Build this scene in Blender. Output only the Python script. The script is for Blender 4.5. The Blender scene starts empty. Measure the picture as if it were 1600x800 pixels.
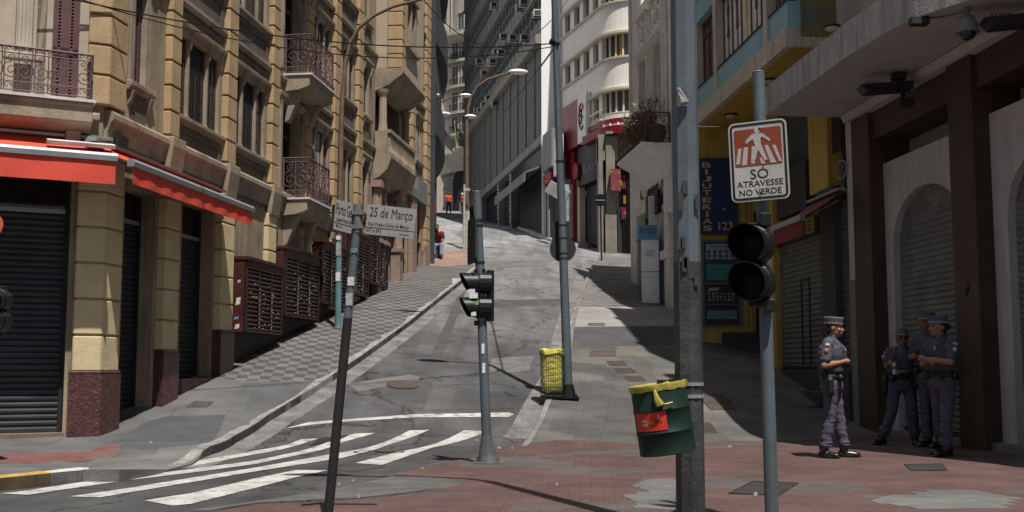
import bpy, bmesh, math, random
from mathutils import Vector, Matrix
from mathutils.geometry import delaunay_2d_cdt
from mathutils import noise as mnoise
R = math.radians
random.seed(7)
sc = bpy.context.scene
COL = sc.collection
# ------------------------------------------------------------------ camera
F = 1750.0; H = 1.15; TH = math.atan(176 / F); CT, ST = math.cos(TH), math.sin(TH)
cd = bpy.data.cameras.new("Camera"); cam = bpy.data.objects.new("Camera", cd); COL.objects.link(cam)
cam.location = (0, 0, H); cam.rotation_euler = (R(90) + TH, 0, 0)
cd.sensor_width = 36; cd.lens = F / 1600 * 36; cd.clip_start = .05; cd.clip_end = 2000
sc.camera = cam
# ------------------------------------------------------------------ light
SUN_EL = R(66); SUN_AZ = (0.38, -0.925)
w = bpy.data.worlds.new("World"); sc.world = w; w.use_nodes = True
nt = w.node_tree; bg = nt.nodes['Background']
sky = nt.nodes.new('ShaderNodeTexSky'); sky.sky_type = 'NISHITA'; sky.sun_disc = False
sky.sun_elevation = SUN_EL; sky.sun_rotation = math.atan2(SUN_AZ[0], SUN_AZ[1])
sky.dust_density = 1.5
# bright cloud added to the unseen sky as fill light for the street fronts
tc = nt.nodes.new('ShaderNodeTexCoord'); nz = nt.nodes.new('ShaderNodeTexNoise')
nz.inputs['Scale'].default_value = 2.2; nz.inputs['Detail'].default_value = 6
mp = nt.nodes.new('ShaderNodeMapping'); mp.inputs['Scale'].default_value = (1, 1, 2.0); mp.inputs['Location'].default_value = (.3, 0, .2)
rp = nt.nodes.new('ShaderNodeValToRGB'); rp.color_ramp.elements[0].position = .36; rp.color_ramp.elements[1].position = .55
mx = nt.nodes.new('ShaderNodeMix'); mx.data_type = 'RGBA'
nt.links.new(tc.outputs['Generated'], mp.inputs[0]); nt.links.new(mp.outputs[0], nz.inputs['Vector'])
nt.links.new(nz.outputs[0], rp.inputs[0]); dp = nt.nodes.new('ShaderNodeVectorMath'); dp.operation = 'DOT_PRODUCT'; dp.inputs[1].default_value = Vector((-.62, .45, .64)).normalized()
dr = nt.nodes.new('ShaderNodeMapRange'); dr.inputs[1].default_value = .78; dr.inputs[2].default_value = .92; dr.inputs[3].default_value = .06   # added out-of-view bright bank, front left, lights left-facing fronts; thin cloud elsewhere
cm = nt.nodes.new('ShaderNodeMath'); cm.operation = 'MULTIPLY_ADD'; cm.use_clamp = True
nt.links.new(tc.outputs['Generated'], dp.inputs[0]); nt.links.new(dp.outputs['Value'], dr.inputs[0])
sb = nt.nodes.new('ShaderNodeMath'); sb.operation = 'MULTIPLY'; nt.links.new(dr.outputs[0], sb.inputs[0]); nt.links.new(dr.outputs[0], sb.inputs[1])
nt.links.new(rp.outputs[0], cm.inputs[0]); nt.links.new(dr.outputs[0], cm.inputs[1]); nt.links.new(sb.outputs[0], cm.inputs[2])
nt.links.new(cm.outputs[0], mx.inputs[0])
nt.links.new(sky.outputs[0], mx.inputs[6]); mx.inputs[7].default_value = (26, 26, 26.5, 1)
nt.links.new(mx.outputs[2], bg.inputs[0]); bg.inputs[1].default_value = .042
sd = bpy.data.lights.new("Sun", 'SUN'); sd.energy = 5.0; sd.angle = R(.53); sd.color = (1, .955, .89)
so = bpy.data.objects.new("Sun", sd); COL.objects.link(so)
ce = math.cos(SUN_EL)
so.rotation_euler = Vector((SUN_AZ[0] * ce, SUN_AZ[1] * ce, math.sin(SUN_EL))).to_track_quat('Z', 'Y').to_euler()
so.location = (5, -5, 40)
sc.view_settings.view_transform = 'Standard'; sc.view_settings.look = 'None'
sc.view_settings.exposure = 0.28; sc.view_settings.gamma = 1; sc.view_settings.use_curve_mapping = False
# ------------------------------------------------------------------ materials
MATS = {}
def M(name, col, rough=.8, var=.18, scale=2.0, fine=.12, fscale=45, bump=.0, bscale=60, metal=0, stain=None, stain_amt=.5, ss=1.3, streak=False, spec=.35, trans=0, rows=None):
    if name in MATS: return MATS[name]
    m = bpy.data.materials.new(name); m.use_nodes = True; MATS[name] = m
    n = m.node_tree.nodes; l = m.node_tree.links; b = n['Principled BSDF']
    b.inputs['Roughness'].default_value = rough; b.inputs['Metallic'].default_value = metal
    b.inputs['Specular IOR Level'].default_value = spec
    if trans: b.inputs['Transmission Weight'].default_value = trans
    tc = n.new('ShaderNodeTexCoord')
    a = n.new('ShaderNodeTexNoise'); a.inputs['Scale'].default_value = scale; a.inputs['Detail'].default_value = 6; a.inputs['Roughness'].default_value = .65
    l.new(tc.outputs['Object'], a.inputs['Vector'])
    f = n.new('ShaderNodeTexNoise'); f.inputs['Scale'].default_value = fscale; f.inputs['Detail'].default_value = 3
    l.new(tc.outputs['Object'], f.inputs['Vector'])
    mr = n.new('ShaderNodeMapRange'); mr.inputs[1].default_value = .3; mr.inputs[2].default_value = .7
    mr.inputs[3].default_value = 1 - var; mr.inputs[4].default_value = 1 + var
    l.new(a.outputs[0], mr.inputs[0])
    mf = n.new('ShaderNodeMapRange'); mf.inputs[1].default_value = .3; mf.inputs[2].default_value = .7
    mf.inputs[3].default_value = 1 - fine; mf.inputs[4].default_value = 1 + fine
    l.new(f.outputs[0], mf.inputs[0])
    mul = n.new('ShaderNodeMath'); mul.operation = 'MULTIPLY'; l.new(mr.outputs[0], mul.inputs[0]); l.new(mf.outputs[0], mul.inputs[1])
    hv = n.new('ShaderNodeVectorMath'); hv.operation = 'SCALE'; hv.inputs[0].default_value = col[:3]
    l.new(mul.outputs[0], hv.inputs['Scale'])
    out = hv.outputs[0]
    if stain:
        s = n.new('ShaderNodeTexNoise'); s.inputs['Scale'].default_value = ss; s.inputs['Detail'].default_value = 8; s.inputs['Roughness'].default_value = .7
        if streak:
            mp = n.new('ShaderNodeMapping'); mp.inputs['Scale'].default_value = (5, 5, .35)
            l.new(tc.outputs['Object'], mp.inputs[0]); l.new(mp.outputs[0], s.inputs['Vector'])
        else: l.new(tc.outputs['Object'], s.inputs['Vector'])
        r = n.new('ShaderNodeMapRange'); r.inputs[1].default_value = .47; r.inputs[2].default_value = .72; r.inputs[3].default_value = 0; r.inputs[4].default_value = stain_amt
        l.new(s.outputs[0], r.inputs[0])
        mx = n.new('ShaderNodeMix'); mx.data_type = 'RGBA'; l.new(r.outputs[0], mx.inputs[0]); l.new(out, mx.inputs[6])
        mx.inputs[7].default_value = (*stain[:3], 1); out = mx.outputs[2]
    l.new(out, b.inputs['Base Color'])
    if bump:
        bt = n.new('ShaderNodeTexNoise'); bt.inputs['Scale'].default_value = bscale; bt.inputs['Detail'].default_value = 5
        l.new(tc.outputs['Object'], bt.inputs['Vector'])
        bp = n.new('ShaderNodeBump'); bp.inputs['Strength'].default_value = bump; bp.inputs['Distance'].default_value = .02
        l.new(bt.outputs[0], bp.inputs['Height']); l.new(bp.outputs[0], b.inputs['Normal'])
    return m

def paving(name, colA, colB, ang, su, sv, kind='checker', mort=.02, mortar=(.05, .05, .05), patch=None, patch_amt=.8, rough=.85, pscale=.45, plo=.5, phi=.56):
    """tiles laid on the ground: Object coordinates turned by ang, cells su x sv metres"""
    if name in MATS: return MATS[name]
    m = bpy.data.materials.new(name); m.use_nodes = True; MATS[name] = m
    n = m.node_tree.nodes; l = m.node_tree.links; b = n['Principled BSDF']; b.inputs['Roughness'].default_value = rough
    b.inputs['Specular IOR Level'].default_value = .25
    tc = n.new('ShaderNodeTexCoord'); mp = n.new('ShaderNodeMapping'); mp.inputs['Rotation'].default_value = (0, 0, ang)
    l.new(tc.outputs['Object'], mp.inputs[0])
    sx = n.new('ShaderNodeSeparateXYZ'); l.new(mp.outputs[0], sx.inputs[0]); cx = n.new('ShaderNodeCombineXYZ')
    l.new(sx.outputs[0], cx.inputs[0]); l.new(sx.outputs[1], cx.inputs[1])
    if kind == 'checker':
        sc_ = n.new('ShaderNodeVectorMath'); sc_.operation = 'MULTIPLY'; sc_.inputs[1].default_value = (1 / su, 1 / sv, 1)
        l.new(cx.outputs[0], sc_.inputs[0])
        wob = n.new('ShaderNodeTexNoise'); wob.inputs['Scale'].default_value = 9; l.new(tc.outputs['Object'], wob.inputs['Vector'])
        ws = n.new('ShaderNodeVectorMath'); ws.operation = 'SCALE'; ws.inputs['Scale'].default_value = .30; l.new(wob.outputs['Color'], ws.inputs[0])
        ad = n.new('ShaderNodeVectorMath'); l.new(sc_.outputs[0], ad.inputs[0]); l.new(ws.outputs[0], ad.inputs[1])
        # the row offset makes the stepped lozenge of the paulista pavement
        ck = n.new('ShaderNodeTexChecker'); ck.inputs['Scale'].default_value = 1
        ck.inputs[1].default_value = (*colA, 1); ck.inputs[2].default_value = (*colB, 1)
        l.new(ad.outputs[0], ck.inputs[0]); out = ck.outputs[0]; fac = None
    else:
        br = n.new('ShaderNodeTexBrick'); br.inputs['Scale'].default_value = 1
        br.inputs['Brick Width'].default_value = su; br.inputs['Row Height'].default_value = sv
        br.inputs['Mortar Size'].default_value = mort; br.inputs['Mortar Smooth'].default_value = .3; br.offset = .5 if kind == 'brick' else 0
        br.inputs['Color1'].default_value = (*colA, 1); br.inputs['Color2'].default_value = (*colB, 1); br.inputs['Mortar'].default_value = (*mortar, 1)
        l.new(cx.outputs[0], br.inputs['Vector']); out = br.outputs[0]
    if patch:
        s = n.new('ShaderNodeTexNoise'); s.inputs['Scale'].default_value = pscale; s.inputs['Detail'].default_value = 2
        bw = n.new('ShaderNodeTexVoronoi'); bw.inputs['Scale'].default_value = 1.4
        # patches with stepped edges, cell by cell
        snap = n.new('ShaderNodeVectorMath'); snap.operation = 'SNAP'; snap.inputs[1].default_value = (.22, .11, 1)
        l.new(cx.outputs[0], snap.inputs[0]); l.new(snap.outputs[0], s.inputs['Vector'])
        r = n.new('ShaderNodeMapRange'); r.inputs[1].default_value = plo; r.inputs[2].default_value = phi; r.inputs[4].default_value = patch_amt
        l.new(s.outputs[0], r.inputs[0])
        mx = n.new('ShaderNodeMix'); mx.data_type = 'RGBA'; l.new(r.outputs[0], mx.inputs[0]); l.new(out, mx.inputs[6]); mx.inputs[7].default_value = (*patch, 1); out = mx.outputs[2]
    a = n.new('ShaderNodeTexNoise'); a.inputs['Scale'].default_value = 1.1; a.inputs['Detail'].default_value = 9; a.inputs['Roughness'].default_value = .7
    l.new(tc.outputs['Object'], a.inputs['Vector'])
    mr = n.new('ShaderNodeMapRange'); mr.inputs[1].default_value = .3; mr.inputs[2].default_value = .7; mr.inputs[3].default_value = .66; mr.inputs[4].default_value = 1.34
    l.new(a.outputs[0], mr.inputs[0])
    hv = n.new('ShaderNodeVectorMath'); hv.operation = 'SCALE'; l.new(out, hv.inputs[0]); l.new(mr.outputs[0], hv.inputs['Scale'])
    l.new(hv.outputs[0], b.inputs['Base Color'])
    bt = n.new('ShaderNodeTexNoise'); bt.inputs['Scale'].default_value = 50; l.new(tc.outputs['Object'], bt.inputs['Vector'])
    bp = n.new('ShaderNodeBump'); bp.inputs['Strength'].default_value = .4; bp.inputs['Distance'].default_value = .01
    l.new(bt.outputs[0], bp.inputs['Height']); l.new(bp.outputs[0], b.inputs['Normal'])
    return m

def asphalt_mat():
    m = bpy.data.materials.new('asphalt'); m.use_nodes = True; MATS['asphalt'] = m
    n = m.node_tree.nodes; l = m.node_tree.links; b = n['Principled BSDF']; b.inputs['Roughness'].default_value = .88
    b.inputs['Specular IOR Level'].default_value = .25
    tc = n.new('ShaderNodeTexCoord')
    def noise(s, d=6, r=.6, mapsc=None, rot=0):
        t = n.new('ShaderNodeTexNoise'); t.inputs['Scale'].default_value = s; t.inputs['Detail'].default_value = d; t.inputs['Roughness'].default_value = r
        if mapsc:
            mp = n.new('ShaderNodeMapping'); mp.inputs['Scale'].default_value = mapsc; mp.inputs['Rotation'].default_value = (0, 0, rot)
            l.new(tc.outputs['Object'], mp.inputs[0]); l.new(mp.outputs[0], t.inputs['Vector'])
        else: l.new(tc.outputs['Object'], t.inputs['Vector'])
        return t
    def rng(t, a, bb, c, d):
        r = n.new('ShaderNodeMapRange'); r.inputs[1].default_value = a; r.inputs[2].default_value = bb; r.inputs[3].default_value = c; r.inputs[4].default_value = d
        l.new(t, r.inputs[0]); return r.outputs[0]
    def mul(a, bb):
        k = n.new('ShaderNodeMath'); k.operation = 'MULTIPLY'; l.new(a, k.inputs[0]); l.new(bb, k.inputs[1]); return k.outputs[0]
    big = rng(noise(.35).outputs[0], .35, .65, .72, 1.22)
    mid = rng(noise(2.5, 9, .75).outputs[0], .3, .7, .76, 1.24)
    fine = rng(noise(55, 3).outputs[0], .3, .7, .6, 1.4)
    wheel = rng(noise(1, 4, .5, (1.6, .06, 1), R(-5)).outputs[0], .4, .65, 1.12, .72)   # worn wheel tracks up the hill
    v = n.new('ShaderNodeTexVoronoi'); v.feature = 'DISTANCE_TO_EDGE'; v.inputs['Scale'].default_value = .42
    wv = n.new('ShaderNodeVectorMath'); wn = noise(1.5, 5)
    ws = n.new('ShaderNodeVectorMath'); ws.operation = 'SCALE'; ws.inputs['Scale'].default_value = .9; l.new(wn.outputs['Color'], ws.inputs[0])
    l.new(tc.outputs['Object'], wv.inputs[0]); l.new(ws.outputs[0], wv.inputs[1]); l.new(wv.outputs[0], v.inputs['Vector'])
    crack = rng(v.outputs[0], .003, .016, .42, 1)
    # near the crossing the road is newer and darker
    sx = n.new('ShaderNodeSeparateXYZ'); l.new(tc.outputs['Object'], sx.inputs[0])
    gn = noise(.8, 4)
    ya = n.new('ShaderNodeMath'); ya.operation = 'MULTIPLY_ADD'; l.new(gn.outputs[0], ya.inputs[0]); ya.inputs[1].default_value = 5; l.new(sx.outputs[1], ya.inputs[2])
    new = rng(ya.outputs[0], 16.5, 26, .66, 1.0)
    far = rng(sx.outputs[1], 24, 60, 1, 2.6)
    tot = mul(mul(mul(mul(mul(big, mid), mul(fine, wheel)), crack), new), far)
    hv = n.new('ShaderNodeVectorMath'); hv.operation = 'SCALE'; hv.inputs[0].default_value = (.088, .088, .090); l.new(tot, hv.inputs['Scale'])
    l.new(hv.outputs[0], b.inputs['Base Color'])
    bt = noise(90, 3); bp = n.new('ShaderNodeBump'); bp.inputs['Strength'].default_value = .5; bp.inputs['Distance'].default_value = .01
    l.new(bt.outputs[0], bp.inputs['Height']); l.new(bp.outputs[0], b.inputs['Normal'])
    return m

def worn_paint(name, col, under, amt=.5, scale=4):
    m = M(name, col, .8, .2, 1.5, .12, 60, stain=under, stain_amt=amt, ss=5, bump=.3)
    return m

def glass(name, col, rough=.08):
    m = M(name, col, rough, .25, 1.5, .0, spec=.6)
    return m

# ------------------------------------------------------------------ mesh builder
class MB:
    def __init__(s): s.v = []; s.f = []; s.m = []; s.mi = 0; s.sm = False
    def add(s, vs, fs):
        o = len(s.v); s.v += [tuple(p) for p in vs]
        for f in fs: s.f.append([i + o for i in f]); s.m.append(s.mi)
        return s
    def hexa(s, p): return s.add(p, [(0, 3, 2, 1), (4, 5, 6, 7), (0, 1, 5, 4), (1, 2, 6, 5), (2, 3, 7, 6), (3, 0, 4, 7)])
    def box(s, x0, x1, y0, y1, z0, z1): return s.hexa([(x0, y0, z0), (x1, y0, z0), (x1, y1, z0), (x0, y1, z0), (x0, y0, z1), (x1, y0, z1), (x1, y1, z1), (x0, y1, z1)])
    def quad(s, *p): return s.add(p, [tuple(range(len(p)))])
    def tube(s, pts, r, seg=8, cap=True, r2=None):
        pts = [Vector(p) for p in pts]; n = len(pts); rings = []; up = None
        for i, p in enumerate(pts):
            d = (pts[min(i + 1, n - 1)] - pts[max(i - 1, 0)])
            d = d.normalized() if d.length > 1e-9 else Vector((0, 0, 1))
            if up is None: up = Vector((0, 0, 1)) if abs(d.z) < .9 else Vector((1, 0, 0))
            a = d.cross(up); 
            if a.length < 1e-4: a = d.orthogonal()
            a.normalize(); b = a.cross(d).normalized(); up = b
            rr = r[i] if isinstance(r, (list, tuple)) else (r if r2 is None else r + (r2 - r) * i / (n - 1))
            rings.append([p + (a * math.cos(2 * math.pi * k / seg) + b * math.sin(2 * math.pi * k / seg)) * rr for k in range(seg)])
        vs = [q for rg in rings for q in rg]; fs = []
        for i in range(n - 1):
            for k in range(seg): fs.append((i * seg + k, i * seg + (k + 1) % seg, (i + 1) * seg + (k + 1) % seg, (i + 1) * seg + k))
        if cap: fs.append(tuple(range(seg - 1, -1, -1))); fs.append(tuple(range((n - 1) * seg, n * seg)))
        return s.add(vs, fs)
    def ellip(s, c, rx, ry, rz, seg=16, rings=10, mat=None):
        c = Vector(c); vs = []; fs = []
        for i in range(1, rings):
            a = math.pi * i / rings
            for k in range(seg):
                b = 2 * math.pi * k / seg; q = Vector((rx * math.sin(a) * math.cos(b), ry * math.sin(a) * math.sin(b), rz * math.cos(a)))
                vs.append(c + (mat @ q if mat else q))
        t = Vector((0, 0, rz)); vs.append(c + (mat @ t if mat else t)); vs.append(c - (mat @ t if mat else t)); T_, B_ = len(vs) - 2, len(vs) - 1
        for i in range(rings - 2):
            for k in range(seg): fs.append((i * seg + k, (i + 1) * seg + k, (i + 1) * seg + (k + 1) % seg, i * seg + (k + 1) % seg))
        for k in range(seg):
            fs.append((T_, k, (k + 1) % seg)); o = (rings - 2) * seg; fs.append((B_, o + (k + 1) % seg, o + k))
        return s.add(vs, fs)
    def loft(s, rings, cap=True):
        n = len(rings[0]); vs = [p for r in rings for p in r]; fs = []
        for i in range(len(rings) - 1):
            for k in range(n): fs.append((i * n + k, i * n + (k + 1) % n, (i + 1) * n + (k + 1) % n, (i + 1) * n + k))
        if cap: fs.append(tuple(range(n - 1, -1, -1))); fs.append(tuple(range((len(rings) - 1) * n, len(rings) * n)))
        return s.add(vs, fs)
    def mesh(s, name, off=Vector((0, 0, 0))):
        me = bpy.data.meshes.new(name); off = Vector(off)
        me.from_pydata([tuple(Vector(p) - off) for p in s.v], [], s.f); me.update(); return me
    def build(s, name, mat, parent=None, smooth=False, bevel=0, recalc=True):
        off = Vector((0, 0, 0)); p = parent
        while p is not None: off += p.location; p = p.parent
        me = s.mesh(name, off); mats = mat if isinstance(mat, (list, tuple)) else [mat]
        for q in mats: me.materials.append(q)
        if len(mats) > 1: me.polygons.foreach_set('material_index', s.m)
        if recalc:
            bm = bmesh.new(); bm.from_mesh(me); bmesh.ops.recalc_face_normals(bm, faces=bm.faces)
            if bevel: bmesh.ops.bevel(bm, geom=[e for e in bm.edges if len(e.link_faces) == 2 and e.calc_face_angle(0) > .6], offset=bevel, segments=1, affect='EDGES')
            bm.to_mesh(me); bm.free()
        if smooth:
            me.polygons.foreach_set('use_smooth', [True] * len(me.polygons))
            try: me.set_sharp_from_angle(angle=R(42))
            except Exception: pass
        o = bpy.data.objects.new(name, me); COL.objects.link(o); o.parent = parent
        return o

def _each(s, name, mat, parent=None, **kw):
    """link every separate piece of this builder as an object of its own"""
    par = list(range(len(s.v)))
    def find(a):
        while par[a] != a: par[a] = par[par[a]]; a = par[a]
        return a
    for f in s.f:
        for i in f[1:]: par[find(f[0])] = find(i)
    grp = {}
    for f in s.f: grp.setdefault(find(f[0]), []).append(f)
    o = None
    for fs in grp.values():
        ids = sorted({i for f in fs for i in f}); mp_ = {a: k for k, a in enumerate(ids)}; q = MB(); q.v = [s.v[i] for i in ids]; q.f = [[mp_[i] for i in f] for f in fs]; q.m = [0] * len(fs)
        o = q.build(name, mat, parent, **kw)
    return o
MB.build_each = _each

def thing(name, label, cat, loc, group=None):
    o = bpy.data.objects.new(name, None); COL.objects.link(o); o.location = loc; o.empty_display_size = .2
    o['label'] = label; o['category'] = cat
    if group: o['group'] = group
    return o
def tag(o, label, cat, group=None):
    o['label'] = label; o['category'] = cat
    if group: o['group'] = group
    return o
def struct(o): o['kind'] = 'structure'; return o

# ------------------------------------------------------------------ seeing the place: pixels of the 1600 x 800 photograph -> metres
def ray(u, v):
    a = (u - 800) / F; b = (400 - v) / F; return Vector((a, CT - b * ST, ST + b * CT))
def P(u, v, Y):
    r = ray(u, v); k = Y / r.y; return Vector((r.x * k, Y, H + r.z * k))
def g(s):
    def sp(x, w): return 0 if x < -w else (x if x > w else (x + w) ** 2 / (4 * w))
    s = min(s, 150)
    return .212 * sp(s - 17.9, 1.2) - .02 * max(0, s - 40) - .03 * max(0, s - 60) - .02 * max(0, s - 95)
def T(x, y): return g(y - .32 * max(-14, min(12, x)))
def G(u, v, off=0.0):
    r = ray(u, v); t = 3.0
    while t < 400:
        if H + r.z * t < T(r.x * t, r.y * t) + off:
            a, b = t - .2, t
            for _ in range(30):
                m = (a + b) / 2
                if H + r.z * m < T(r.x * m, r.y * m) + off: b = m
                else: a = m
            return Vector((r.x * a, r.y * a, H + r.z * a))
        t += .2
    raise ValueError((u, v))
class Fr:
    """upright frame: t runs to the viewer's right along the face, z up, n out of the face"""
    def __init__(s, p, d):
        L = math.hypot(*d); s.d = Vector((d[0] / L, d[1] / L, 0)); s.n = Vector((s.d.y, -s.d.x, 0)); s.p = Vector((p[0], p[1], 0))
    def pt(s, t, z, n=0): return s.p + s.d * t + s.n * n + Vector((0, 0, z))
    def uv(s, u, v, n=0):
        r = ray(u, v); p = s.p + s.n * n
        det = -r.x * s.d.y + s.d.x * r.y
        k = (-p.x * s.d.y + s.d.x * p.y) / det
        q = r * k; return ((q.x - p.x) * s.d.x + (q.y - p.y) * s.d.y, H + q.z)
    def tz(s, u, n=0): return s.uv(u, 400, n)[0]
    def sub(s, t, n=0, turn=0):
        q = s.pt(t, 0, n); c, k = math.cos(turn), math.sin(turn)
        return Fr((q.x, q.y), (s.d.x * c - s.d.y * k, s.d.x * k + s.d.y * c))
    def box(s, mb, t0, t1, z0, z1, n0, n1):
        q = [s.pt(a, z, b) for z in (z0, z1) for a, b in ((t0, n1), (t1, n1), (t1, n0), (t0, n0))]; return mb.hexa(q)
    def prism(s, mb, poly, n0, n1):
        k = len(poly); vs = [s.pt(a, z, n1) for a, z in poly] + [s.pt(a, z, n0) for a, z in poly]
        fs = [tuple(range(k)), tuple(range(2 * k - 1, k - 1, -1))] + [(i, i + k, (i + 1) % k + k, (i + 1) % k) for i in range(k)]
        return mb.add(vs, fs)
    def profile(s, mb, t0, t1, prof):
        """sweep a closed (n,z) profile from t0 to t1"""
        k = len(prof); vs = [s.pt(t0, z, n) for n, z in prof] + [s.pt(t1, z, n) for n, z in prof]
        fs = [tuple(range(k)), tuple(range(2 * k - 1, k - 1, -1))] + [(i, (i + 1) % k, (i + 1) % k + k, i + k) for i in range(k)]
        return mb.add(vs, fs)
    def wall(s, mb, t0, t1, z0, z1, ops, depth=.3, n=0):
        ts = sorted({t0, t1, *[max(t0, min(t1, q)) for o in ops for q in o[:2]]}); zs = sorted({z0, z1, *[max(z0, min(z1, q)) for o in ops for q in o[2:4]]})
        for i in range(len(ts) - 1):
            for j in range(len(zs) - 1):
                a, b, c, d = ts[i], ts[i + 1], zs[j], zs[j + 1]; m, k = (a + b) / 2, (c + d) / 2
                if b - a < 1e-5 or d - c < 1e-5: continue
                if any(o[0] < m < o[1] and o[2] < k < o[3] for o in ops): continue
                mb.quad(s.pt(a, c, n), s.pt(b, c, n), s.pt(b, d, n), s.pt(a, d, n))
        for a, b, c, d in [o[:4] for o in ops]:
            for p, q in (((a, c), (a, d)), ((a, d), (b, d)), ((b, d), (b, c)), ((b, c), (a, c))):
                mb.quad(s.pt(*p, n), s.pt(*q, n), s.pt(*q, n - depth), s.pt(*p, n - depth))
        return mb
    def shutter(s, mb, t0, t1, z0, z1, n, pitch=.09, amp=.022):
        k = max(2, int((z1 - z0) / pitch)); h = (z1 - z0) / k; prof = []
        for i in range(k):
            a = z0 + i * h; prof += [(n, a), (n + amp * .9, a + h * .25), (n + amp, a + h * .55), (n + amp * .6, a + h * .85), (n - amp * .2, a + h * .93)]
        prof.append((n, z1)); vs = []; fs = []
        for q in prof: vs += [s.pt(t0, q[1], q[0]), s.pt(t1, q[1], q[0])]
        for i in range(len(prof) - 1): fs.append((2 * i, 2 * i + 1, 2 * i + 3, 2 * i + 2))
        return mb.add(vs, fs)
def TXT(s, fr, t, z, n, w, h, mat, parent, name='lettering', bold=0.0, roll=0.0, depth=.003, shear=0):
    cu = bpy.data.curves.new(name, 'FONT'); cu.body = s; cu.offset = bold; cu.extrude = .02; cu.resolution_u = 3; cu.shear = shear
    ob = bpy.data.objects.new(name, cu); COL.objects.link(ob); dg = bpy.context.evaluated_depsgraph_get()
    me = bpy.data.meshes.new_from_object(ob.evaluated_get(dg)); bpy.data.objects.remove(ob); bpy.data.curves.remove(cu)
    xs = [v.co.x for v in me.vertices]; ys = [v.co.y for v in me.vertices]; x0, x1, y0, y1 = min(xs), max(xs), min(ys), max(ys)
    mb = MB(); c, k = math.cos(roll), math.sin(roll)
    for v in me.vertices:
        a = ((v.co.x - x0) / (x1 - x0) - .5) * w; b = ((v.co.y - y0) / (y1 - y0) - .5) * h
        mb.v.append(tuple(fr.pt(t + a * c - b * k, z + a * k + b * c, n + (depth if v.co.z > 0 else 0))))
    mb.f = [list(p.vertices) for p in me.polygons]; mb.m = [0] * len(mb.f); bpy.data.meshes.remove(me)
    return mb.build(name, mat, parent, recalc=False)
def scroll(fr, t, z, n, r, turns=1.6, start=0, sgn=1, k=18):
    return [fr.pt(t + r * (1 - .85 * i / k) * math.cos(start + sgn * turns * 2 * math.pi * i / k), z + r * (1 - .85 * i / k) * math.sin(start + sgn * turns * 2 * math.pi * i / k), n) for i in range(k + 1)]
def railing(mb, fr, t0, t1, z0, z1, n, pitch=.11, r=.009, scrolls=True):
    for z in (z0 + .04, z1, z1 - .09, z0 + .16): mb.tube([fr.pt(t0, z, n), fr.pt(t1, z, n)], r * (1.7 if z == z1 else 1), 6)
    for t in (t0, t1): mb.tube([fr.pt(t, z0, n), fr.pt(t, z1, n)], r * 1.6, 6)
    L = t1 - t0; m = (z0 + .16 + z1 - .09) / 2; hh = (z1 - .09 - z0 - .16)
    if scrolls:
        k = max(1, round(L / (hh * .95))); c = L / k
        for i in range(k):
            a = t0 + c * (i + .5); 
            mb.tube(scroll(fr, a - c * .22, m - hh * .12, n, hh * .32, 1.7, R(90), 1), r, 5, cap=False)
            mb.tube(scroll(fr, a + c * .22, m - hh * .12, n, hh * .32, 1.7, R(90), -1), r, 5, cap=False)
            mb.tube(scroll(fr, a - c * .2, m + hh * .33, n, hh * .15, 1.3, R(-90), -1, 12), r * .8, 5, cap=False)
            mb.tube(scroll(fr, a + c * .2, m + hh * .33, n, hh * .15, 1.3, R(-90), 1, 12), r * .8, 5, cap=False)
            for q in (-.46, 0, .46): mb.tube([fr.pt(a + c * q, z0 + .04, n), fr.pt(a + c * q, z1, n)], r, 5)
            for q in (-.35, -.12, .12, .35):
                mb.tube(scroll(fr, a + c * q, z0 + .1, n, .055, 1, 0, 1, 8), r * .7, 4, cap=False); mb.tube(scroll(fr, a + c * q, z1 - .045, n, .04, 1, 0, 1, 8), r * .7, 4, cap=False)
    else:
        k = max(2, round(L / pitch))
        for i in range(1, k): mb.tube([fr.pt(t0 + L * i / k, z0 + .04, n), fr.pt(t0 + L * i / k, z1, n)], r, 5)
# ---- ground sheets that follow the hill
def sheet(name, poly, off, mat, cell=.8, parent=None, skirt=0, kind=True):
    poly = [Vector((p[0], p[1])) for p in poly]; n = len(poly)
    dense = []
    for i in range(n):
        a, b = poly[i], poly[(i + 1) % n]; k = max(1, int((b - a).length / cell))
        for j in range(k): dense.append(a + (b - a) * j / k)
    x0 = min(p.x for p in dense); x1 = max(p.x for p in dense); y0 = min(p.y for p in dense); y1 = max(p.y for p in dense)
    def inside(q):
        c = False
        for i in range(n):
            a, b = poly[i], poly[i - 1]
            if (a.y > q.y) != (b.y > q.y) and q.x < (b.x - a.x) * (q.y - a.y) / (b.y - a.y) + a.x: c = not c
        return c
    pts = list(dense); y = y0 + cell * .5
    while y < y1:
        x = x0 + cell * .5
        while x < x1:
            q = Vector((x, y))
            if inside(q): pts.append(q)
            x += cell
        y += cell
    m = len(dense)
    r = delaunay_2d_cdt(pts, [(i, (i + 1) % m) for i in range(m)], [list(range(m))], 1, 1e-4)
    f = off if callable(off) else (lambda x, y: off)
    mb = MB(); mb.v = [(p.x, p.y, T(p.x, p.y) + f(p.x, p.y)) for p in r[0]]; mb.f = [list(q) for q in r[2]]; mb.m = [0] * len(mb.f)
    o = mb.build(name, mat, parent, recalc=False)
    me = o.data
    if me.polygons and sum(p.normal.z for p in me.polygons) < 0: me.flip_normals()
    if callable(off) and cell < 2:      # close the edge down to the ground
        bm = bmesh.new(); bm.from_mesh(me); be = [e for e in bm.edges if len(e.link_faces) == 1]
        r2 = bmesh.ops.extrude_edge_only(bm, edges=be); bmesh.ops.translate(bm, vec=(0, 0, -.3), verts=[v for v in r2['geom'] if isinstance(v, bmesh.types.BMVert)])
        bm.to_mesh(me); bm.free()
    return o
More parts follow.
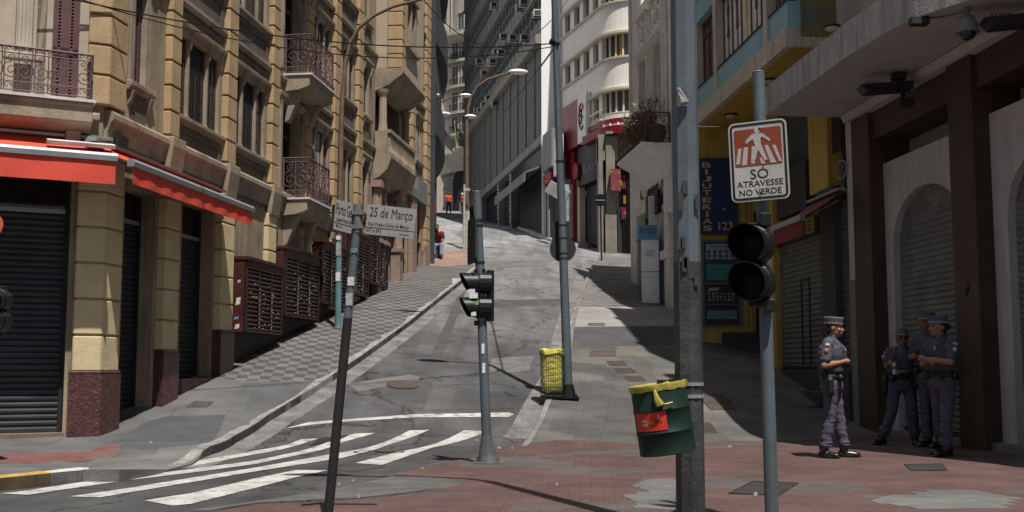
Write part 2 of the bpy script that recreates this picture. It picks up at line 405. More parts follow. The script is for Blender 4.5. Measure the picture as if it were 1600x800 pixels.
def strip(name, line, off, wid, drop, mat, side=1, cell=.5, chamfer=.02):
    """kerb stone run: along line (xy), top at T+off, wid to one side, going down by drop"""
    pts = []
    for i in range(len(line) - 1):
        a, b = Vector(line[i][:2]), Vector(line[i + 1][:2]); k = max(1, int((b - a).length / cell))
        for j in range(k): pts.append(a + (b - a) * j / k)
    pts.append(Vector(line[-1][:2])); mb = MB(); rings = []
    f = off if callable(off) else (lambda x, y: off)
    for i, p in enumerate(pts):
        d = (pts[min(i + 1, len(pts) - 1)] - pts[max(i - 1, 0)]).normalized(); nrm = Vector((d.y, -d.x)) * side
        q = p - nrm * wid; jz = random.uniform(-.006, .006); z = T(p.x, p.y) + f(p.x, p.y) + jz
        rings.append([Vector((p.x, p.y, z - drop)), Vector((p.x, p.y, z - chamfer)), Vector((p.x - nrm.x * chamfer, p.y - nrm.y * chamfer, z)), Vector((q.x, q.y, z)), Vector((q.x, q.y, z - drop))])
    mb.loft(rings); return mb.build(name, mat)
# ================================================================== materials used in many places
def sm(a, b, x): x = max(0, min(1, (x - a) / (b - a))); return x * x * (3 - 2 * x)
asph = asphalt_mat()
m_white = worn_paint('road_paint', (.42, .42, .395), (.09, .09, .09), 1.0)
m_kerb = M('kerb_stone', (.25, .245, .235), .85, .35, 3, .25, 30, .5, 40, stain=(.08, .08, .08), stain_amt=.85)
m_yel = M('kerb_yellow', (.50, .30, .04), .8, .25, 4, stain=(.09, .085, .08), stain_amt=.8)
m_kwhite = M('kerb_white', (.5, .5, .48), .8, .25, 4, stain=(.09, .09, .09), stain_amt=.75)
m_check = paving('checker_stone', (.066, .064, .062), (.13, .125, .117), R(-6), .20, .27, 'checker')
m_plain = paving('plain_pavement', (.098, .098, .098), (.108, .107, .106), R(-6), 2.3, 1.7, 'brick', .008, (.06, .06, .06), patch=(.075, .077, .08), pscale=.35)
m_ramp = M('ramp_concrete', (.13, .127, .12), .9, .28, 1.2, .15, 40, .4)
m_red = paving('red_paving', (.106, .057, .051), (.088, .051, .047), R(4), .21, .105, 'brick', .008, (.055, .043, .042), patch=(.082, .074, .071), patch_amt=.9, pscale=.5, plo=.55, phi=.58)
m_ribbed = paving('ribbed_concrete', (.092, .091, .087), (.078, .077, .075), R(8), .55, .055, 'grid', .012, (.06, .059, .057), patch=(.115, .108, .10), patch_amt=.85, pscale=.55)
m_sq = paving('slab_pavement', (.098, .095, .09), (.08, .079, .076), R(4), .62, .62, 'brick', .01, (.075, .073, .07), patch=(.125, .112, .095), patch_amt=.85, pscale=.5)
m_brown = paving('brown_brick', (.29, .19, .14), (.23, .16, .125), R(-8), .4, .16, 'brick', .012, (.16, .12, .1))
m_far = M('far_pavement', (.22, .215, .205), .9, .25, .8)
m_dark = M('dark_metal', (.018, .018, .02), .55, .2, 4)
m_iron = M('rusty_cover', (.07, .052, .047), .75, .3, 6, .3, 60, .5, 40)
m_galv = M('galvanised_steel', (.21, .25, .28), .5, .2, 2.2, .1, 30, stain=(.09, .08, .07), stain_amt=.7, streak=True, metal=.25)
# ================================================================== ground
ground = struct(sheet('ground', [(-500, -60), (500, -60), (500, 900), (-500, 900)], -2.6, M('far_ground', (.12, .115, .11), .9), 20))
road = struct(sheet('road', [(-19, -8), (17, -8), (17, 31), (-19, 31)], 0, asph, .5))
struct(sheet('road', [(-19, 31), (17, 31), (17, 60), (14, 150), (-22, 150), (-19, 60)], 0, asph, 1.0))
g2 = lambda u, v, o=.0: tuple(G(u, v, o))[:2]
# left pavement
KL = [g2(u, v, .12) for u, v in ((280, 716), (330, 697), (372, 678), (420, 648), (470, 618), (520, 586), (560, 559), (600, 531), (640, 502), (690, 462), (722, 437), (745, 419), (757, 407), (753, 398), (735, 391), (722, 375), (704, 362), (687, 350))]
RAMPC = Vector((-4.35, 13.3))
def offL(x, y):
    d = (Vector((x, y)) - RAMPC).length; return .125 - .10 * (1 - sm(.75, 1.7, d))
def offLtop(x, y): return offL(x, y) + .012
LOW = [(-18, 11.7), g2(-40, 757, .1), g2(0, 751, .1), g2(80, 743, .1), g2(140, 737, .1), g2(185, 737, .03), g2(235, 728, .03), KL[0]]
chk0 = g2(365, 594, .125)
iL = [j for j, p in enumerate(KL) if p[1] > chk0[1] + .3][0]
chkK = KL[iL - 1]
chkK = g2(500, 598, .12)
kA = [p for p in KL if p[1] < chkK[1] - .05]; kB = [p for p in KL if p[1] > chkK[1] + .05]
Lb = lambda t, n=-1.2: tuple((Vector((-5.906, 17)) + Vector((.1303, .9915)) * t + Vector((.9915, -.1303)) * n))
struct(sheet('left_pavement', LOW + kA[1:] + [chkK, chk0, Lb(3.6), Lb(-3), (-18, 13.5)], offL, m_plain, .45))
brK0 = g2(752, 413, .12); 
kB1 = [p for p in kB if p[1] < brK0[1] - .05]; kB2 = [p for p in kB if p[1] > brK0[1] + .05]
struct(sheet('checkered_pavement', [chkK] + kB1 + [brK0, g2(688, 416, .125), Lb(22), Lb(3.6), chk0], offL, m_check, .6))
kB2a = [p for p in kB2 if p[1] < 48]; kB2b = [p for p in kB2 if p[1] >= 48]
struct(sheet('brown_pavement', [brK0] + kB2a + [g2(690, 392, .125), Lb(30, -2), Lb(22), g2(688, 416, .125)], offL, m_brown, .6))
struct(sheet('upper_left_pavement', [kB2a[-1]] + kB2b + [(-9, 70), (-12, 68), Lb(30, -4), Lb(30, -2), g2(690, 392, .125)], offL, m_far, .8))
struct(strip('left_kerb', KL, offLtop, .16, .4, m_kerb, 1))
yk = LOW[0:5]
struct(strip('yellow_kerb', LOW[0:4][:4], lambda x, y: offL(x, y) + .014, .16, .4, m_yel, 1))
struct(strip('white_kerb', [LOW[3], LOW[4]], lambda x, y: offL(x, y) + .013, .16, .4, m_kwhite, 1))
struct(strip('kerb_ramp', [LOW[4], LOW[5]], lambda x, y: offL(x, y) + .010, .14, .4, m_kerb, 1))
struct(sheet('red_paint_patch', [g2(u, v, .13) for u, v in ((-30, 712), (60, 706), (140, 703), (168, 694), (192, 694), (186, 703), (165, 706), (90, 712), (0, 722), (-30, 724))], lambda x, y: offL(x, y) + .006, M('old_red_paint', (.15, .062, .053), .85, .3, 3, stain=(.10, .09, .085), stain_amt=1.0, ss=3), .4))
struct(sheet('concrete_ramp', [g2(u, v, .12) for u, v in ((60, 734), (160, 716), (250, 700), (330, 694), (300, 712), (240, 726), (186, 735), (140, 735))], lambda x, y: offL(x, y) + .004, m_ramp, .4))
struct(sheet('blue_grey_patch', [g2(u, v, .13) for u, v in ((175, 690), (225, 660), (262, 650), (352, 648), (348, 660), (330, 690), (250, 691))], lambda x, y: offL(x, y) + .004, M('new_asphalt', (.062, .066, .07), .9, .2, 2), .4))
# right pavement and plaza
KR = [g2(u, v, .06) for u, v in ((812, 692), (824, 680), (836, 665), (848, 640))] + [g2(u, v, .13) for u, v in ((857, 615), (874, 585), (884, 555), (890, 515), (897, 485), (907, 455), (917, 430), (927, 411), (937, 402))]
def offR(x, y): return .015 + .115 * sm(16.6, 20.5, y - .32 * x)
def offRtop(x, y): return offR(x, y) + .008
PZ = [g2(u, v, .015) for u, v in ((330, 800), (400, 788), (500, 783.5), (560, 781), (640, 772), (680, 764), (705, 757), (690, 748), (660, 744), (622, 741), (660, 731), (700, 721), (730, 716), (760, 708), (790, 701), (812, 692))]
PB = [g2(u, v, .02) for u, v in ((870, 688), (935, 689), (1000, 694), (1090, 690), (1180, 688), (1260, 687), (1330, 683), (1405, 681))]
struct(sheet('red_plaza', [(-5.5, 3), (-3.2, 8.2)] + PZ + PB + [(9, 18), (14, 15), (14, -4), (-5.5, -4)], offR, m_red, .5))
mid0 = [g2(889, 538, .13), g2(960, 541, .13), g2(1060, 540, .13), (6.3, 25.0), (6.6, 22.5)]
lowK = [p for p in KR if p[1] < mid0[0][1] - .1]; hiK = [p for p in KR if p[1] > mid0[0][1] + .1]
struct(sheet('ribbed_pavement', lowK + [mid0[0]] + mid0[1:2] + [g2(985, 600, .13), g2(1010, 640, .1)] + PB[2::-1], offR, m_ribbed, .5))
struct(sheet('slab_pavement', mid0[1:] + [(8, 19)] + PB[:1:-1] + [g2(1010, 640, .1), g2(985, 600, .13)], offR, m_sq, .5))
dk1 = [g2(889, 511, .13), g2(1045, 509, .13), (6.4, 29.8)]
hiK1 = [p for p in hiK if p[1] < dk1[0][1] - .05]; hiK2 = [p for p in hiK if p[1] > dk1[0][1] + .05]
struct(sheet('asphalt_patch', [mid0[0]] + hiK1 + dk1 + [mid0[3]] + mid0[2:0:-1], offR, M('patch_asphalt', (.062, .064, .067), .9, .25, 1.5), .5))
st1 = [g2(897, 479, .13), g2(1000, 480, .13), (6.4, 34.5)]
hk = [p for p in hiK2 if p[1] < st1[0][1] - .05]; hk2 = [p for p in hiK2 if p[1] > st1[0][1] + .05]
struct(sheet('concrete_pavement', [dk1[0]] + hk + st1 + dk1[:0:-1], offR, m_far, .6))
struct(sheet('stone_pavement', [st1[0]] + hk2 + [(4.6, 46.5), (6.6, 46), (7.5, 34.5)] + st1[2:0:-1], offR, paving('striped_stone', (.085, .083, .08), (.17, .16, .148), R(8), .35, .22, 'checker'), .6))
struct(strip('right_kerb', KR, offRtop, .11, .35, M('worn_kerb', (.17, .167, .16), .9, .4, 2.5, .3, 40, .5, stain=(.07, .07, .07), stain_amt=.9, ss=3), -1))
# far side of the side street
FC = [g2(u, v, .12) for u, v in ((1010, 379), (960, 380), (915, 382), (890, 381), (872, 376), (852, 369), (820, 357), (790, 345), (755, 335), (725, 331))]
offF = lambda x, y: .13
struct(sheet('upper_right_pavement', FC + [(-3, 112), (4, 112), (12, 60), (12, 50)], offF, m_far, 1.0))
struct(strip('upper_right_kerb', FC, lambda x, y: .145, .18, .35, M('kerb_pale', (.42, .41, .39), .85, .3, 2, stain=(.12, .12, .12)), 1))
# ---- paint on the road
def pix(name, pts, off=.006, mat=m_white, cell=.35, to=0.0): return struct(sheet(name, [g2(u, v, to) for u, v in pts], off, mat, cell))
pix('stop_line', [(445, 670), (482, 660), (550, 655), (650, 647.5), (795, 645), (803, 648), (795, 651.7), (650, 652.5), (550, 658.5), (487, 664)])
pix('crossing_stripe', [(0, 754), (88, 750.5), (95, 750), (130, 744), (165, 740.5), (200, 738.5), (300, 722), (400, 704.5), (450, 695), (470, 687), (497, 685.5), (482, 691), (458, 698), (400, 710), (300, 729), (190, 742.5), (150, 746), (90, 753), (0, 763)])
pix('crossing_stripe', [(3, 772), (44, 767), (120, 755), (300, 733.6), (400, 720), (478, 703), (517, 689), (555, 677.5), (586, 677), (540, 690), (517, 699), (400, 725.5), (300, 739), (200, 751), (43, 774)])
pix('crossing_stripe', [(109, 776.6), (200, 763.5), (300, 747), (400, 731), (525, 709), (640, 672.8), (671, 672), (607, 695), (535, 716), (400, 737), (300, 754), (156, 778)])
pix('crossing_stripe', [(225, 783), (300, 771), (400, 748), (462, 735), (512, 735.5), (462, 746.5), (400, 763), (300, 788), (270, 791)])
pix('crossing_stripe', [(555, 724), (625, 706), (725, 673), (752, 674), (752, 678.5), (675, 700), (597, 727)])
# gutters and old trench repairs
def offset_line(line, d):
    out = []
    for i, p in enumerate(line):
        a = Vector(line[max(i - 1, 0)][:2]); b = Vector(line[min(i + 1, len(line) - 1)][:2]); t = (b - a).normalized(); out.append((p[0] + t.y * d, p[1] - t.x * d))
    return out
m_gut = M('gutter_concrete', (.155, .15, .142), .9, .35, 2, .25, 40, stain=(.055, .053, .05), stain_amt=.9, ss=2.2, bump=.4)
KLg = KL[:13]; struct(sheet('left_gutter', KLg + offset_line(KLg, .34)[::-1], .004, m_gut, .4))
KRg = KR[1:]; struct(sheet('right_gutter', KRg + offset_line(KRg, -.40)[::-1], .004, m_gut, .4))
m_tr = M('trench_repair', (.066, .066, .068), .92, .3, 2.5, .3, 55, stain=(.045, .045, .046), stain_amt=.8, ss=3)
m_tr2 = M('old_repair', (.125, .123, .12), .92, .3, 2.5, .3, 55, stain=(.07, .07, .07), stain_amt=.8, ss=3)
pix('trench_repair', [(632, 640), (662, 640), (705, 520), (728, 455), (718, 455), (690, 520)], .003, m_tr)
pix('trench_repair', [(760, 470), (905, 466), (900, 476), (758, 481)], .003, m_tr)
pix('old_repair', [(540, 600), (640, 585), (668, 592), (560, 612)], .003, m_tr2)
pix('old_repair', [(768, 560), (835, 556), (826, 580), (764, 583)], .003, m_tr2)
pix('old_repair', [(740, 420), (850, 416), (870, 405), (745, 409)], .003, m_tr2)
pix('trench_repair', [(600, 745), (640, 735), (700, 717), (720, 713), (690, 728), (640, 741)], .003, m_tr)
# road and pavement covers
m_patch = M('road_patch', (.052, .045, .043), .9, .3, 5)
m_slot = M('cover_rim', (.03, .028, .027), .8, .2, 6)
def cover_round(uc, vc, ru, label, mat=m_iron, off=.012, ring=False):
    c = G(uc, vc); e = G(uc + ru, vc); r = abs(e.x - c.x); mb = MB()
    n = 28; prof = [(r * 1.12, .0), (r * 1.12, .006), (r, .008), (r * .94, .004), (r * .9, .009), (.02, .009)]
    rings = [[(c.x + q * math.cos(2 * math.pi * k / n), c.y + q * math.sin(2 * math.pi * k / n), T(c.x + q * math.cos(2 * math.pi * k / n), c.y + q * math.sin(2 * math.pi * k / n)) + z + off) for k in range(n)] for q, z in prof]
    mb.loft(rings, cap=True); t = thing('manhole_cover', label, 'manhole', (c.x, c.y, c.z)); mb.build('lid', mat, t)
    return t
cover_round(629, 602, 24, 'rust brown round manhole cover in the middle of the climbing road')
cover_round(601, 706.5, 14, 'small dark round manhole lid inside the worn ring on the crossing')
c0 = G(592, 707); 
rb = MB(); n = 36; c1 = G(592 + 40, 707); rr = c1.x - c0.x
rb.loft([[(c0.x + q * math.cos(2 * math.pi * k / n), c0.y + q * math.sin(2 * math.pi * k / n) * .9, T(c0.x + q * math.cos(2 * math.pi * k / n), c0.y + q * math.sin(2 * math.pi * k / n) * .9) + .012) for k in range(n)] for q in (rr, rr * .9)], cap=False)
struct(rb.build('cut_ring', m_patch))
def cover_quad(pts, label, mat=m_iron, off=None, grate=True, name='drain_grating', cat='grating', group=None):
    p = [G(u, v, .1 if off is None else 0) for u, v in pts]; c = sum(p, Vector()) / 4
    f = off or (lambda x, y: offR(x, y))
    q = [Vector((a.x, a.y, T(a.x, a.y) + f(a.x, a.y) + .008)) for a in p]
    t = thing(name, label, cat, tuple(c)); mb = MB()
    def bil(a, b): return (q[0] * (1 - a) + q[1] * a) * (1 - b) + (q[3] * (1 - a) + q[2] * a) * b
    k = 9
    fr_ = MB()
    for (a0, b0, a1, b1) in ((0, 0, 1, .07), (0, .93, 1, 1), (0, .07, .05, .93), (.95, .07, 1, .93)):
        vs = [bil(a0, b0), bil(a1, b0), bil(a1, b1), bil(a0, b1)]; fr_.hexa([v - Vector((0, 0, .03)) for v in vs] + [v + Vector((0, 0, .004)) for v in vs])
    fr_.build('frame', mat, t)
    for i in range(k):
        a0 = .05 + .9 * (i + .15) / k; a1 = .05 + .9 * (i + .85) / k
        vs = [bil(a0, .07), bil(a1, .07), bil(a1, .93), bil(a0, .93)]; mb.hexa([v - Vector((0, 0, .03)) for v in vs] + [v for v in vs])
    if grate: mb.build('grate', mat, t)
    else:
        vs = [bil(.05, .07), bil(.95, .07), bil(.95, .93), bil(.05, .93)]; m2 = MB(); m2.hexa([v - Vector((0, 0, .03)) for v in vs] + [v for v in vs]); m2.build('lid', mat, t)
    return t
for pts, lb in (([(921, 559), (963, 559), (962, 551), (923, 551)], 'widest brown grating in the right pavement, farthest up of the row of four'),
                ([(953, 574), (981, 573.5), (974, 566.5), (947, 567)], 'second brown grating up in the row of four on the right pavement'),
                ([(966, 585.5), (996, 585), (986, 577.5), (959, 578)], 'third brown grating in the row of four on the right pavement'),
                ([(981, 598.5), (1011, 598), (1001, 590), (975, 590.5)], 'nearest brown grating of the row of four, left of the green bin'),
                ([(1098, 631), (1142, 629.5), (1130, 619), (1094, 620)], 'farther of two brown covers right of the thick pole'),
                ([(1110, 641.5), (1151, 640), (1142, 630), (1100, 631.5)], 'nearer of two brown covers right of the thick pole'),
                ([(919, 511), (945, 511), (945, 507), (919, 507)], 'small brown grating at the dark asphalt strip on the right pavement'),
                ([(1096, 672), (1122, 671), (1110, 658), (1085, 659)], 'small brown cover behind the thick pole, level with the bin bottom')):
    cover_quad(pts, lb)
cover_quad([(1138, 757), (1216, 760), (1248, 742), (1176, 739)], 'dark square inspection cover in the red paving in front of the signal pole', M('dark_cover', (.030, .026, .023), .85, .3, 5), grate=False, name='inspection_cover', cat='cover')
cover_quad([(1424, 724), (1480, 724), (1472, 714), (1412, 715)], 'dark patch cover in the paving before the two standing policewomen', M('dark_cover', (.05, .045, .04)), grate=False, name='inspection_cover', cat='cover')
cover_quad([(290, 649), (322, 649), (333, 640.5), (304, 640)], 'rusty rectangular cover set in the left pavement slope', m_iron, offL, grate=False, name='inspection_cover', cat='cover')
cover_quad([(484, 697), (530, 688), (545, 681), (500, 686)], 'black gutter grate lying across the first crossing stripes', m_slot, lambda x, y: 0.004)
pix('road_repair', [(522, 735), (560, 737), (602, 730), (590, 727), (545, 727.5)], .005, m_patch)
def stair(pts, a=.42, b=.16, ang=R(4)):
    c, s = math.cos(ang), math.sin(ang); loc = [(x * c + y * s, -x * s + y * c) for x, y in [g2(u, v) for u, v in pts]]; out = []
    for i in range(len(loc)):
        p, q = loc[i], loc[(i + 1) % len(loc)]; k = max(1, int(abs(q[1] - p[1]) / b))
        for j in range(k):
            x0 = p[0] + (q[0] - p[0]) * j / k; y0 = p[1] + (q[1] - p[1]) * j / k; y1 = p[1] + (q[1] - p[1]) * (j + 1) / k; out += [(x0, y0), (x0 + random.uniform(-.01, .01), y1 - (y1 - y0) * .02)] if k > 1 else [(x0, y0)]
    return [(x * c - y * s, x * s + y * c) for x, y in out]
def pix2(name, pts, off, mat): return struct(sheet(name, stair(pts), off, mat, .35))
pix('concrete_apron', [(300, 800), (420, 783), (500, 770), (570, 756), (625, 743), (660, 746), (700, 750), (735, 757), (700, 764), (640, 771), (560, 780), (500, 783), (400, 788), (330, 800)], lambda x, y: .0165, M('worn_concrete', (.082, .08, .078), .9, .35, 1.5, .2, 50, stain=(.12, .118, .112), stain_amt=.8, ss=3, bump=.4))
pix2('light_patch', [(986, 797), (1060, 800), (1058, 780), (1068, 760), (1052, 750), (1000, 752), (985, 760), (1010, 768), (972, 776), (990, 785)], lambda x, y: offR(x, y) + .004, paving('light_paving', (.125, .122, .116), (.105, .102, .098), R(4), .21, .105, 'brick', .008, (.12, .115, .11)))
pix2('grey_patch', [(1360, 786), (1450, 799), (1580, 797), (1600, 783), (1520, 769), (1440, 768), (1400, 776), (1380, 779)], lambda x, y: offR(x, y) + .004, MATS['light_paving'])
# scraps of litter on road and pavement
m_scrap = M('paper', (.34, .34, .33), .8)
for k, (u, v, d) in enumerate(((558, 487, 0), (530, 760, 0), (552, 754, 0), (800, 702, .02), (680, 491, 0), (840, 530, 0), (745, 690, 0), (780, 702, .02), (1140, 700, .03), (870, 760, .02), (236, 694, .13), (560, 780, .01), (1180, 776, .02), (660, 735, 0))):
    c = G(u, v, d); mb = MB(); s = random.uniform(.009, .022) * (c.y / 14 + .4); a = random.random() * 3
    o = [(math.cos(a + i * 1.57) * s, math.sin(a + i * 1.57) * s * .6) for i in range(4)]
    z = c.z + .012; mb.hexa([(c.x + p, c.y + q, z) for p, q in o] + [(c.x + p * .9, c.y + q * .9, z + .012 + .006 * i) for i, (p, q) in enumerate(o)])
    ob = mb.build('paper_scrap', m_scrap); tag(ob, 'small white scrap of paper littering the ground', 'litter', 'paper scraps on the ground')
# ================================================================== left corner building
m_stucco = M('old_stucco', (.285, .228, .16), .9, .28, 1.1, .08, 40, .3, 30, stain=(.085, .068, .052), stain_amt=.8, streak=True)
m_quoin = M('ochre_quoin', (.41, .29, .16), .9, .2, 1.6, .08, 40, .3, 30, stain=(.22, .16, .10), stain_amt=.4, streak=True)
m_cream = M('cream_column', (.56, .455, .275), .85, .08, 2, .06, 40, .2, 30, stain=(.25, .2, .13), stain_amt=.35)
m_trim = M('stone_trim', (.30, .245, .18), .9, .18, 2, .1, 40, .3, 30, stain=(.09, .075, .06), stain_amt=.7)
m_grime = M('grimy_panel', (.13, .108, .083), .9, .25, 2.5, .1, 40, .2, 30, stain=(.05, .045, .04), stain_amt=.8)
m_granite = M('red_granite', (.085, .030, .028), .38, .45, 9, .3, 60, .0, spec=.5)
m_graniter = M('rough_granite', (.075, .028, .026), .35, .5, 11, .3, 60, 1.0, 22, spec=.6)
m_shut = M('black_shutter', (.022, .025, .030), .45, .3, 2.5, .2, 30, stain=(.045, .043, .04), stain_amt=.6, spec=.5)
m_glass = glass('dark_glass', (.012, .013, .014), .07)
m_glass2 = glass('dim_interior', (.010, .0095, .009), .22)
m_wood = M('dark_wood_frame', (.055, .035, .03), .6, .2, 4)
m_plum = M('plum_shutter', (.105, .048, .052), .6, .15, 4)
m_ironp = M('plum_ironwork', (.13, .075, .08), .6, .2, 6)
m_marble = M('pale_ledge', (.55, .54, .52), .7, .2, 3, stain=(.2, .19, .17))
m_curtain = M('curtain', (.34, .35, .36), .9, .15, 6)
m_awn = M('red_awning', (.60, .07, .042), .75, .1, 1.5, .05, 60, .15, 15)
m_rail = M('awning_rail', (.30, .31, .32), .45, .12, 3, metal=.4)
L = Fr((-5.906, 17), (.1303, .9915))
# the viewer's right along this face is up the hill
cornerT = L.tz(165, .12)
cp = L.pt(cornerT, 0, 0)
Ff = Fr((cp.x, cp.y), (.889, .457))
CB = thing('corner_building', 'ochre and beige old corner building with quoined pilasters and iron balconies on the left', 'building', (cp.x - .5, cp.y + 2, 0))
TOP = 17.5
def Lz(u, v, n=0): return L.uv(u, v, n)
ROW = [(5.42, 6.98), (8.15, 9.68), (10.85, 12.35), (13.5, 15.0)]
trip = [(1.62, 3.50), (4.2, 5.92), (8.95, 10.45), (11.2, 12.62)]
ops = []; Ew = 22.3
for a, b in trip:
    for z0, z1 in ROW: ops.append((a, b, z0, z1))
for z0, z1 in ROW: ops.append((-.10, .62, z0 + .12, z1 + .55)); ops.append((13.5, 14.3, z0 - .0, z1 - .05)); ops.append((20.4, 21.35, z0, z1))
balz = [4.72, 7.62, 10.5]
for z in balz: ops.append((6.85, 8.15, z, z + 2.25))
gd = [(L.tz(192), L.tz(240)), (L.tz(283), L.tz(332))]
ops.append((gd[0][0], gd[0][1], -.4, 3.95)); ops.append((gd[1][0], gd[1][1], .75, 4.05))
ops.append((14.95, 17.9, 7.15, 9.55)); ops.append((15.0, 17.3, 3.2, 6.5)); ops.append((18.3, 19.2, 4.0, 6.3)); ops.append((20.3, 21.3, 4.2, 6.7)); ops.append((18.6, 19.5, 7.2, 9.0))
wb = MB(); L.wall(wb, cornerT, Ew, -1, TOP, ops, .42)
L.box(wb, cornerT, Ew, TOP, TOP + .3, -6, .3)
L.box(wb, cornerT + .6, Ew - .01, -1, TOP - .1, -6, -.62)          # rooms behind
fops = []
fL = -9.0
sh1 = Ff.tz(108); 
dz = (4.75, 7.5); dt = (Ff.tz(62), Ff.tz(112)); wt = (Ff.tz(2), Ff.tz(42))
fops += [(fL + .5, sh1, .12, 4.15), (dt[0], dt[1], 4.75, 7.6), (wt[0], wt[1], 5.0, 7.6), (-5.2, -4.3, 4.75, 7.6), (-6.9, -6, 5, 7.6)]
Ff.wall(wb, fL, 0, -1, TOP, fops, .42)
Ff.box(wb, fL, -.8, -1, TOP - .1, -5, -.62)
wb.build('wall', m_stucco, CB)
# ---- windows
def triple(fr, a, b, z0, z1, grille=False):
    w_ = b - a; fm = MB(); q = (a, a + .27 * w_, a + .70 * w_, b)
    for i, x in enumerate(q):
        h = .042
        fr.box(fm, x - h, x + h, z0, z1 - .12, -.07, -.008); fr.box(fm, x - h * 1.3, x + h * 1.3, z0, z0 + .1, -.07, .008)
        fr.profile(fm, x - h * .8, x + h * .8, [(-.02, z1 - .34), (.03, z1 - .26), (.05, z1 - .12), (.09, z1 + .02), (-.02, z1 + .02)])
    fr.profile(fm, a - .2, b + .2, [(-.25, z1 - .13), (.02, z1 - .13), (.03, z1 + .0), (.09, z1 + .03), (.10, z1 + .10), (0, z1 + .14), (-.25, z1 + .2)])
    win = fm.build('window', m_trim, CB, bevel=.008)
    s = MB(); fr.profile(s, a - .16, b + .16, [(-.28, z0 - .12), (.04, z0 - .12), (.05, z0 - .05), (.10, z0 - .04), (.10, z0 + .025), (-.28, z0 + .03)]); s.build('sill', m_trim, win, bevel=.006)
    p = MB(); fr.box(p, a, b, z0, z1, -.12, -.066); p.build('pane', m_glass2, win)
    g_ = MB()
    for i in range(3):
        x0, x1 = q[i] + .085, q[i + 1] - .085
        for x in (x0 + .02, x1 - .02): fr.box(g_, x - .025, x + .025, z0, z1, -.066, -.052)
        if x1 - x0 > .35: fr.box(g_, (x0 + x1) / 2 - .02, (x0 + x1) / 2 + .02, z0, z1, -.066, -.054)
        for z in (z0 + .03, z0 + (z1 - z0) * .62, z1 - .15): fr.box(g_, x0, x1, z - .02, z + .02, -.066, -.055)
    g_.build('sash', m_wood, win)
    for i in range(3):
        if random.random() < .38:
            x0, x1 = q[i] + .06, q[i + 1] - .06; f_ = random.uniform(.35, 1); zc_ = z1 - .12 - (z1 - z0) * random.uniform(.25, .95); c_ = MB(); fr.box(c_, x0, x0 + (x1 - x0) * f_, max(z0 + .03, zc_), z1 - .12, -.0655, -.061); c_.build('curtain', random.choice([M('curtain_grey', (.12, .12, .115), .9), M('curtain_tan', (.13, .11, .085), .9), M('curtain_dim', (.06, .058, .055), .9)]), win)
    if grille:
        b_ = MB(); x0, x1 = q[1] + .085, q[2] - .085
        for k in range(7): x = x0 + (x1 - x0) * (k + .5) / 7; b_.tube([fr.pt(x, z0 + .03, -.04), fr.pt(x, z1 - .14, -.04)], .009, 5)
        b_.build('window_bars', m_dark, win)
    ap = MB(); fr.wall(ap, a - .05, b + .05, z0 - .95, z0 - .14, [(a + .08, b - .08, z0 - .86, z0 - .24)], .05, .035); fr.box(ap, a + .08, b - .08, z0 - .86, z0 - .24, -.03, .008)
    ap.build('apron_panel', m_grime, win)
    return win
def single(fr, a, b, z0, z1, kind='sash'):
    fm = MB(); h = .1
    for x in (a, b): fr.box(fm, x - h * .7, x + h * .7, z0 - .02, z1 - .02, -.09, .012)
    fr.profile(fm, a - .2, b + .2, [(-.25, z1 - .02), (.03, z1 - .02), (.04, z1 + .06), (.10, z1 + .09), (.10, z1 + .16), (0, z1 + .2), (-.25, z1 + .26)])
    for x in (a - .08, b + .08): fr.profile(fm, x - .06, x + .06, [(0, z1 - .34), (.08, z1 - .2), (.12, z1 - .02), (0, z1 - .02)])
    win = fm.build('window', m_trim, CB, bevel=.008)
    s = MB(); fr.profile(s, a - .17, b + .17, [(-.25, z0 - .12), (.05, z0 - .12), (.10, z0 - .05), (.10, z0 + .025), (-.25, z0 + .03)])
    for x in (a - .05, b + .05): fr.profile(s, x - .05, x + .05, [(0, z0 - .36), (.05, z0 - .3), (.1, z0 - .12), (0, z0 - .12)])
    s.build('sill', m_trim, win, bevel=.006)
    p = MB(); fr.box(p, a, b, z0, z1, -.14, -.1); p.build('pane', m_glass2, win)
    g_ = MB()
    for x in (a + .13, (a + b) / 2, b - .13): fr.box(g_, x - .03, x + .03, z0, z1, -.1, -.08)
    for z in (z0 + .05, z0 + (z1 - z0) * .66, z1 - .06): fr.box(g_, a, b, z - .03, z + .03, -.1, -.083)
    g_.build('sash', m_plum if kind == 'plum' else m_wood, win)
    ap = MB(); fr.box(ap, a + .02, b - .02, z0 - .8, z0 - .16, -.02, .02); ap.build('apron_panel', m_grime, win)
    return win
for j, (z0, z1) in enumerate(ROW):
    for i, (a, b) in enumerate(trip): triple(L, a, b, z0, z1, j == 0 and i < 2)
    single(L, -.0, .52, z0 + .12, z1 + .5, 'plum'); single(L, 13.6, 14.2, z0, z1 - .05); 
    if j > 0: triple(L, 20.45, 21.3, z0, z1)
# a plank of white curtain seen in one window
cb = MB(); L.box(cb, 9.45, 9.9, ROW[0][0] + .05, ROW[0][1] - .17, -.0655, -.058); cb.build('curtain', m_curtain, CB)
# ---- quoined pilasters
def pil(fr, a, b, z0, z1, n=.12, h=.42, mat=m_quoin, back=-.05, gap=.035):
    mb = MB(); z = z0
    while z < z1 - .05:
        e = min(z + h, z1); fr.box(mb, a, b, z, e - gap, back, n); fr.box(mb, a + .03, b - .03, e - gap, e, back, n - .035); z = e
    return mb.build('pilaster', mat, CB, bevel=.012)
CZ0, CZ1 = 4.38, 4.98
for a, b in ((1.17, 1.55), (3.62, 4.08), (6.05, 6.5), (8.35, 8.78), (10.55, 11.03), (12.75, 13.22)): pil(L, a, b, CZ1 + .02, TOP)
pil(L, 21.62, 22.28, 3.9, TOP); pil(L, 19.4, 19.85, 6.2, TOP)
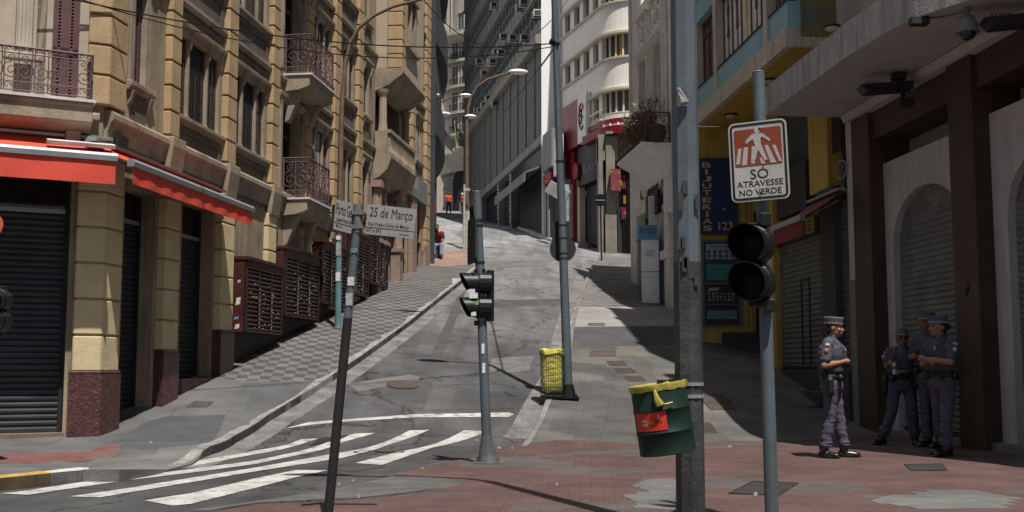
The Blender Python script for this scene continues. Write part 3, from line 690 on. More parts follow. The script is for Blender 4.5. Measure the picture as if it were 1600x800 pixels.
# corner quoins above the cornice
mb = MB(); z = CZ1 + .02; ca = Ff.tz(126, .12)
qa = [cp + Ff.n * .12 + L.n * 0 for _ in (0,)]
cornerN = L.pt(cornerT, 0, .12)
def corner_pil(mb, z0, z1, ta, tb, nf=.12, inset=0):
    A = Ff.pt(ta, 0, -.05); B = Ff.pt(ta, 0, nf - inset); D = L.pt(tb, 0, nf - inset); E_ = L.pt(tb, 0, -.05)
    # meeting point of the two proud faces
    p, d = Ff.pt(0, 0, nf - inset), Ff.d; q, e = L.pt(0, 0, nf - inset), L.d
    det = d.x * (-e.y) + e.x * d.y; k = ((q.x - p.x) * (-e.y) + e.x * (q.y - p.y)) / det
    C_ = p + d * k; ring = [A, B, C_, D, E_]
    mb.loft([[v + Vector((0, 0, z0)) for v in ring], [v + Vector((0, 0, z1)) for v in ring]])
while z < TOP:
    e = z + .45; corner_pil(mb, z, e - .035, ca, L.tz(189, .12)); corner_pil(mb, e - .035, e, ca + .03, L.tz(189, .12) - .03, .12, .035); z = e
mb.build('pilaster', m_quoin, CB, bevel=.012)
# ground-floor columns, cream blocks on a rough granite base
def column(builder, z0, zb, z1, h, mat=m_cream):
    mb = MB(); z = zb
    while z < z1 - .02:
        e = min(z + h, z1); builder(mb, z, e - .03, 0); builder(mb, e - .03, e, .03); z = e
    mb.build('column', mat, CB, bevel=.014)
    g1 = MB(); builder(g1, z0, z0 + .42, -.05); builder(g1, zb - .05, zb, -.03); c_ = g1.build('column_base', m_granite, CB, bevel=.012)
    g3 = MB(); builder(g3, z0 + .42, zb - .05, -.03); g3.build('rough_block', m_graniter, c_)
ca2 = Ff.tz(119, .14); cb2 = L.tz(191, .14)
column(lambda m, a, b, i: corner_pil(m, a, b, ca2 + i, cb2 - i, .14, i), -.3, 1.12, CZ0, .52)
P1 = (L.tz(259, .14), L.tz(281, .14))
column(lambda m, a, b, i: L.box(m, P1[0] + i, P1[1] - i, a, b, -.1, .14 - i), -.1, 1.45, CZ0, .50)
P2 = (L.tz(347, .14), L.tz(366, .14))
column(lambda m, a, b, i: L.box(m, P2[0] + i, P2[1] - i, a, b, -.1, .14 - i), .2, 1.85, CZ0, .50)
for tt in (6.0, 8.3, 10.5, 12.7): pil(L, tt, tt + .5, 2.6, CZ0, .1, .5, m_cream)
# ---- cornice over the ground floor
def cornice(fr, t0, t1, z0, z1, n):
    mb = MB(); h = z1 - z0
    fr.profile(mb, t0, t1, [(-.04, z0), (n * .3, z0), (n * .35, z0 + h * .3), (n * .55, z0 + h * .45), (n * .7, z0 + h * .62), (n, z0 + h * .72), (n, z0 + h * .9), (n * .8, z1), (-.04, z1 + .03)])
    return mb.build('cornice', m_trim, CB)
cornice(L, cornerT + .05, 13.2, CZ0 + .14, CZ1 - .05, .15); cornice(Ff, fL, -.06, CZ0 + .1, CZ1 - .12, .14)
for a in (1.13, 3.6, 6.02, 8.3, 10.5, 12.7):
    mb = MB(); L.profile(mb, a, a + .5, [(.05, CZ0 - .1), (.14, CZ0 - .05), (.16, CZ0 + .1), (.21, CZ0 + .42), (.21, CZ1 - .03), (.05, CZ1 - .02)]); mb.build('cornice_block', m_trim, CB, bevel=.01)
for z in (7.35, 10.1, 12.75, 15.6):       # thin string courses
    mb = MB(); L.profile(mb, cornerT + .1, Ew, [(-.02, z), (.05, z), (.09, z + .06), (.09, z + .12), (-.02, z + .15)]); Ff.profile(mb, fL, -.1, [(-.02, z + .2), (.05, z + .2), (.09, z + .26), (.09, z + .32), (-.02, z + .35)]); mb.build('string_course', m_trim, CB)
# ---- ground-floor doors
def roller(fr, t0, t1, z0, z1, zt, n=-.30, pitch=.085, mat=m_shut, rail=m_rail, par=None, name='door_shutter', zg=None):
    mb = MB(); fr.shutter(mb, t0, t1, z0, zt - .03, n, pitch); fr.box(mb, t0, t1, z0, z0 + .05, n - .02, n + .045)
    o = mb.build(name, mat, par or CB)
    if z1 > zt + .1:
        a = MB(); fr.box(a, t0, t1, zt - .03, zt + .03, n - .05, n + .06); a.build('transom_bar', rail, o)
        c_ = MB(); fr.box(c_, t0, t1, zt + .03, z1, n - .05, n); c_.build('transom_glass', m_glass, o)
    s = MB()
    for x in (t0, t1 - .05): fr.box(s, x, x + .05, z0, z1, n - .02, n + .07)
    s.build_each('guide_rail', m_dark, o); return o
q = MB(); L.box(q, P2[1] + .02, 14.6, -.2, 4.2, -.03, .012); q.v = [(p[0], p[1], min(p[2], T(p[0], p[1]) + (1.35 if p[2] > 1 else -.3))) for p in q.v]; q.build('dark_plinth', M('sooty_plinth', (.022, .017, .015), .6, .3, 3), CB)
zt = Ff.uv(50, 329, -.3)[1]
roller(Ff, fL + .5, sh1, .25, 4.12, zt)
mb = MB(); Ff.box(mb, fL, sh1 + .02, -.4, .245, -.4, .06); mb.build_each('threshold', M('brown_step', (.17, .115, .095), .8, .25, 3, stain=(.07, .06, .055)), CB)
mb = MB(); Ff.box(mb, sh1, sh1 + .16, .1, 4.15, -.3, -.05); mb.build('door_jamb', M('brown_jamb', (.13, .085, .07), .7), CB)
roller(L, gd[0][0], gd[0][1], .30, 3.9, L.uv(215, 351, -.3)[1]); roller(L, gd[1][0], gd[1][1], 1.0, 4.0, L.uv(310, 376, -.3)[1])
mb = MB(); L.box(mb, gd[0][0], gd[0][1] + .05, -.3, .29, -.4, .05); L.box(mb, gd[1][0] - .03, gd[1][1] + .05, .1, .98, -.4, .10); mb.build_each('threshold', MATS['brown_step'], CB)
# ---- balconies
def balcony(fr, t0, t1, zb, pr, parent, rh=.92, bracket=True, slabh=.26, rmat=m_ironp):
    s = MB(); fr.profile(s, t0, t1, [(-.1, zb - slabh - .1), (pr * .55, zb - slabh - .06), (pr - .05, zb - slabh), (pr, zb - slabh + .03), (pr, zb - .05), (pr + .03, zb - .05), (pr + .03, zb), (-.1, zb)])
    b_ = s.build('balcony', m_trim, parent, bevel=.01)
    e = MB(); fr.box(e, t0 - .03, t1 + .03, zb + .004, zb + .045, -.02, pr + .06); e.build('ledge', m_marble, b_)
    if bracket:
        k = MB()
        for x in (t0 + .12, t1 - .32): fr.profile(k, x, x + .2, [(0, zb - slabh - .75), (.1, zb - slabh - .7), (pr * .4, zb - slabh - .35), (pr * .62, zb - slabh - .06), (0, zb - slabh - .06)])
        k.build_each('bracket', m_trim, b_, bevel=.01)
    r_ = MB(); railing(r_, fr, t0 + .03, t1 - .03, zb + .045, zb + rh, pr)
    lf = Fr(tuple(fr.pt(t0 + .03, 0, 0))[:2], (fr.n.x, fr.n.y)); railing(r_, lf, .02, pr, zb + .045, zb + rh, 0)
    rf = Fr(tuple(fr.pt(t1 - .03, 0, 0))[:2], (fr.n.x, fr.n.y)); railing(r_, rf, .02, pr, zb + .045, zb + rh, 0)
    r_.build('railing', rmat, b_)
    return b_
def tall_door(fr, a, b, z0, z1, parent, mat=m_plum, louvre=True, n=-.2):
    d_ = MB(); h = (b - a) / 2
    for x in (a, a + h):
        for q in (x, x + h - .07): fr.box(d_, q, q + .07, z0, z1, n - .05, n)
        for z in (z0, z0 + (z1 - z0) * .34, z0 + (z1 - z0) * .72, z1 - .1): fr.box(d_, x, x + h, z, z + .1, n - .05, n)
        if louvre:
            z = z0 + .12
            while z < z1 - .12: fr.profile(d_, x + .07, x + h - .07, [(n - .045, z + .03), (n - .008, z), (n - .008, z + .012), (n - .045, z + .042)]); z += .05
    o = d_.build('balcony_door', mat, parent); bk = MB(); fr.box(bk, a, b, z0, z1, n - .09, n - .06); bk.build('pane', m_glass2, o); return o
for k, z in enumerate(balz):
    pr = .58; balcony(L, L.tz(437.5, 0), L.tz(513, .58) if k == 0 else L.tz(516, .58), z - .1 if k else 4.78, pr, CB)
    fm = MB(); L.profile(fm, 6.6, 8.4, [(-.1, z + 2.2), (.05, z + 2.2), (.1, z + 2.3), (.11, z + 2.38), (-.1, z + 2.42)])
    for x in (6.68, 8.2): L.box(fm, x, x + .14, z, z + 2.2, -.3, .08); L.profile(fm, x, x + .16, [(0, z + 1.85), (.06, z + 1.92), (.09, z + 2.2), (0, z + 2.2)])
    fm.build_each('door_surround', m_trim, CB, bevel=.01)
    tall_door(L, 6.95, 8.1, z, z + 2.15, CB, m_wood, False)
# front balcony on the square
fb0 = Ff.tz(-220); 
zb = Ff.uv(100, 158, .6)[1]
balcony(Ff, Ff.tz(-330, .6), Ff.tz(136.5, .6), zb, .62, CB, rh=Ff.uv(100, 82, .6)[1] - zb, slabh=.30)
tall_door(Ff, dt[0] + .06, dt[1] - .02, 4.8, 7.55, CB, m_plum, True, -.12)
fm = MB(); Ff.box(fm, dt[0] - .18, dt[0] + .05, 4.75, 7.6, -.2, .04); Ff.box(fm, dt[1] - .02, dt[1] + .14, 4.75, 7.6, -.2, .04); Ff.box(fm, wt[0] - .2, wt[0] + .05, 4.75, 7.6, -.2, .04); Ff.box(fm, wt[1] - .05, wt[1] + .14, 4.75, 7.6, -.2, .04); Ff.box(fm, wt[0] - .1, wt[1] + .1, 5.55, 5.65, -.1, .06)
fm.build_each('door_surround', M('pale_stucco', (.40, .34, .26), .9, .12, 2, stain=(.25, .2, .15)), CB, bevel=.01)
wm = MB(); Ff.box(wm, wt[0], wt[1], 5.0, 7.6, -.25, -.2); wo = wm.build('window', m_curtain, CB)
bm_ = MB()
for k in range(5): x = wt[0] + .06 + (wt[1] - wt[0] - .12) * k / 4; Ff.box(bm_, x - .03, x + .03, 5.0, 7.6, -.2, -.15)
Ff.box(bm_, wt[0], wt[1], 5.75, 5.83, -.2, -.14); bm_.build('sash', M('pale_frame', (.42, .37, .30), .7), wo)
# small street number plate
pm = MB(); a = L.uv(186, 222, .15); b = L.uv(200, 234, .15); L.box(pm, a[0] - .02, a[0] + .3, b[1], b[1] + .18, .1, .15); pm.build('street_plate', m_dark, CB)
# ---- oriel with loggia below
OZ = 9.72; on = .75
om = MB(); oo = [(15.6, 16.9, z + .1, z + 1.75) for z in (10.5, 13.2)]
ORI = Fr(tuple(L.pt(14.93, 0, on))[:2], (L.d.x, L.d.y)); OW = 3.1
ORI.wall(om, 0, OW, OZ, TOP, [(.65, 1.9, z + .3, z + 1.8) for z in (10.4, 13.2)], .3)
sidef = Fr(tuple(L.pt(14.93, 0, 0))[:2], (L.n.x, L.n.y)); sidef.wall(om, 0, on, OZ, TOP, [], .1)
sf2 = Fr(tuple(L.pt(14.93 + OW, 0, on))[:2], (-L.n.x, -L.n.y)); sf2.wall(om, 0, on, OZ, TOP, [], .1)
om.quad(L.pt(14.93, OZ, 0), L.pt(14.93 + OW, OZ, 0), L.pt(14.93 + OW, OZ, on), L.pt(14.93, OZ, on))
ob_ = om.build('oriel', M('pale_oriel', (.40, .33, .235), .9, .1, 2, stain=(.3, .24, .17), stain_amt=.4), CB)
for z in (10.4, 13.2):
    q = MB(); ORI.box(q, .65, 1.9, z + .3, z + 1.8, -.35, -.28); qo = q.build('window', m_glass2, ob_)
    q = MB(); 
    for x in (.68, 1.27, 1.86): ORI.box(q, x - .05, x + .05, z + .3, z + 1.8, -.28, .03)
    ORI.box(q, .5, 2.05, z + .18, z + .3, -.2, .12); ORI.box(q, .5, 2.05, z + 1.8, z + 1.95, -.2, .1); q.build('window_frame', m_trim, ob_)
def pilp(fr, a, b, z0, z1, par, n=.04, h=.42, mat=m_quoin):
    mb = MB(); z = z0
    while z < z1 - .05:
        e = min(z + h, z1); fr.box(mb, a, b, z, e - .035, -.02, n); z = e
    mb.build('quoin', mat, par, bevel=.01)
pilp(sidef, .36, on + .03, OZ + .1, TOP, ob_); pilp(ORI, -.03, .42, OZ + .1, TOP, ob_)
k = MB(); L.profile(k, 14.9, 14.93 + OW + .03, [(0, 9.15), (.12, 9.2), (.4, 9.32), (.62, 9.5), (on + .05, OZ - .1), (on + .07, OZ - .02), (on + .05, OZ + .12), (0, OZ + .12)]); k.build('oriel_base', m_trim, ob_)
lg = MB(); L.profile(lg, 14.8, 18.2, [(0, 6.55), (.15, 6.6), (.42, 6.85), (.5, 7.1), (.52, 7.18), (0, 7.18)]); lo = lg.build('loggia', m_trim, CB)
bl = MB(); L.box(bl, 14.85, 18.15, 7.9, 8.0, .32, .5)
for kx in range(16):
    x = 14.95 + kx * .21; bl.tube([L.pt(x, 7.18, .42), L.pt(x, 7.35, .42), L.pt(x, 7.5, .42), L.pt(x, 7.7, .42), L.pt(x, 7.9, .42)], [.05, .07, .04, .055, .05], 7)
bl.build('balustrade', m_trim, lo)
for x in (14.98, 17.9):
    c_ = MB(); c_.tube([L.pt(x, 7.95, .22), L.pt(x, 8.2, .22), L.pt(x, 8.95, .22), L.pt(x, 9.1, .22), L.pt(x, 9.2, .22)], [.15, .12, .11, .16, .17], 12); L.box(c_, x - .18, x + .18, 7.18, 7.95, .04, .4); c_.build('loggia_column', m_trim, lo)
q = MB(); L.box(q, 14.95, 17.9, 7.15, 9.55, -.42, -.4); q.build('loggia_window', m_glass2, lo)
# entrance beneath, with pinkish granite columns, grey shutters beside it
m_pink = M('pink_granite', (.30, .20, .165), .6, .25, 6, .2, 60, stain=(.12, .09, .08))
for x in (14.85, 15.5, 17.45):
    c_ = MB(); L.box(c_, x - .22, x + .22, 2.9, 4.7, -.05, .24); L.box(c_, x - .26, x + .26, 4.7, 4.82, -.05, .3); c_.tube([L.pt(x, 4.82, .1), L.pt(x, 6.3, .1)], [.17, .14], 12); L.box(c_, x - .22, x + .22, 6.3, 6.5, -.05, .28); c_.build('entrance_column', m_pink, CB)
q = MB(); L.box(q, 15, 17.3, 3.2, 6.5, -.42, -.38); q.build('entrance_door', m_wood, CB)
m_gsh = M('grey_shutter', (.13, .13, .125), .6, .2, 3)
for a, b, z0, z1 in ((18.3, 19.2, 4.0, 6.3), (20.3, 21.3, 4.2, 6.7)):
    roller(L, a, b, z0, z1, z1, -.15, .08, m_gsh)
for a, b, z0, z1 in ((18.1, 20.0, 6.75, 7.05), (20.0, 21.55, 6.75, 7.5)):
    q = MB(); L.box(q, a, b, z0, z1, 0, .18); q.build('fascia_box', M('grey_fascia', (.17, .175, .18), .6), CB)
q = MB(); L.box(q, 19.45, 20.1, 3.5, 6.7, -.02, .14); L.box(q, 21.5, 22.25, 3.5, 5.4, .0, .15); q.build_each('pink_pier', m_pink, CB)
q = MB(); L.box(q, 18.6, 19.5, 7.2, 9.0, -.42, -.38); q.build('window_pane', m_glass2, CB)
# ---- closed louvred display boxes hung on the wall
m_box = M('dark_brown_box', (.030, .017, .0145), .5, .25, 4, stain=(.02, .012, .01))
m_boxs = M('oxblood_side', (.058, .015, .013), .5, .25, 4)
m_stud = M('pale_studs', (.45, .43, .4), .5)
specs = [(367, 387, 443, 405, 519, 'first brown louvred display box, lowest on the slope, its side pasted with stickers', .30),
         (434, 448, 500, 388, 494, 'second brown louvred display box up the slope from the corner', .30),
         (503, 506, 542, 378, 474, 'third louvred display box, half hidden by the lamp post', .28),
         (542, 546, 577, 360, 458, 'fourth louvred display box, right of the leaning sign pole', .28),
         (577, 580, 607, 348, 443, 'last louvred display box, highest on the slope beside the stone entrance', .28)]
for k, (ul, u0, u1, vt, vb, lb, n) in enumerate(specs):
    a, zt_ = L.uv(u0, vt, n); b = L.tz(u1, n); zb_ = L.uv(u0, vb, n)[1]; c_ = L.pt((a + b) / 2, zb_, 0)
    q_all = None; t_ = thing('display_box', lb, 'display box', tuple(c_), 'display boxes along the left wall')
    q = MB(); L.box(q, a, b, zb_, zt_, .03, n - .06); L.box(q, a - .02, b + .02, zt_, zt_ + .06, .02, n + .03); q.build('case', m_boxs, t_)
    q = MB(); z = zb_ + .05
    for x in (a, a + (b - a) * .33, a + (b - a) * .67, b - .04): L.box(q, x, x + .04, zb_, zt_, n - .06, n)
    L.box(q, a, b, zb_, zb_ + .04, n - .06, n); L.box(q, a, b, zt_ - .16, zt_, n - .06, n)
    while z < zt_ - .18: L.profile(q, a, b, [(n - .06, z), (n - .02, z), (n - .008, z + .02), (n - .05, z + .075), (n - .06, z + .075)]); z += .085
    q.mi = 1
    for i in range(30):
        x = random.uniform(a + .05, b - .05); z = zb_ + .1 + .085 * random.randint(0, 10); s = random.uniform(.004, .010); L.box(q, x - s, x + s, z - s * .7, z + s * .7, n - .02, n + .004)
    for xx in (.345, .685):
        for i in range(9): z = zb_ + .1 + i * .085; x = a + (b - a) * xx; L.box(q, x - .006, x + .006, z, z + random.uniform(.02, .06), n - .02, n + .006)
    q.build('louvred_front', [m_box, m_stud], t_)
    if k == 0:
        sf = Fr(tuple(L.pt(a, 0, 0))[:2], (L.n.x, L.n.y))
        for (z, w_, h_, x, cc) in ((zt_ - .42, .07, .06, .14, (.35, .42, .44)), (zt_ - .80, .1, .16, .13, (.55, .55, .53)), (zt_ - 1.12, .1, .06, .1, (.12, .22, .32)), (zt_ - 1.28, .1, .1, .12, (.5, .5, .5))):
            q = MB(); sf.prism(q, [(x - w_ * .5, z - h_ * .5), (x + w_ * .4, z - h_ * .35), (x + w_ * .5, z + h_ * .5), (x - w_ * .3, z + h_ * .4)], 0, .003); q.build('sticker', M('sticker%.2f' % z, cc, .7, .4, 30), t_)
# ---- awnings
def awning(name, label, fr, t0, t1, zback, zfront, n0, n1, vh, open_l=False, cassette=None):
    c_ = fr.pt((t0 + t1) / 2, zback, n0); t_ = thing('awning', label, 'awning', tuple(c_))
    q = MB(); N = 30; rows = []
    for i in range(N + 1):
        t = t0 + (t1 - t0) * i / N; rows.append([fr.pt(t, zback + (zfront - zback) * j / 6 - .03 * math.sin(math.pi * j / 6) * (1 + .15 * math.sin(i * 1.9)), n0 + (n1 - n0) * j / 6) for j in range(7)])
    vs = [p for r_ in rows for p in r_]; fs = [(i * 7 + j, (i + 1) * 7 + j, (i + 1) * 7 + j + 1, i * 7 + j + 1) for i in range(N) for j in range(6)]
    q.add(vs, fs); q.build('canopy', m_awn, t_, smooth=True)
    q = MB(); vs = []; M_ = 60; fs = []
    for i in range(M_ + 1):
        t = t0 + (t1 - t0) * i / M_
        for j in range(5): vs.append(fr.pt(t, zfront - .04 - vh * j / 4, n1 + .02 + .002 * j * math.sin(i * .9 + .6 * math.sin(i * .37) + j * .5)))
    fs = [(i * 5 + j, (i + 1) * 5 + j, (i + 1) * 5 + j + 1, i * 5 + j + 1) for i in range(M_) for j in range(4)]; q.add(vs, fs); q.build('valance', m_awn, t_, smooth=True)
    q = MB(); fr.profile(q, t0 - .02, t1 + .02, [(n1 - .05, zfront - .06), (n1 + .05, zfront - .06), (n1 + .06, zfront + .01), (n1 + .03, zfront + .05), (n1 - .05, zfront + .05)]); q.build('front_rail', m_rail, t_)
    q = MB(); fr.profile(q, t0 - .05, t1 + .05, [(n0 - .06, zback - .02), (n0 + .12, zback - .01), (n0 + .13, zback + .03), (n0, zback + .06)]); q.build('back_rail', m_rail, t_)
    q = MB()
    for t in (t0 + .25, t1 - .25):
        e = fr.pt((t + (t0 + t1) / 2) / 2, (zback + zfront) / 2 - .12, (n0 + n1) / 2); q.tube([fr.pt(t, zback - .15, n0), e, fr.pt(t, zfront, n1)], .02, 6)
    q.build_each('folding_arm', m_rail, t_); return t_
n1 = 1.0
a = Ff.uv(181, 246, n1)
awning('awning', 'red awning with grey rail over the wide black shutter at the corner', Ff, fL + .3, a[0], Ff.uv(90, 214, .15)[1], a[1], .15, n1, .34)
q = MB(); a0, a1 = Ff.uv(74, 223, .75), Ff.uv(180, 226, .75); zc0 = (Ff.uv(120, 227, .75)[1]); Ff.profile(q, a0[0], a1[0], [(.55, zc0 + .03), (.8, zc0 - .02), (.82, zc0 + .03), (.6, zc0 + .09)]); tag(q.build('awning_cover', m_marble), 'pale metal cover strip lying along the top of the corner awning', 'cover strip')
n2 = .75
b0 = Lz(205, 262, n2); b1 = L.uv(393, 327, n2)
zb2 = L.uv(190, 229, .12)
awning('awning', 'red awning sloping over the two narrow shutter doors on the hill side', L, b0[0] - .0, b1[0], zb2[1] - .1, b1[1] + .0, .12, n2, .26)
# ================================================================== right: brown pillared building
m_brownst = M('brown_stone', (.062, .037, .027), .55, .3, 3, .2, 50, .1, 40, stain=(.035, .024, .018), stain_amt=.6, streak=True)
m_wpaint = M('white_wall_paint', (.46, .445, .44), .8, .1, 2, .06, 40, .2, 25, stain=(.25, .23, .22), stain_amt=.5, streak=True)
m_conc = M('weathered_concrete', (.33, .32, .31), .9, .2, 2.5, .15, 50, .5, 25, stain=(.12, .115, .11), stain_amt=.8, streak=True)
m_soffit = M('soffit_plaster', (.43, .40, .385), .85, .12, 1.2)
m_gshut = M('grey_roller', (.16, .165, .16), .5, .25, 2, .15, 30, stain=(.07, .068, .062), stain_amt=.6)
m_granite2 = M('grey_granite_strip', (.17, .17, .165), .6, .2, 8)
Rf = Fr((6.6, 15.2), (.0837, -.9965))
tF = Rf.tz(1326)
NB = thing('pillared_building', 'brown pillared building with white arches and roller shutters behind the police', 'building', tuple(Rf.pt(tF / 2, 0, -1)))
nr = -.26
zc = Rf.uv(1202, 176, 1.5)[1]; zct = Rf.uv(1203, 131, 1.5)[1]
p1 = (Rf.tz(1335), Rf.tz(1362)); p2 = (Rf.tz(1489), Rf.tz(1527)); END = 4.6
wtop = Rf.uv(1383, 255, nr)[1]
def archpts(t0, tc_, zs, za, k=14):
    """left half up and right half down"""
    r = tc_ - t0; return [(tc_ - r * math.cos(math.pi * i / k), zs + (za - zs) * (1 - (1 - math.sin(math.pi * i / k)) ** 1.25) if False else zs + (za - zs) * math.sin(math.pi * i / k) ** .85) for i in range(k + 1)]
def arch_wall(mb, fr, t0, t1, z1, at0, atc, zs, za, n, depth):
    pts = [(at0, -.3)] + archpts(at0, atc, zs, za) + [(2 * atc - at0, -.3)]
    # left strip, right strip, spandrels as fans of quads
    mb.quad(fr.pt(t0, -.3, n), fr.pt(at0, -.3, n), fr.pt(at0, z1, n), fr.pt(t0, z1, n))
    e = min(t1, 2 * atc - at0)
    if t1 > 2 * atc - at0: mb.quad(fr.pt(2 * atc - at0, -.3, n), fr.pt(t1, -.3, n), fr.pt(t1, z1, n), fr.pt(2 * atc - at0, z1, n))
    for (a, za_), (b, zb_) in zip(pts[1:-1], pts[2:-1]): mb.quad(fr.pt(a, za_, n), fr.pt(b, zb_, n), fr.pt(b, z1, n), fr.pt(a, z1, n))
    for (a, za_), (b, zb_) in zip(pts, pts[1:]): mb.quad(fr.pt(a, za_, n), fr.pt(b, zb_, n), fr.pt(b, zb_, n - depth), fr.pt(a, za_, n - depth))
q = MB(); Rf.box(q, tF, END, -.3, zct - .05, -6, -.75); Rf.box(q, tF, END, zct - .1, 13.5, -6, -.02)
q.build('wall', M('grey_upper_wall', (.30, .29, .275), .9, .15, 1.5, stain=(.14, .13, .12), stain_amt=.6, streak=True), NB)
for k, (a, b) in enumerate((p1, p2, (2.75, 3.2))):
    q = MB(); Rf.box(q, a, b, -.3, zc + .1, -.75, 0); q.build('pillar', m_brownst, NB, bevel=.012)
q = MB(); Rf.box(q, p1[1], END, wtop + .42, zc + .05, -.72, -.08); q.build('beam', m_brownst, NB)
q = MB(); Rf.box(q, tF, p1[0], 2.75, zc + .1, -.3, -.01); q.build('corner_strip', m_wpaint, NB); q = MB(); Rf.box(q, tF, p1[0], -.3, 2.75, -.3, .004); q.build('corner_strip', m_granite2, NB)
at0 = Rf.uv(1396, 400, nr)[0]; atc = Rf.tz(1447, nr); za = Rf.uv(1447, 287, nr)[1]; zs = Rf.uv(1394, 392, nr)[1]
q = MB(); arch_wall(q, Rf, p1[1], p2[0], wtop, at0, atc, zs, za, nr, .16); q.quad(Rf.pt(p1[1], wtop, nr), Rf.pt(p2[0], wtop, nr), Rf.pt(p2[0], wtop, nr - .45), Rf.pt(p1[1], wtop, nr - .45)); q.build('arched_wall', m_wpaint, NB)
bt0 = Rf.uv(1577, 400, nr)[0]; bzs = Rf.uv(1572, 342, nr)[1]; bw = atc - at0
q = MB(); arch_wall(q, Rf, p2[1], END, wtop + .05, bt0, bt0 + bw, bzs, za, nr, .16); q.build('arched_wall', m_wpaint, NB)
def rshut(par, fr, a, b, z0, z1, n, pitch, mat, rail=None):
    q = MB(); fr.shutter(q, a, b, z0, z1, n, pitch, .02); o = q.build('roller_shutter', mat, par)
    q = MB(); fr.box(q, a, b, z0, z0 + .07, n - .02, n + .04); q.build('bottom_bar', rail or m_dark, o); return o
rshut(NB, Rf, at0 - .02, 2 * atc - at0 + .02, .12, za + .1, nr - .13, .095, m_gshut); rshut(NB, Rf, bt0 - .02, min(END, bt0 + 2 * bw), .16, za + .1, nr - .13, .095, m_gshut)
q = MB(); Rf.box(q, p1[1], p2[0], -.3, .11, -.75, nr + .06); q.build('door_step', m_granite2, NB); q = MB(); Rf.box(q, p2[1] - .05, END, -.3, .13, -.75, nr + .16); q.build('door_step', m_granite2, NB)
# tag scrawled on the second pillar
fr2 = Rf; q = MB(); a, z = Rf.uv(1511, 458, 0)
for k in range(3): q.tube([fr2.pt(a - .05 + .03 * k, z - .07 + .03 * k, .002), fr2.pt(a - .02 + .03 * k, z + .03 + .04 * k, .002), fr2.pt(a + .0 + .03 * k, z - .04 + .03 * k, .002), fr2.pt(a + .02 + .03 * k, z + .05 + .02 * k, .002)], .006, 4)
q.build('scrawl', M('black_spray', (.012, .01, .01), .7), NB)
# canopy slab, plan in (t, n), rounded at the near corner
def yt(Y, x):      # plan point -> (t,n)
    r = Vector((x, Y, 0)) - Rf.p; return (r.dot(Rf.d), r.dot(Rf.n))
plan = [(tF - .02, -.1), (tF - .02, 1.5), (-2.5, 1.5), yt(16.2, 5.02), yt(15.1, 5.19), yt(14.5, 5.36), yt(14.05, 5.6), yt(13.5, 6.0), yt(12.9, 6.35), yt(12.0, 6.68), (END, .1), (END, -.1)]
q = MB(); k = len(plan); vs = [Rf.pt(t, zc, n) for t, n in plan] + [Rf.pt(t, zct, n) for t, n in plan]
q.add(vs, [tuple(range(k, 2 * k))] + [(i, (i + 1) % k, (i + 1) % k + k, i + k) for i in range(k)])
cano = q.build('canopy', m_conc, NB)
q = MB(); q.add([Rf.pt(t, zc, n) for t, n in plan], [tuple(range(k - 1, -1, -1))]); q.build('soffit', m_soffit, cano)
q = MB(); Rf.profile(q, tF + .1, END, [(-.1, zc - .16), (.06, zc - .14), (.12, zc - .03), (.12, zc - .014), (-.1, zc - .014)]); q.build('soffit_moulding', m_soffit, cano)
q = MB(); a = Rf.uv(1378, 2, 0)[0]; b = Rf.uv(1412, 2, 0)[0]; zz = Rf.uv(1395, 12, 0)[1]; Rf.box(q, a, b, zz, zz + 1.4, -.02, -.004); wo = q.build('window', m_glass, NB)
q = MB()
for i in range(10): x = a + (b - a) * i / 9; q.tube([Rf.pt(x, zz, .04), Rf.pt(x, zz + 1.4, .04)], .01, 5)
q.tube([Rf.pt(a, zz + .04, .04), Rf.pt(b, zz + .04, .04)], .014, 5); q.build('window_grille', m_dark, wo)
q = MB(); Rf.box(q, tF, Rf.tz(1334), zct - .05, 13.5, -.3, .1); q.build('corner_post', m_wpaint, NB)
# things hung under the canopy
def hang(u, v, dz, n=None):
    r = ray(u, v); k = (zc - dz - H) / r.z; return r * k + Vector((0, 0, H))
c = hang(1510, 12, 0); t_ = thing('dome_camera', 'grey dome security camera hanging beneath the white canopy', 'camera', tuple(c))
q = MB(); n = 20; pr = [(.05, 0), (.05, -.05), (.03, -.06), (.03, -.09), (.085, -.12), (.125, -.2), (.135, -.29), (.15, -.30), (.15, -.33), (.12, -.335)]
q.loft([[(c.x + r_ * math.cos(2 * math.pi * i / n), c.y + r_ * math.sin(2 * math.pi * i / n), c.z + z) for i in range(n)] for r_, z in pr]); q.build('housing', M('camera_grey', (.16, .16, .16), .5), t_, smooth=True)
q = MB(); q.ellip((c.x, c.y, c.z - .335), .105, .105, .10, 20, 10); q.build('dome_lens', glass('smoked_dome', (.012, .012, .013), .1), t_, smooth=True)
def flood(u, v, lb, w_, yaw, dz):
    c = hang(u, v, dz); t_ = thing('floodlight', lb, 'floodlight', tuple(c)); f = Fr((c.x, c.y), (math.cos(yaw), math.sin(yaw)))
    q = MB(); f.prism(q, [(-w_ / 2, .0), (w_ / 2, .06), (w_ / 2, -.07), (-w_ * .38, -.12)], -.16, .16)
    for i in range(5): f.box(q, -w_ / 2 + .1 + i * .05, -w_ / 2 + .12 + i * .05, .03, .05, -.16, .16)
    q.v = [(p[0], p[1], p[2] + c.z) for p in q.v]; q.build('housing', m_dark, t_, bevel=.01)
    q = MB(); f.box(q, w_ * .3, w_ * .38, -.3, .12, -.02, .02); f.box(q, w_ * .15, w_ * .4, .1, dz, -.08, .08); f.box(q, w_ * .25, w_ * .52, -.32, -.22, -.1, .1); q.v = [(p[0], p[1], p[2] + c.z) for p in q.v]; q.build_each('bracket', m_dark, t_)
flood(1382, 135, 'black floodlight on a bracket under the canopy, nearer the crossing sign', .82, R(-3), .22)
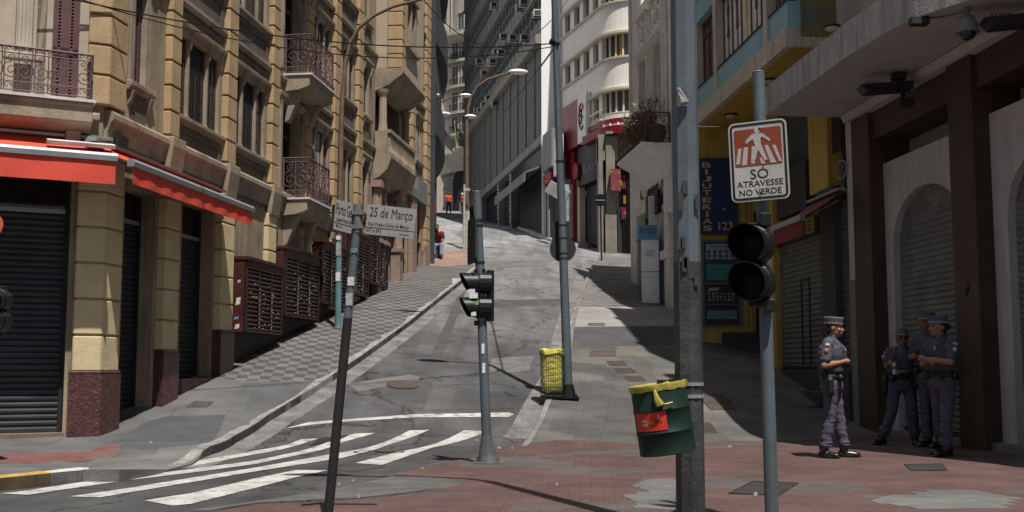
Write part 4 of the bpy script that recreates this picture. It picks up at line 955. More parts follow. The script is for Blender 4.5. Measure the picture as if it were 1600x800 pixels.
flood(1590, 30, 'black floodlight under the canopy beside the dome camera', .9, R(-8), .2)
c = hang(1436, 34, .06); q = MB(); q.box(c.x - .12, c.x + .12, c.y - .07, c.y + .07, c.z - .05, c.z + .06); q.tube([(c.x + .1, c.y, c.z + .04), (c.x + .3, c.y - .05, c.z + .055), (c.x + .55, c.y - .3, c.z + .058)], .008, 5); tag(q.build('junction_box', m_dark, bevel=.008), 'small dark junction box at the edge under the canopy', 'junction box')

# ================================================================== yellow building
m_ochre = M('ochre_wall', (.46, .315, .075), .85, .14, 1.6, .06, 40, .2, 30, stain=(.17, .115, .03), stain_amt=.6, streak=True)
m_ochre2 = M('ochre_soffit', (.42, .27, .06), .85, .12, 1.2)
m_beige = M('beige_concrete', (.50, .44, .35), .9, .16, 2, .1, 40, .3, 30, stain=(.16, .13, .1), stain_amt=.7, streak=True)
m_blue = M('pale_blue_band', (.25, .42, .48), .85, .12, 1.5, stain=(.12, .17, .19), stain_amt=.5, streak=True)
m_rframe = M('red_brown_frame', (.14, .045, .03), .6, .2, 4)
tE = (15.2 - 27.2) / .9965
YB = thing('yellow_building', 'yellow shop building with pale blue bands and an overhanging upper floor on the right', 'building', tuple(Rf.pt((tF + tE) / 2, .8, 0)))
no = Rf.uv(0, 0)[0]; a_ = P(1085, 190, 27.2); r_ = Vector((a_.x, 27.2, 0)) - Rf.p; no = r_.dot(Rf.n)
ezb = Rf.uv(1088, 195, no)[1]; ezt = Rf.uv(1088, 170, no)[1]; zb1 = Rf.uv(1088, 166, no)[1]; zb2 = Rf.uv(1086, 141, no)[1]; zw = zb2 + 1.65
tN = tF - .02
q = MB(); Rf.box(q, tE, tN, -.3, ezb, -6, -.3); Rf.box(q, tE, tN, ezb + .2, 13, -6, no - .3); q.build('wall', m_ochre, YB)
q = MB(); Rf.box(q, tE, tN, ezb, ezt, -.3, no); q.build('slab_edge', m_beige, YB)
q = MB(); Rf.box(q, tE + .02, tN, ezb - .012, ezb + .01, -.3, no - .12); q.build('soffit', m_ochre2, YB)
posts = [tE, Rf.tz(1119.5, no), Rf.tz(1200, no)]; posts.append(posts[2] + (posts[2] - posts[1]) * 1.0)
q = MB(); Rf.box(q, tE, tN, ezt, zb2, -.3, no - .05); Rf.box(q, tE, tN, zw, zw + .5, -.3, no - .03); q.build('blue_band', m_blue, YB)
q = MB(); Rf.box(q, tE, tN, zb2, zb2 + .035, -.3, no - .03); q.build('window_sill', m_dark, YB)
for i, x in enumerate(posts):
    q = MB(); Rf.box(q, x, x + (.24 if i else .12), ezt, 14, -.3, no - .005); q.build('post', m_beige, YB, bevel=.01)
q = MB(); Rf.box(q, tE, tN, zw + .5, 14, -.3, no - .1); q.build('upper_wall', m_beige, YB)
m_poster = M('poster_paper', (.58, .56, .53), .7, .2, 3); m_yelfig = M('yellow_dress', (.5, .36, .03), .7); m_figd = M('dark_dress', (.05, .045, .05), .7)
for i in range(3):
    x0 = posts[i] + (.24 if i else .12); x1 = posts[i + 1] if i < 2 else tN
    q = MB(); Rf.box(q, x0, x1, zb2, zw, no - .3, no - .22); wn = q.build('window', m_poster if i else glass('upper_pane', (.09, .085, .08), .15), YB)
    q = MB(); k = 3 if i == 0 else 5
    for j in range(k + 1): x = x0 + (x1 - x0) * j / k; Rf.box(q, x - .03, x + .03, zb2 + .03, zw, no - .22, no - .195)
    Rf.box(q, x0, x1, zb2 + .03, zb2 + .09, no - .22, no - .19); Rf.box(q, x0, x1, zw - .07, zw, no - .22, no - .19)
    if i == 0: Rf.box(q, x0, x1, zw - .42, zw - .35, no - .22, no - .185)
    q.build('window_frame', m_rframe, wn)
    if i:
        for j in range(k):       # dressed mannequin pictures behind the glass
            x = x0 + (x1 - x0) * (j + .5) / k; q = MB(); W_ = .11; zz = zb2 + .12
            Rf.prism(q, [(x - .03, zz), (x - .02, zz + .5), (x - W_, zz + .55), (x - .06, zz + .95), (x - W_, zz + 1.2), (x - .03, zz + 1.3), (x - .04, zz + 1.45), (x + .04, zz + 1.45), (x + .03, zz + 1.3), (x + W_, zz + 1.2), (x + .06, zz + .95), (x + W_, zz + .55), (x + .04, zz + .5), (x + .05, zz)], no - .219, no - .21)
            q.build('mannequin_picture', m_yelfig if j == 2 else m_figd, wn)
m_lampg = M('lamp_glass', (.45, .43, .4), .4)
for u, v, lb in ((1300, 44, 'flat ceiling lamp under the yellow overhang, above the canopy'), (1204, 127, 'flat ceiling lamp under the yellow overhang, behind the signal pole top'), (1142, 181, 'flat ceiling lamp under the yellow overhang, above the blue sign')):
    r = ray(u, v); c = r * ((ezb - .05 - H) / r.z); t_ = thing('ceiling_lamp', lb, 'lamp', (c.x, c.y, ezb - .013), 'lamps under the overhang'); n = 18
    q = MB(); q.loft([[(c.x + a * math.cos(2 * math.pi * i / n), c.y + a * math.sin(2 * math.pi * i / n), ezb + z) for i in range(n)] for a, z in ((.15, -.013), (.15, -.05), (.12, -.052))]); q.build('base', m_dark, t_)
    q = MB(); q.ellip((c.x, c.y, ezb - .05), .125, .125, .055, 18, 8); q.build('shade', m_lampg, t_, smooth=True)
# end wall that carries the blue sign
EW = Fr((0, 27.2), (1, 0)); ex0 = EW.tz(1084); ex1 = EW.tz(1160)
q = MB(); EW.box(q, ex0, ex1 + .5, .8, ezb - .013, -.3, 0); q.build('end_wall', m_ochre, YB)
def px(u, v, n=0): return EW.uv(u, v, n)
a = px(1089, 366, .14); b = px(1151, 247, .14)
SG = thing('shop_sign', 'dark blue vertical sign with gold letters reading BIJUTERIAS', 'sign', tuple(EW.pt((a[0] + b[0]) / 2, a[1], 0)))
q = MB(); rr = .07; x0, z0, x1, z1 = a[0], a[1], b[0], b[1]
rp_ = lambda x0, z0, x1, z1, rr: [(cx_ + rr * math.cos(th), cz_ + rr * math.sin(th)) for cx_, cz_, s0 in ((x1 - rr, z1 - rr, 0), (x0 + rr, z1 - rr, 90), (x0 + rr, z0 + rr, 180), (x1 - rr, z0 + rr, 270)) for th in [R(s0 + 18 * i) for i in range(6)]]
EW.prism(q, rp_(x0, z0, x1, z1, rr), .002, .14); q.build('board', M('navy_board', (.016, .030, .085), .5, .2, 3), SG)
m_gold = M('gold_letters', (.56, .37, .14), .5, .15, 10)
Ls = 'BIJUTERIAS'; zt_ = px(1105, 252, .14)[1]; zb_ = px(1105, 362, .14)[1]; st = (zt_ - zb_) / 10
for i, ch in enumerate(Ls): TXT(ch, EW, px(1104.5, 300, .14)[0], zt_ - st * (i + .5), .141, .06 if ch == 'I' else .22, st * .76, m_gold, SG, 'letter', .015)
c_ = px(1134, 353, .14); TXT('123', EW, c_[0], c_[1], .141, .34, .2, m_gold, SG, 'number', .01)
q = MB(); c_ = px(1131, 327, .14); q.ellip(EW.pt(c_[0], c_[1], .15), .03, .03, .03, 10, 8); q.build('bolt', m_lampg, SG)
# framed notice boards
a = px(1098, 510, .06); b = px(1158, 375, .06)
NBD = thing('notice_board', 'tall grey frame with four advertising panels under the blue sign', 'notice board', tuple(EW.pt((a[0] + b[0]) / 2, a[1], 0)))
q = MB(); EW.box(q, a[0], b[0], a[1], b[1], .003, .05)
q.build('backing', M('frame_grey', (.13, .125, .12), .6, .2, 4), NBD)
mteal = M('teal_poster', (.03, .20, .19), .6, .25, 4); mpale = M('pale_poster', (.27, .33, .34), .6, .15, 4); mdk = M('black_poster', (.02, .02, .025), .5); mg2 = M('grey_green_poster', (.16, .22, .22), .6, .2, 4)
pw0, pw1 = px(1103, 400, .06)[0], px(1148, 400, .06)[0]
pan = [(381, 405, mpale), (412, 438, mteal), (447, 472, mdk), (480, 504, mdk)]
for i, (vt, vb, mm) in enumerate(pan):
    z1 = px(1120, vt, .06)[1]; z0 = px(1120, vb, .06)[1]
    q = MB(); EW.box(q, pw0 - .03, pw1 + .06, z0 - .02, z1 + .02, .04, .055); EW.box(q, pw0 - .05, pw0 - .03, z0 - .04, z1 + .04, .04, .075); EW.box(q, pw1 + .06, pw1 + .08, z0 - .04, z1 + .04, .04, .075); EW.box(q, pw0 - .05, pw1 + .08, z1 + .02, z1 + .04, .04, .075); EW.box(q, pw0 - .05, pw1 + .08, z0 - .04, z0 - .02, .04, .075); po = q.build('panel_frame', M('panel_black', (.03, .03, .03), .5), NBD)
    q = MB(); 
    if i == 3: EW.box(q, pw0, pw1 + .02, z0 + .09, z1 - .08, .055, .058); mm = mg2
    else: EW.box(q, pw0, pw1 + (.0 if i == 0 else .04), z0, z1, .055, .058)
    q.build('poster', mm, po)
    w_ = pw1 - pw0; hh = z1 - z0; q = MB(); xc = lambda f: pw0 + w_ * f
    if i == 0:
        for j in range(9):
            x = xc(.1 + .2 * (j % 5)); z = z0 + hh * (.2 if j < 5 else .48); EW.prism(q, [(x - .03, z - .04), (x + .04, z - .03), (x + .045, z + .03), (x, z + .05), (x - .035, z + .03)], .058, .061)
        q.build('product_picture', M('pic_blue', (.02, .07, .13), .6, .5, 14), po)
        TXT('Embalagens', EW, xc(.55), z1 - hh * .17, .059, w_ * .75, hh * .16, M('ink_blue', (.015, .06, .12), .6), po, 'lettering', .01)
    if i == 1:
        for j, f in enumerate((.75, .5, .3, .14)): EW.prism(q, [(xc(.2 + .05 * j), z0 + hh * f), (xc(.85 - .08 * j), z0 + hh * f), (xc(.85 - .08 * j), z0 + hh * f + .012), (xc(.2 + .05 * j), z0 + hh * f + .012)], .058, .06)
        q.build('printed_lines', mg2, po)
    if i == 2:
        cols = [(.35, .35, .36), (.3, .2, .1), (.12, .22, .12), (.3, .12, .1), (.2, .22, .3)]; 
        for j in range(22):
            q = MB(); x = xc(.06 + .135 * (j % 7)); z = z0 + hh * (.08 + .19 * (j // 7)); EW.box(q, x, x + random.uniform(.04, .075), z, z + random.uniform(.035, .06), .058, .06 + .0001 * j); q.build('product_picture', M('pic%d' % (j % 5), cols[j % 5], .6), po)
        q = MB(); EW.prism(q, [(xc(.07), z1 - .04), (xc(.45), z1 - .04), (xc(.4), z1 - .11), (xc(.12), z1 - .11)], .058, .06); q.build('header', M('pic0', cols[0]), po)
    if i == 3:
        for j in range(8): x = xc(.06 + .115 * j); EW.box(q, x, x + .07, z0 + .13 + .03 * (j % 3), z1 - .13 - .02 * (j % 2), .058, .0605)
        q.build('product_picture', M('pic_teal', (.10, .19, .19), .6, .4, 10), po)
# yellow reveals and door right of the boards
q = MB(); a = px(1160, 500)[0]
for x, w_ in ((a + .06, .05), (a + .18, .05), (a + .30, .06)): EW.box(q, x, x + w_, 1.3, ezb - .1, .002, .06)
q.build_each('door_trim', m_ochre, YB)
# ground floor set back along the street
def ry(u, v, n=0): return Rf.uv(u, v, n)
gz = 1.55
q = MB(); t0, t1 = Rf.tz(1166, -.0), Rf.tz(1202, 0); Rf.box(q, t0, t1, .9, 4.9, -.29, -.2); q.build('doorway', m_dark, YB)
q = MB(); Rf.box(q, Rf.tz(1202), Rf.tz(1212.5), .6, 5.0, -.29, .05); q.build('yellow_pier', m_ochre, YB)
sh0, sh1 = Rf.tz(1213), Rf.tz(1286); zsb = ry(1250, 577)[1]; zst = ry(1250, 372)[1]
m_osh = M('old_grey_roller', (.12, .118, .105), .6, .25, 3, stain=(.05, .048, .042), stain_amt=.7)
so_ = rshut(YB, Rf, sh0, sh1, zsb, zst, -.1, .105, m_osh)
q = MB(); 
for x in (Rf.tz(1245), Rf.tz(1257)): Rf.box(q, x, x + .03, zsb + .1, zst - .85, -.1, -.06)
Rf.box(q, Rf.tz(1245), Rf.tz(1257), zst - .87, zst - .83, -.1, -.06); q.build('wicket_frame', m_dark, so_)
q = MB(); Rf.box(q, sh1, Rf.tz(1309), -.2, 4.6, -.29, .06); q.build('dark_pier', M('dark_pier', (.06, .055, .05), .7, .25, 3), YB)
rshut(YB, Rf, Rf.tz(1309), tN - .02, .75, 4.3, -.1, .105, m_osh)
for j, (d, z) in enumerate(((.06, zsb - .01), (.30, zsb - .42), (.55, zsb - .68))):
    q = MB(); Rf.box(q, sh0 - .1, tN - .02 - .8 * (j > 0), -.4, z, -.29, d); q.build('door_step', M('dark_step', (.05, .048, .045), .7, .25, 4), YB, bevel=.01)
for j in range(3):
    q = MB(); EW.box(q, px(1128, 540)[0] + .2 * (2 - j), px(1128, 540)[0] + 1.6, 0.9, 1.72 + .16 * j - .02, -.01 , .95 - .3 * j); q.build('entrance_step', MATS['dark_step'], YB, bevel=.01)
# upper part of the recessed wall: glass, dark sign, grille, swirl panel
z = lambda u, v: ry(u, v)[1]
q = MB(); Rf.box(q, Rf.tz(1213), Rf.tz(1270), z(1250, 262), ezb - .35, -.29, -.1); q.build('window', glass('green_glass', (.03, .045, .038), .12), YB)
q = MB(); Rf.box(q, Rf.tz(1270), Rf.tz(1300), 4.6, ezb - .02, -.29, .03); q.build('yellow_pier', m_ochre, YB)
q = MB(); Rf.box(q, Rf.tz(1303), tN - .05, z(1315, 233), ezb - .2, -.29, -.2); wn = q.build('window', m_glass, YB)
q = MB(); a, b = Rf.tz(1303), tN - .05
for i in range(9): x = a + (b - a) * i / 8; q.tube([Rf.pt(x, z(1315, 233), -.04), Rf.pt(x, ezb - .2, -.04)], .012, 5)
q.tube([Rf.pt(a, z(1315, 210), -.04), Rf.pt(b, z(1315, 210), -.04)], .012, 5); q.build('window_grille', m_dark, wn)
a, b = ry(1213, 300, .1), ry(1259, 300, .1); zz0, zz1 = ry(1236, 335, .1)[1], ry(1236, 262, .1)[1]
t_ = thing('shop_sign', 'black sign board with dim orange script above the dark red awning', 'sign', tuple(Rf.pt(a[0], zz0, 0)))
q = MB(); Rf.box(q, a[0], b[0], zz0, zz1, -.05, .1); q.build('board', M('sign_black', (.022, .018, .015), .5), t_)
q = MB(); xm = (a[0] + b[0]) / 2
for r_i, (zc_, k) in enumerate((((zz0 * .45 + zz1 * .55), 6), ((zz0 * .7 + zz1 * .3), 4))):
    pts = [Rf.pt(xm - .3 + .6 * i / (k * 3) if k == 6 else xm - .15 + .4 * i / (k * 3), zc_ + (.09 if i % 3 == 1 else -.03 if i % 3 == 2 else 0), .105) for i in range(k * 3 + 1)]
    q.tube(pts, .012, 5)
q.build('script_strokes', M('dim_orange', (.22, .07, .025), .6), t_)
a, b = ry(1314, 260, .02), ry(1328, 260, .02); zz0, zz1 = ry(1320, 290, .02)[1], ry(1320, 238, .02)[1]
t_ = thing('wall_panel', 'small dark panel with a pale ring pattern beside the pillared building', 'sign', tuple(Rf.pt(a[0], zz0, 0)))
q = MB(); Rf.box(q, a[0], tN, zz0, zz1, -.05, .04); q.build('board', M('panel_black', (.03, .03, .03), .5), t_)
q = MB(); xm = (a[0] + tN) / 2; q.tube([Rf.pt(xm + .24 * math.cos(i * .35), (zz0 + zz1) / 2 + .17 * math.sin(i * .35), .045) for i in range(19)], .02, 5); q.build('ring', M('ring_grey', (.2, .2, .2), .6), t_)
# dark red awning
m_awn2 = M('maroon_awning', (.17, .022, .03), .75, .12, 2, .05, 60, .15, 15); sv = m_awn; 
n3 = .85; a = ry(1211, 366, n3); b = ry(1326, 311, n3)
m_awn = m_awn2
AW = awning('awning', 'dark red awning over the grey shutter of the yellow building', Rf, a[0], tN + .0, ry(1265, 318, .08)[1], b[1], .06, n3, .30)
m_awn = sv
q = MB(); a = ry(1205, 352, .06)
for i, (u0, u1, vt, vb) in enumerate(((1207, 1219, 371, 393), (1222, 1233, 370, 389), (1238, 1253, 364, 382), (1259, 1272, 356, 373))):
    a, b = ry(u0, vt, .08), ry(u1, vb, .08); t_ = thing('letter_panel', 'small yellow panel with a dark capital letter %s' % (('nearest the signal pole', 'second from the signal pole', 'third from the signal pole', 'farthest from the signal pole')[i]), 'sign', tuple(Rf.pt(a[0], a[1] - .3, .05)), 'yellow letter panels over the shutter')
    zc_ = zst + .16; q = MB(); Rf.box(q, a[0], b[0], zc_ - .15, zc_ + .15, .0, .08); q.build('panel', M('amber_panel', (.26, .15, .03), .6, .2, 4), t_)
    TXT('LABE'[i], Rf, (a[0] + b[0]) / 2, zc_, .081, (b[0] - a[0]) * .6, .22, M('sign_black', (.022, .018, .015)), t_, 'letter', .02)
rng_ = Rf.box
q = MB(); Rf.box(q, sh0 - .1, sh1, zst - .02, zst + .36, -.29, -.02); q.build('lintel', m_dark, YB)

# ================================================================== white ornate house with the planted balcony
m_wh = M('old_white_paint', (.80, .765, .71), .85, .1, 2, .06, 40, .25, 25, stain=(.24, .22, .19), stain_amt=.6, streak=True)
m_wh2 = M('clean_white_paint', (.82, .82, .80), .75, .08, 2)
Wf = Fr((4.64, 32.5), (.113, -.9936))
WB = thing('ornate_house', 'white ornate old house with carved window heads and a bracketed balcony', 'building', tuple(Wf.pt(-2.5, 2.6, 0)))
wL = (32.5 - 37.85) / .9936; wR = 5.0
wx = lambda u, v, n=0: Wf.uv(u, v, n)
wd = [(wx(1001, 150)[0], wx(1013, 150)[0]), (wx(1024, 150)[0], wx(1037, 150)[0])]
zwin0 = wx(1030, 185)[1]; zwin1 = wx(1030, 78)[1]
ops = [(a, b, zwin0, zwin1 + .25) for a, b in wd] + [(a, b, zwin1 + 2.2, zwin1 + 5) for a, b in wd]
dz0 = wx(1038, 482)[1]; dz1 = wx(1038, 325)[1]; da, db = wx(1035, 400)[0], wx(1044, 400)[0] 
ops += [(da, db, 2.0, dz1), (wx(995, 400)[0], wx(1018, 400)[0], 3.0, wx(1010, 330)[1])]
q = MB(); Wf.wall(q, wL, wR, 0, 15.5, ops, .35); Wf.box(q, wL, wR, 0, 15.4, -6, -.5)
EWl = Fr(tuple(Wf.pt(wL, 0, -6))[:2], (Wf.n.x, Wf.n.y)); q.build('wall', m_wh, WB)
for a, b in wd:
    q = MB(); Wf.box(q, a, b, zwin0, zwin1 + .25, -.34, -.28); wn = q.build('window', M('grey_panel_door', (.24, .235, .22), .7, .15, 3), WB)
    q = MB(); m_ = (a + b) / 2; h = (b - a) / 2
    for x in (a - .12, b): Wf.box(q, x, x + .12, zwin0, zwin1 + 1.7, -.02, .08)
    Wf.profile(q, a - .2, b + .2, [(0, zwin1 + .3), (.1, zwin1 + .34), (.2, zwin1 + .5), (.2, zwin1 + .58), (0, zwin1 + .6)])
    Wf.prism(q, [(a - .25, zwin1 + 1.7), (b + .25, zwin1 + 1.7), (m_, zwin1 + 1.98)], 0, .16); q.build('window_head', m_wh, wn)
    q = MB()
    for k in range(16): th = math.pi * 2 * k / 16; q.ellip(Wf.pt(m_ + h * .7 * math.cos(th), zwin1 + 1.05 + .32 * math.sin(th), .04), .07, .07, .08, 8, 6)
    q.ellip(Wf.pt(m_, zwin1 + 1.1, .06), .16, .12, .2, 10, 8); q.ellip(Wf.pt(m_, zwin1 + 1.45, .05), .1, .1, .12, 8, 6)
    for s in (-1, 1): q.tube([Wf.pt(m_ + s * h * i / 8, zwin1 + .72 + .1 * math.sin(i * .9), .05) for i in range(9)], .05, 6)
    q.build('carved_relief', m_wh, wn, smooth=True)
for u in (987, 1018, 1043):
    q = MB(); t = wx(u, 100)[0]
    for k in range(72): zz = 8.2 + k * .1; q.ellip(Wf.pt(t, zz, .05), .05, .05, .062, 6, 5)
    q.build('rope_moulding', m_wh, WB, smooth=True)
q = MB(); Wf.box(q, da, db, dz0, dz1, -.3, -.22); q.build('blue_door', M('blue_slats', (.06, .08, .13), .6, .2, 3), WB)
q = MB(); z_ = dz0
while z_ < dz1: Wf.box(q, da, db, z_, z_ + .05, -.22, -.19); z_ += .09
q.build('door_slats', M('blue_slats', (.06, .08, .13)), WB)
q = MB(); Wf.box(q, wx(1044, 400)[0], wx(1051, 400)[0], 1.8, 6.5, -.02, .12); Wf.box(q, wx(1041, 400)[0], wx(1053, 400)[0], wx(1045, 405)[1], wx(1045, 392)[1], -.02, .2); q.build('door_pier', m_wh, WB)
q = MB(); Wf.box(q, wx(995, 400)[0], wx(1018, 400)[0], 3.0, wx(1010, 330)[1], -.5, -.3); q.build('doorway', m_dark, WB)
# balcony
bn = .85; Yb = 33.6; bR = wx(1046, 222)[0]; 
zb = wx(1004, 222, bn)[1]; tR = wx(1004, 222, bn)[0]; tL = wx(967, 262, bn)[0]
q = MB(); Wf.box(q, tL - .05, tR + .05, zb - .1, zb, -.1, bn + .06); bal = q.build('balcony', m_wh2, WB, bevel=.02)
q = MB(); Wf.profile(q, tL + .05, tR - .02, [(-.05, zb - .95), (.06, zb - .9), (.2, zb - .62), (.42, zb - .36), (.66, zb - .2), (bn, zb - .14), (bn + .02, zb - .1), (-.05, zb - .1)]); q.build('cove', m_wh2, bal)
for x in (tR - .12, tL + .1):
    q = MB(); Wf.profile(q, x, x + .14, [(0, zb - 1.15), (.12, zb - 1.1), (.16, zb - .8), (.3, zb - .52), (.55, zb - .32), (bn - .05, zb - .2), (bn + .04, zb - .1), (0, zb - .1)]); q.build_each('bracket', m_wh2, bal, bevel=.01)
m_rust = M('rusty_railing', (.13, .055, .032), .7, .3, 8)
q = MB(); railing(q, Wf, tL, tR, zb, zb + .9, bn, scrolls=True, r=.012); lf = Fr(tuple(Wf.pt(tR, 0, 0))[:2], (-Wf.n.x, -Wf.n.y)); railing(q, lf, -bn, -.02, zb, zb + .9, 0, r=.012); q.build('railing', m_rust, bal)
m_leaf = M('balcony_leaf', (.05, .085, .03), .6, .5, 5); m_leaf2 = M('dry_leaf', (.12, .10, .055), .7, .4, 5); m_pot = M('clay_pot', (.06, .05, .045), .8, .2, 4)
def plant(t, n_, h, wd_, k, lb, leaf, zb=zb):
    c = Wf.pt(t, zb, n_); t_ = thing('potted_plant', lb, 'plant', tuple(c)); q = MB(); m = 14
    q.loft([[(c.x + r_ * math.cos(2 * math.pi * i / m), c.y + r_ * math.sin(2 * math.pi * i / m), c.z + z_) for i in range(m)] for r_, z_ in ((.12, .002), (.17, .3), (.18, .33), (.15, .33))]); q.build('pot', m_pot, t_)
    q = MB(); s = MB()
    for j in range(k):
        a = random.random() * 6.3; r_ = wd_ * random.random() ** .7; top = Vector((c.x + r_ * math.cos(a), c.y + r_ * math.sin(a), c.z + .33 + h * random.uniform(.35, 1)))
        if j % 6 == 0: s.tube([(c.x, c.y, c.z + .3), ((c.x + top.x) / 2 + .03, (c.y + top.y) / 2, c.z + .3 + (top.z - c.z) * .5), top], .008, 4)
        d = Vector((random.uniform(-1, 1), random.uniform(-1, 1), random.uniform(-.6, .8))).normalized() * random.uniform(.07, .14); e = d.orthogonal().normalized() * random.uniform(.015, .035)
        q.quad(top - d, top + e, top + d, top - e)
    q.build('foliage', leaf, t_, recalc=False); s.build('stem', m_rust, t_)
plant(tL + .5, .5, 1.0, .34, 420, 'dense green potted bush at the far end of the ornate balcony', m_leaf)
plant(tL + 1.5, .55, .95, .5, 260, 'loose leafy potted plant in the middle of the ornate balcony', m_leaf2)
plant(tR - .6, .5, 1.1, .5, 150, 'sparse twiggy potted plant near the front corner of the ornate balcony', m_leaf2)
c = Wf.pt(tR - .1, zb, .42); n = 16; q = MB(); q.loft([[(c.x + r_ * math.cos(2 * math.pi * i / n), c.y + r_ * math.sin(2 * math.pi * i / n), c.z + z_) for i in range(n)] for r_, z_ in ((.2, .003), (.3, .25), (.28, .5), (.2, .55))]); tag(q.build('plant_pot', m_pot, smooth=True), 'big dark round pot standing behind the balcony end railing', 'pot')
# shop signs, discs
a, b = wx(1007, 320, .15), wx(1026, 320, .15); zz0, zz1 = wx(1016, 320, .15)[1] - .35, wx(1016, 320, .15)[1] + .35
SS = thing('shop_sign', 'black and orange shop sign beneath the white balcony', 'sign', tuple(Wf.pt(a[0], zz0, 0)))
q = MB(); Wf.box(q, a[0], b[0], zz0, zz1, .02, .12); q.build('board', M('sign_black', (.022, .018, .015)), SS)
q = MB(); L_ = b[0] - a[0]
for k in range(9): x = a[0] + L_ * (.06 + .1 * k); Wf.prism(q, [(x, zz0 + .06), (x + L_ * .045, zz0 + .06), (x + L_ * .07, zz0 + .06 + random.uniform(.10, .18)), (x + L_ * .02, zz0 + .06 + random.uniform(.08, .15))], .12, .125)
q.build('orange_strokes', M('orange_strokes', (.4, .11, .03), .6), SS)
q = MB()
for k in range(4): x = a[0] + L_ * (.1 + .22 * k); Wf.prism(q, [(x, zz1 + .02), (x + .12, zz1 + .02), (x + .16, zz1 + .22), (x + .02, zz1 + .16)], .04, .1)
q.build('cut_out_figure', M('fig_grey', (.09, .07, .065), .7, .4, 9), SS)
for u, v, cc, lb in ((1036, 280, (.20, .02, .02), 'red oval disc on the white wall right of the shop sign'), (1034, 298, (.36, .2, .03), 'amber oval disc on the white wall below the red one'), (1003, 304, (.15, .03, .03), 'dark red oval disc left of the shop sign')):
    x, zc_ = wx(u, v, .02); q = MB(); Wf.prism(q, [(x + .22 * math.cos(i * .3927), zc_ + .19 * math.sin(i * .3927)) for i in range(16)], .003, .03); tag(q.build('wall_disc', M('disc%d' % u, cc, .6)), lb, 'wall disc')
q = MB(); x, zc_ = wx(1030.5, 312, .1); Wf.box(q, x - .15, x + .15, zc_ - .15, zc_ + .15, .02, .22); tag(q.build('alarm_box', m_dark, bevel=.02), 'small black box right of the orange shop sign', 'box')
# narrow vertical sign at the pole
q = MB(); x, zc_ = wx(1048, 305, .1); Wf.box(q, x - .05, x + .12, zc_ - .5, zc_ + .5, .02, .3); o = q.build('vertical_sign', m_wh2); tag(o, 'narrow white sign with red marks half hidden by the thick pole', 'sign')
# projecting show-case with posters
KS = Fr((0, 33.2), (1, 0)); kx = lambda u, v: KS.uv(u, v)
a = kx(1003, 474); b = kx(1029, 374); c_ = KS.pt(a[0], a[1], 0)
t_ = thing('showcase', 'white projecting shop cabinet with a bright blue sign on top', 'cabinet', tuple(c_))
q = MB(); KS.box(q, a[0], b[0] + .1, a[1], b[1], -.7, 0); q.build('cabinet', M('blue_slats', (.06, .08, .13)), t_)
q = MB(); m_ = (a[1] + b[1]) / 2 - .02; KS.box(q, a[0] - .005, b[0], a[1], m_ - .01, .001, .03); q.build('panel', m_wh2, t_, bevel=.006)
q = MB(); KS.box(q, a[0] - .005, b[0], m_ + .01, b[1], .001, .03); pnl = q.build('panel', m_wh2, t_, bevel=.006)
q = MB(); 
for k in range(4): KS.box(q, a[0] + .12, b[0] - .13, m_ + .62 - k * .05, m_ + .635 - k * .05, .03, .032)
q.build('notice_text', m_dark, pnl)
q = MB(); a2, b2 = kx(997, 374), kx(1026.5, 352); KS.box(q, a2[0], b2[0], a2[1], b2[1], -.65, .06); sg = q.build('sign_box', M('bright_blue', (.09, .32, .45), .5), t_)
cc = [(.3, .04, .03), (.02, .03, .08), (.35, .12, .02), (.03, .12, .05)]
for k, ch in enumerate('FANTASIAS'): TXT(ch, KS, a2[0] + (b2[0] - a2[0]) * (.12 + .095 * k), (a2[1] + b2[1]) / 2 + .04, .061, .035 if ch == 'I' else .05, .16, M('let%d' % (k % 4), cc[k % 4], .6), sg, 'letter', .02)
q = MB(); KS.box(q, kx(1021, 480)[0], kx(1037, 480)[0], kx(1030, 487)[1], kx(1030, 300)[1], -.9, -.75); q.build('open_leaf', m_wh2, t_)
c_ = kx(1050, 515); q = MB(); KS.box(q, kx(1042, 500)[0], kx(1056, 500)[0], c_[1] - .1, kx(1050, 461)[1], .3, .8); tag(q.build('utility_box', M('rust_red_box', (.14, .045, .025), .7, .25, 4), bevel=.01), 'rust red metal box standing at the foot of the white house', 'box')
# ================================================================== dark modern building beyond the corner building
m_slate = M('slate_render', (.036, .043, .05), .75, .15, 1.5, stain=(.03, .033, .036), stain_amt=.5, streak=True)
DB = thing('dark_building', 'dark slate building with bulging rounded floors behind the corner building', 'building', tuple(L.pt(27, 0, 5)))
DF = Fr(tuple(L.pt(22.36, 0, .27))[:2], (-.062, 1)); q = MB(); DF.box(q, 0, 11, 9.3, 24, -6, 0); DF.box(q, 0, 11, 3, 9.35, -6, -1.1); q.build('wall', m_slate, DB); q = MB(); DF.box(q, 0, .5, 3, 9.35, -1.2, 0); DF.box(q, 10.2, 11, 3, 9.35, -1.2, 0); q.build_each('shop_pier', m_slate, DB)
def bay(z0, z1, name, mat, amp=.95, t0=.2, t1=10.5, n0=-.05, k=22):
    q = MB(); r0 = [DF.pt(t0 + (t1 - t0) * i / k, 0, n0 + amp * math.sin(math.pi * i / k) ** .8) for i in range(k + 1)] + [DF.pt(t1, 0, -.5), DF.pt(t0, 0, -.5)]
    q.loft([[p + Vector((0, 0, z0)) for p in r0], [p + Vector((0, 0, z1)) for p in r0]]); return q.build(name, mat, DB)
for z in (9.6, 12.9, 16.2, 19.5): bay(z, z + 1.25, 'parapet', m_slate, .5 if z > 11 else .4); bay(z + 1.25, z + 3.3, 'window_band', m_glass, .25)

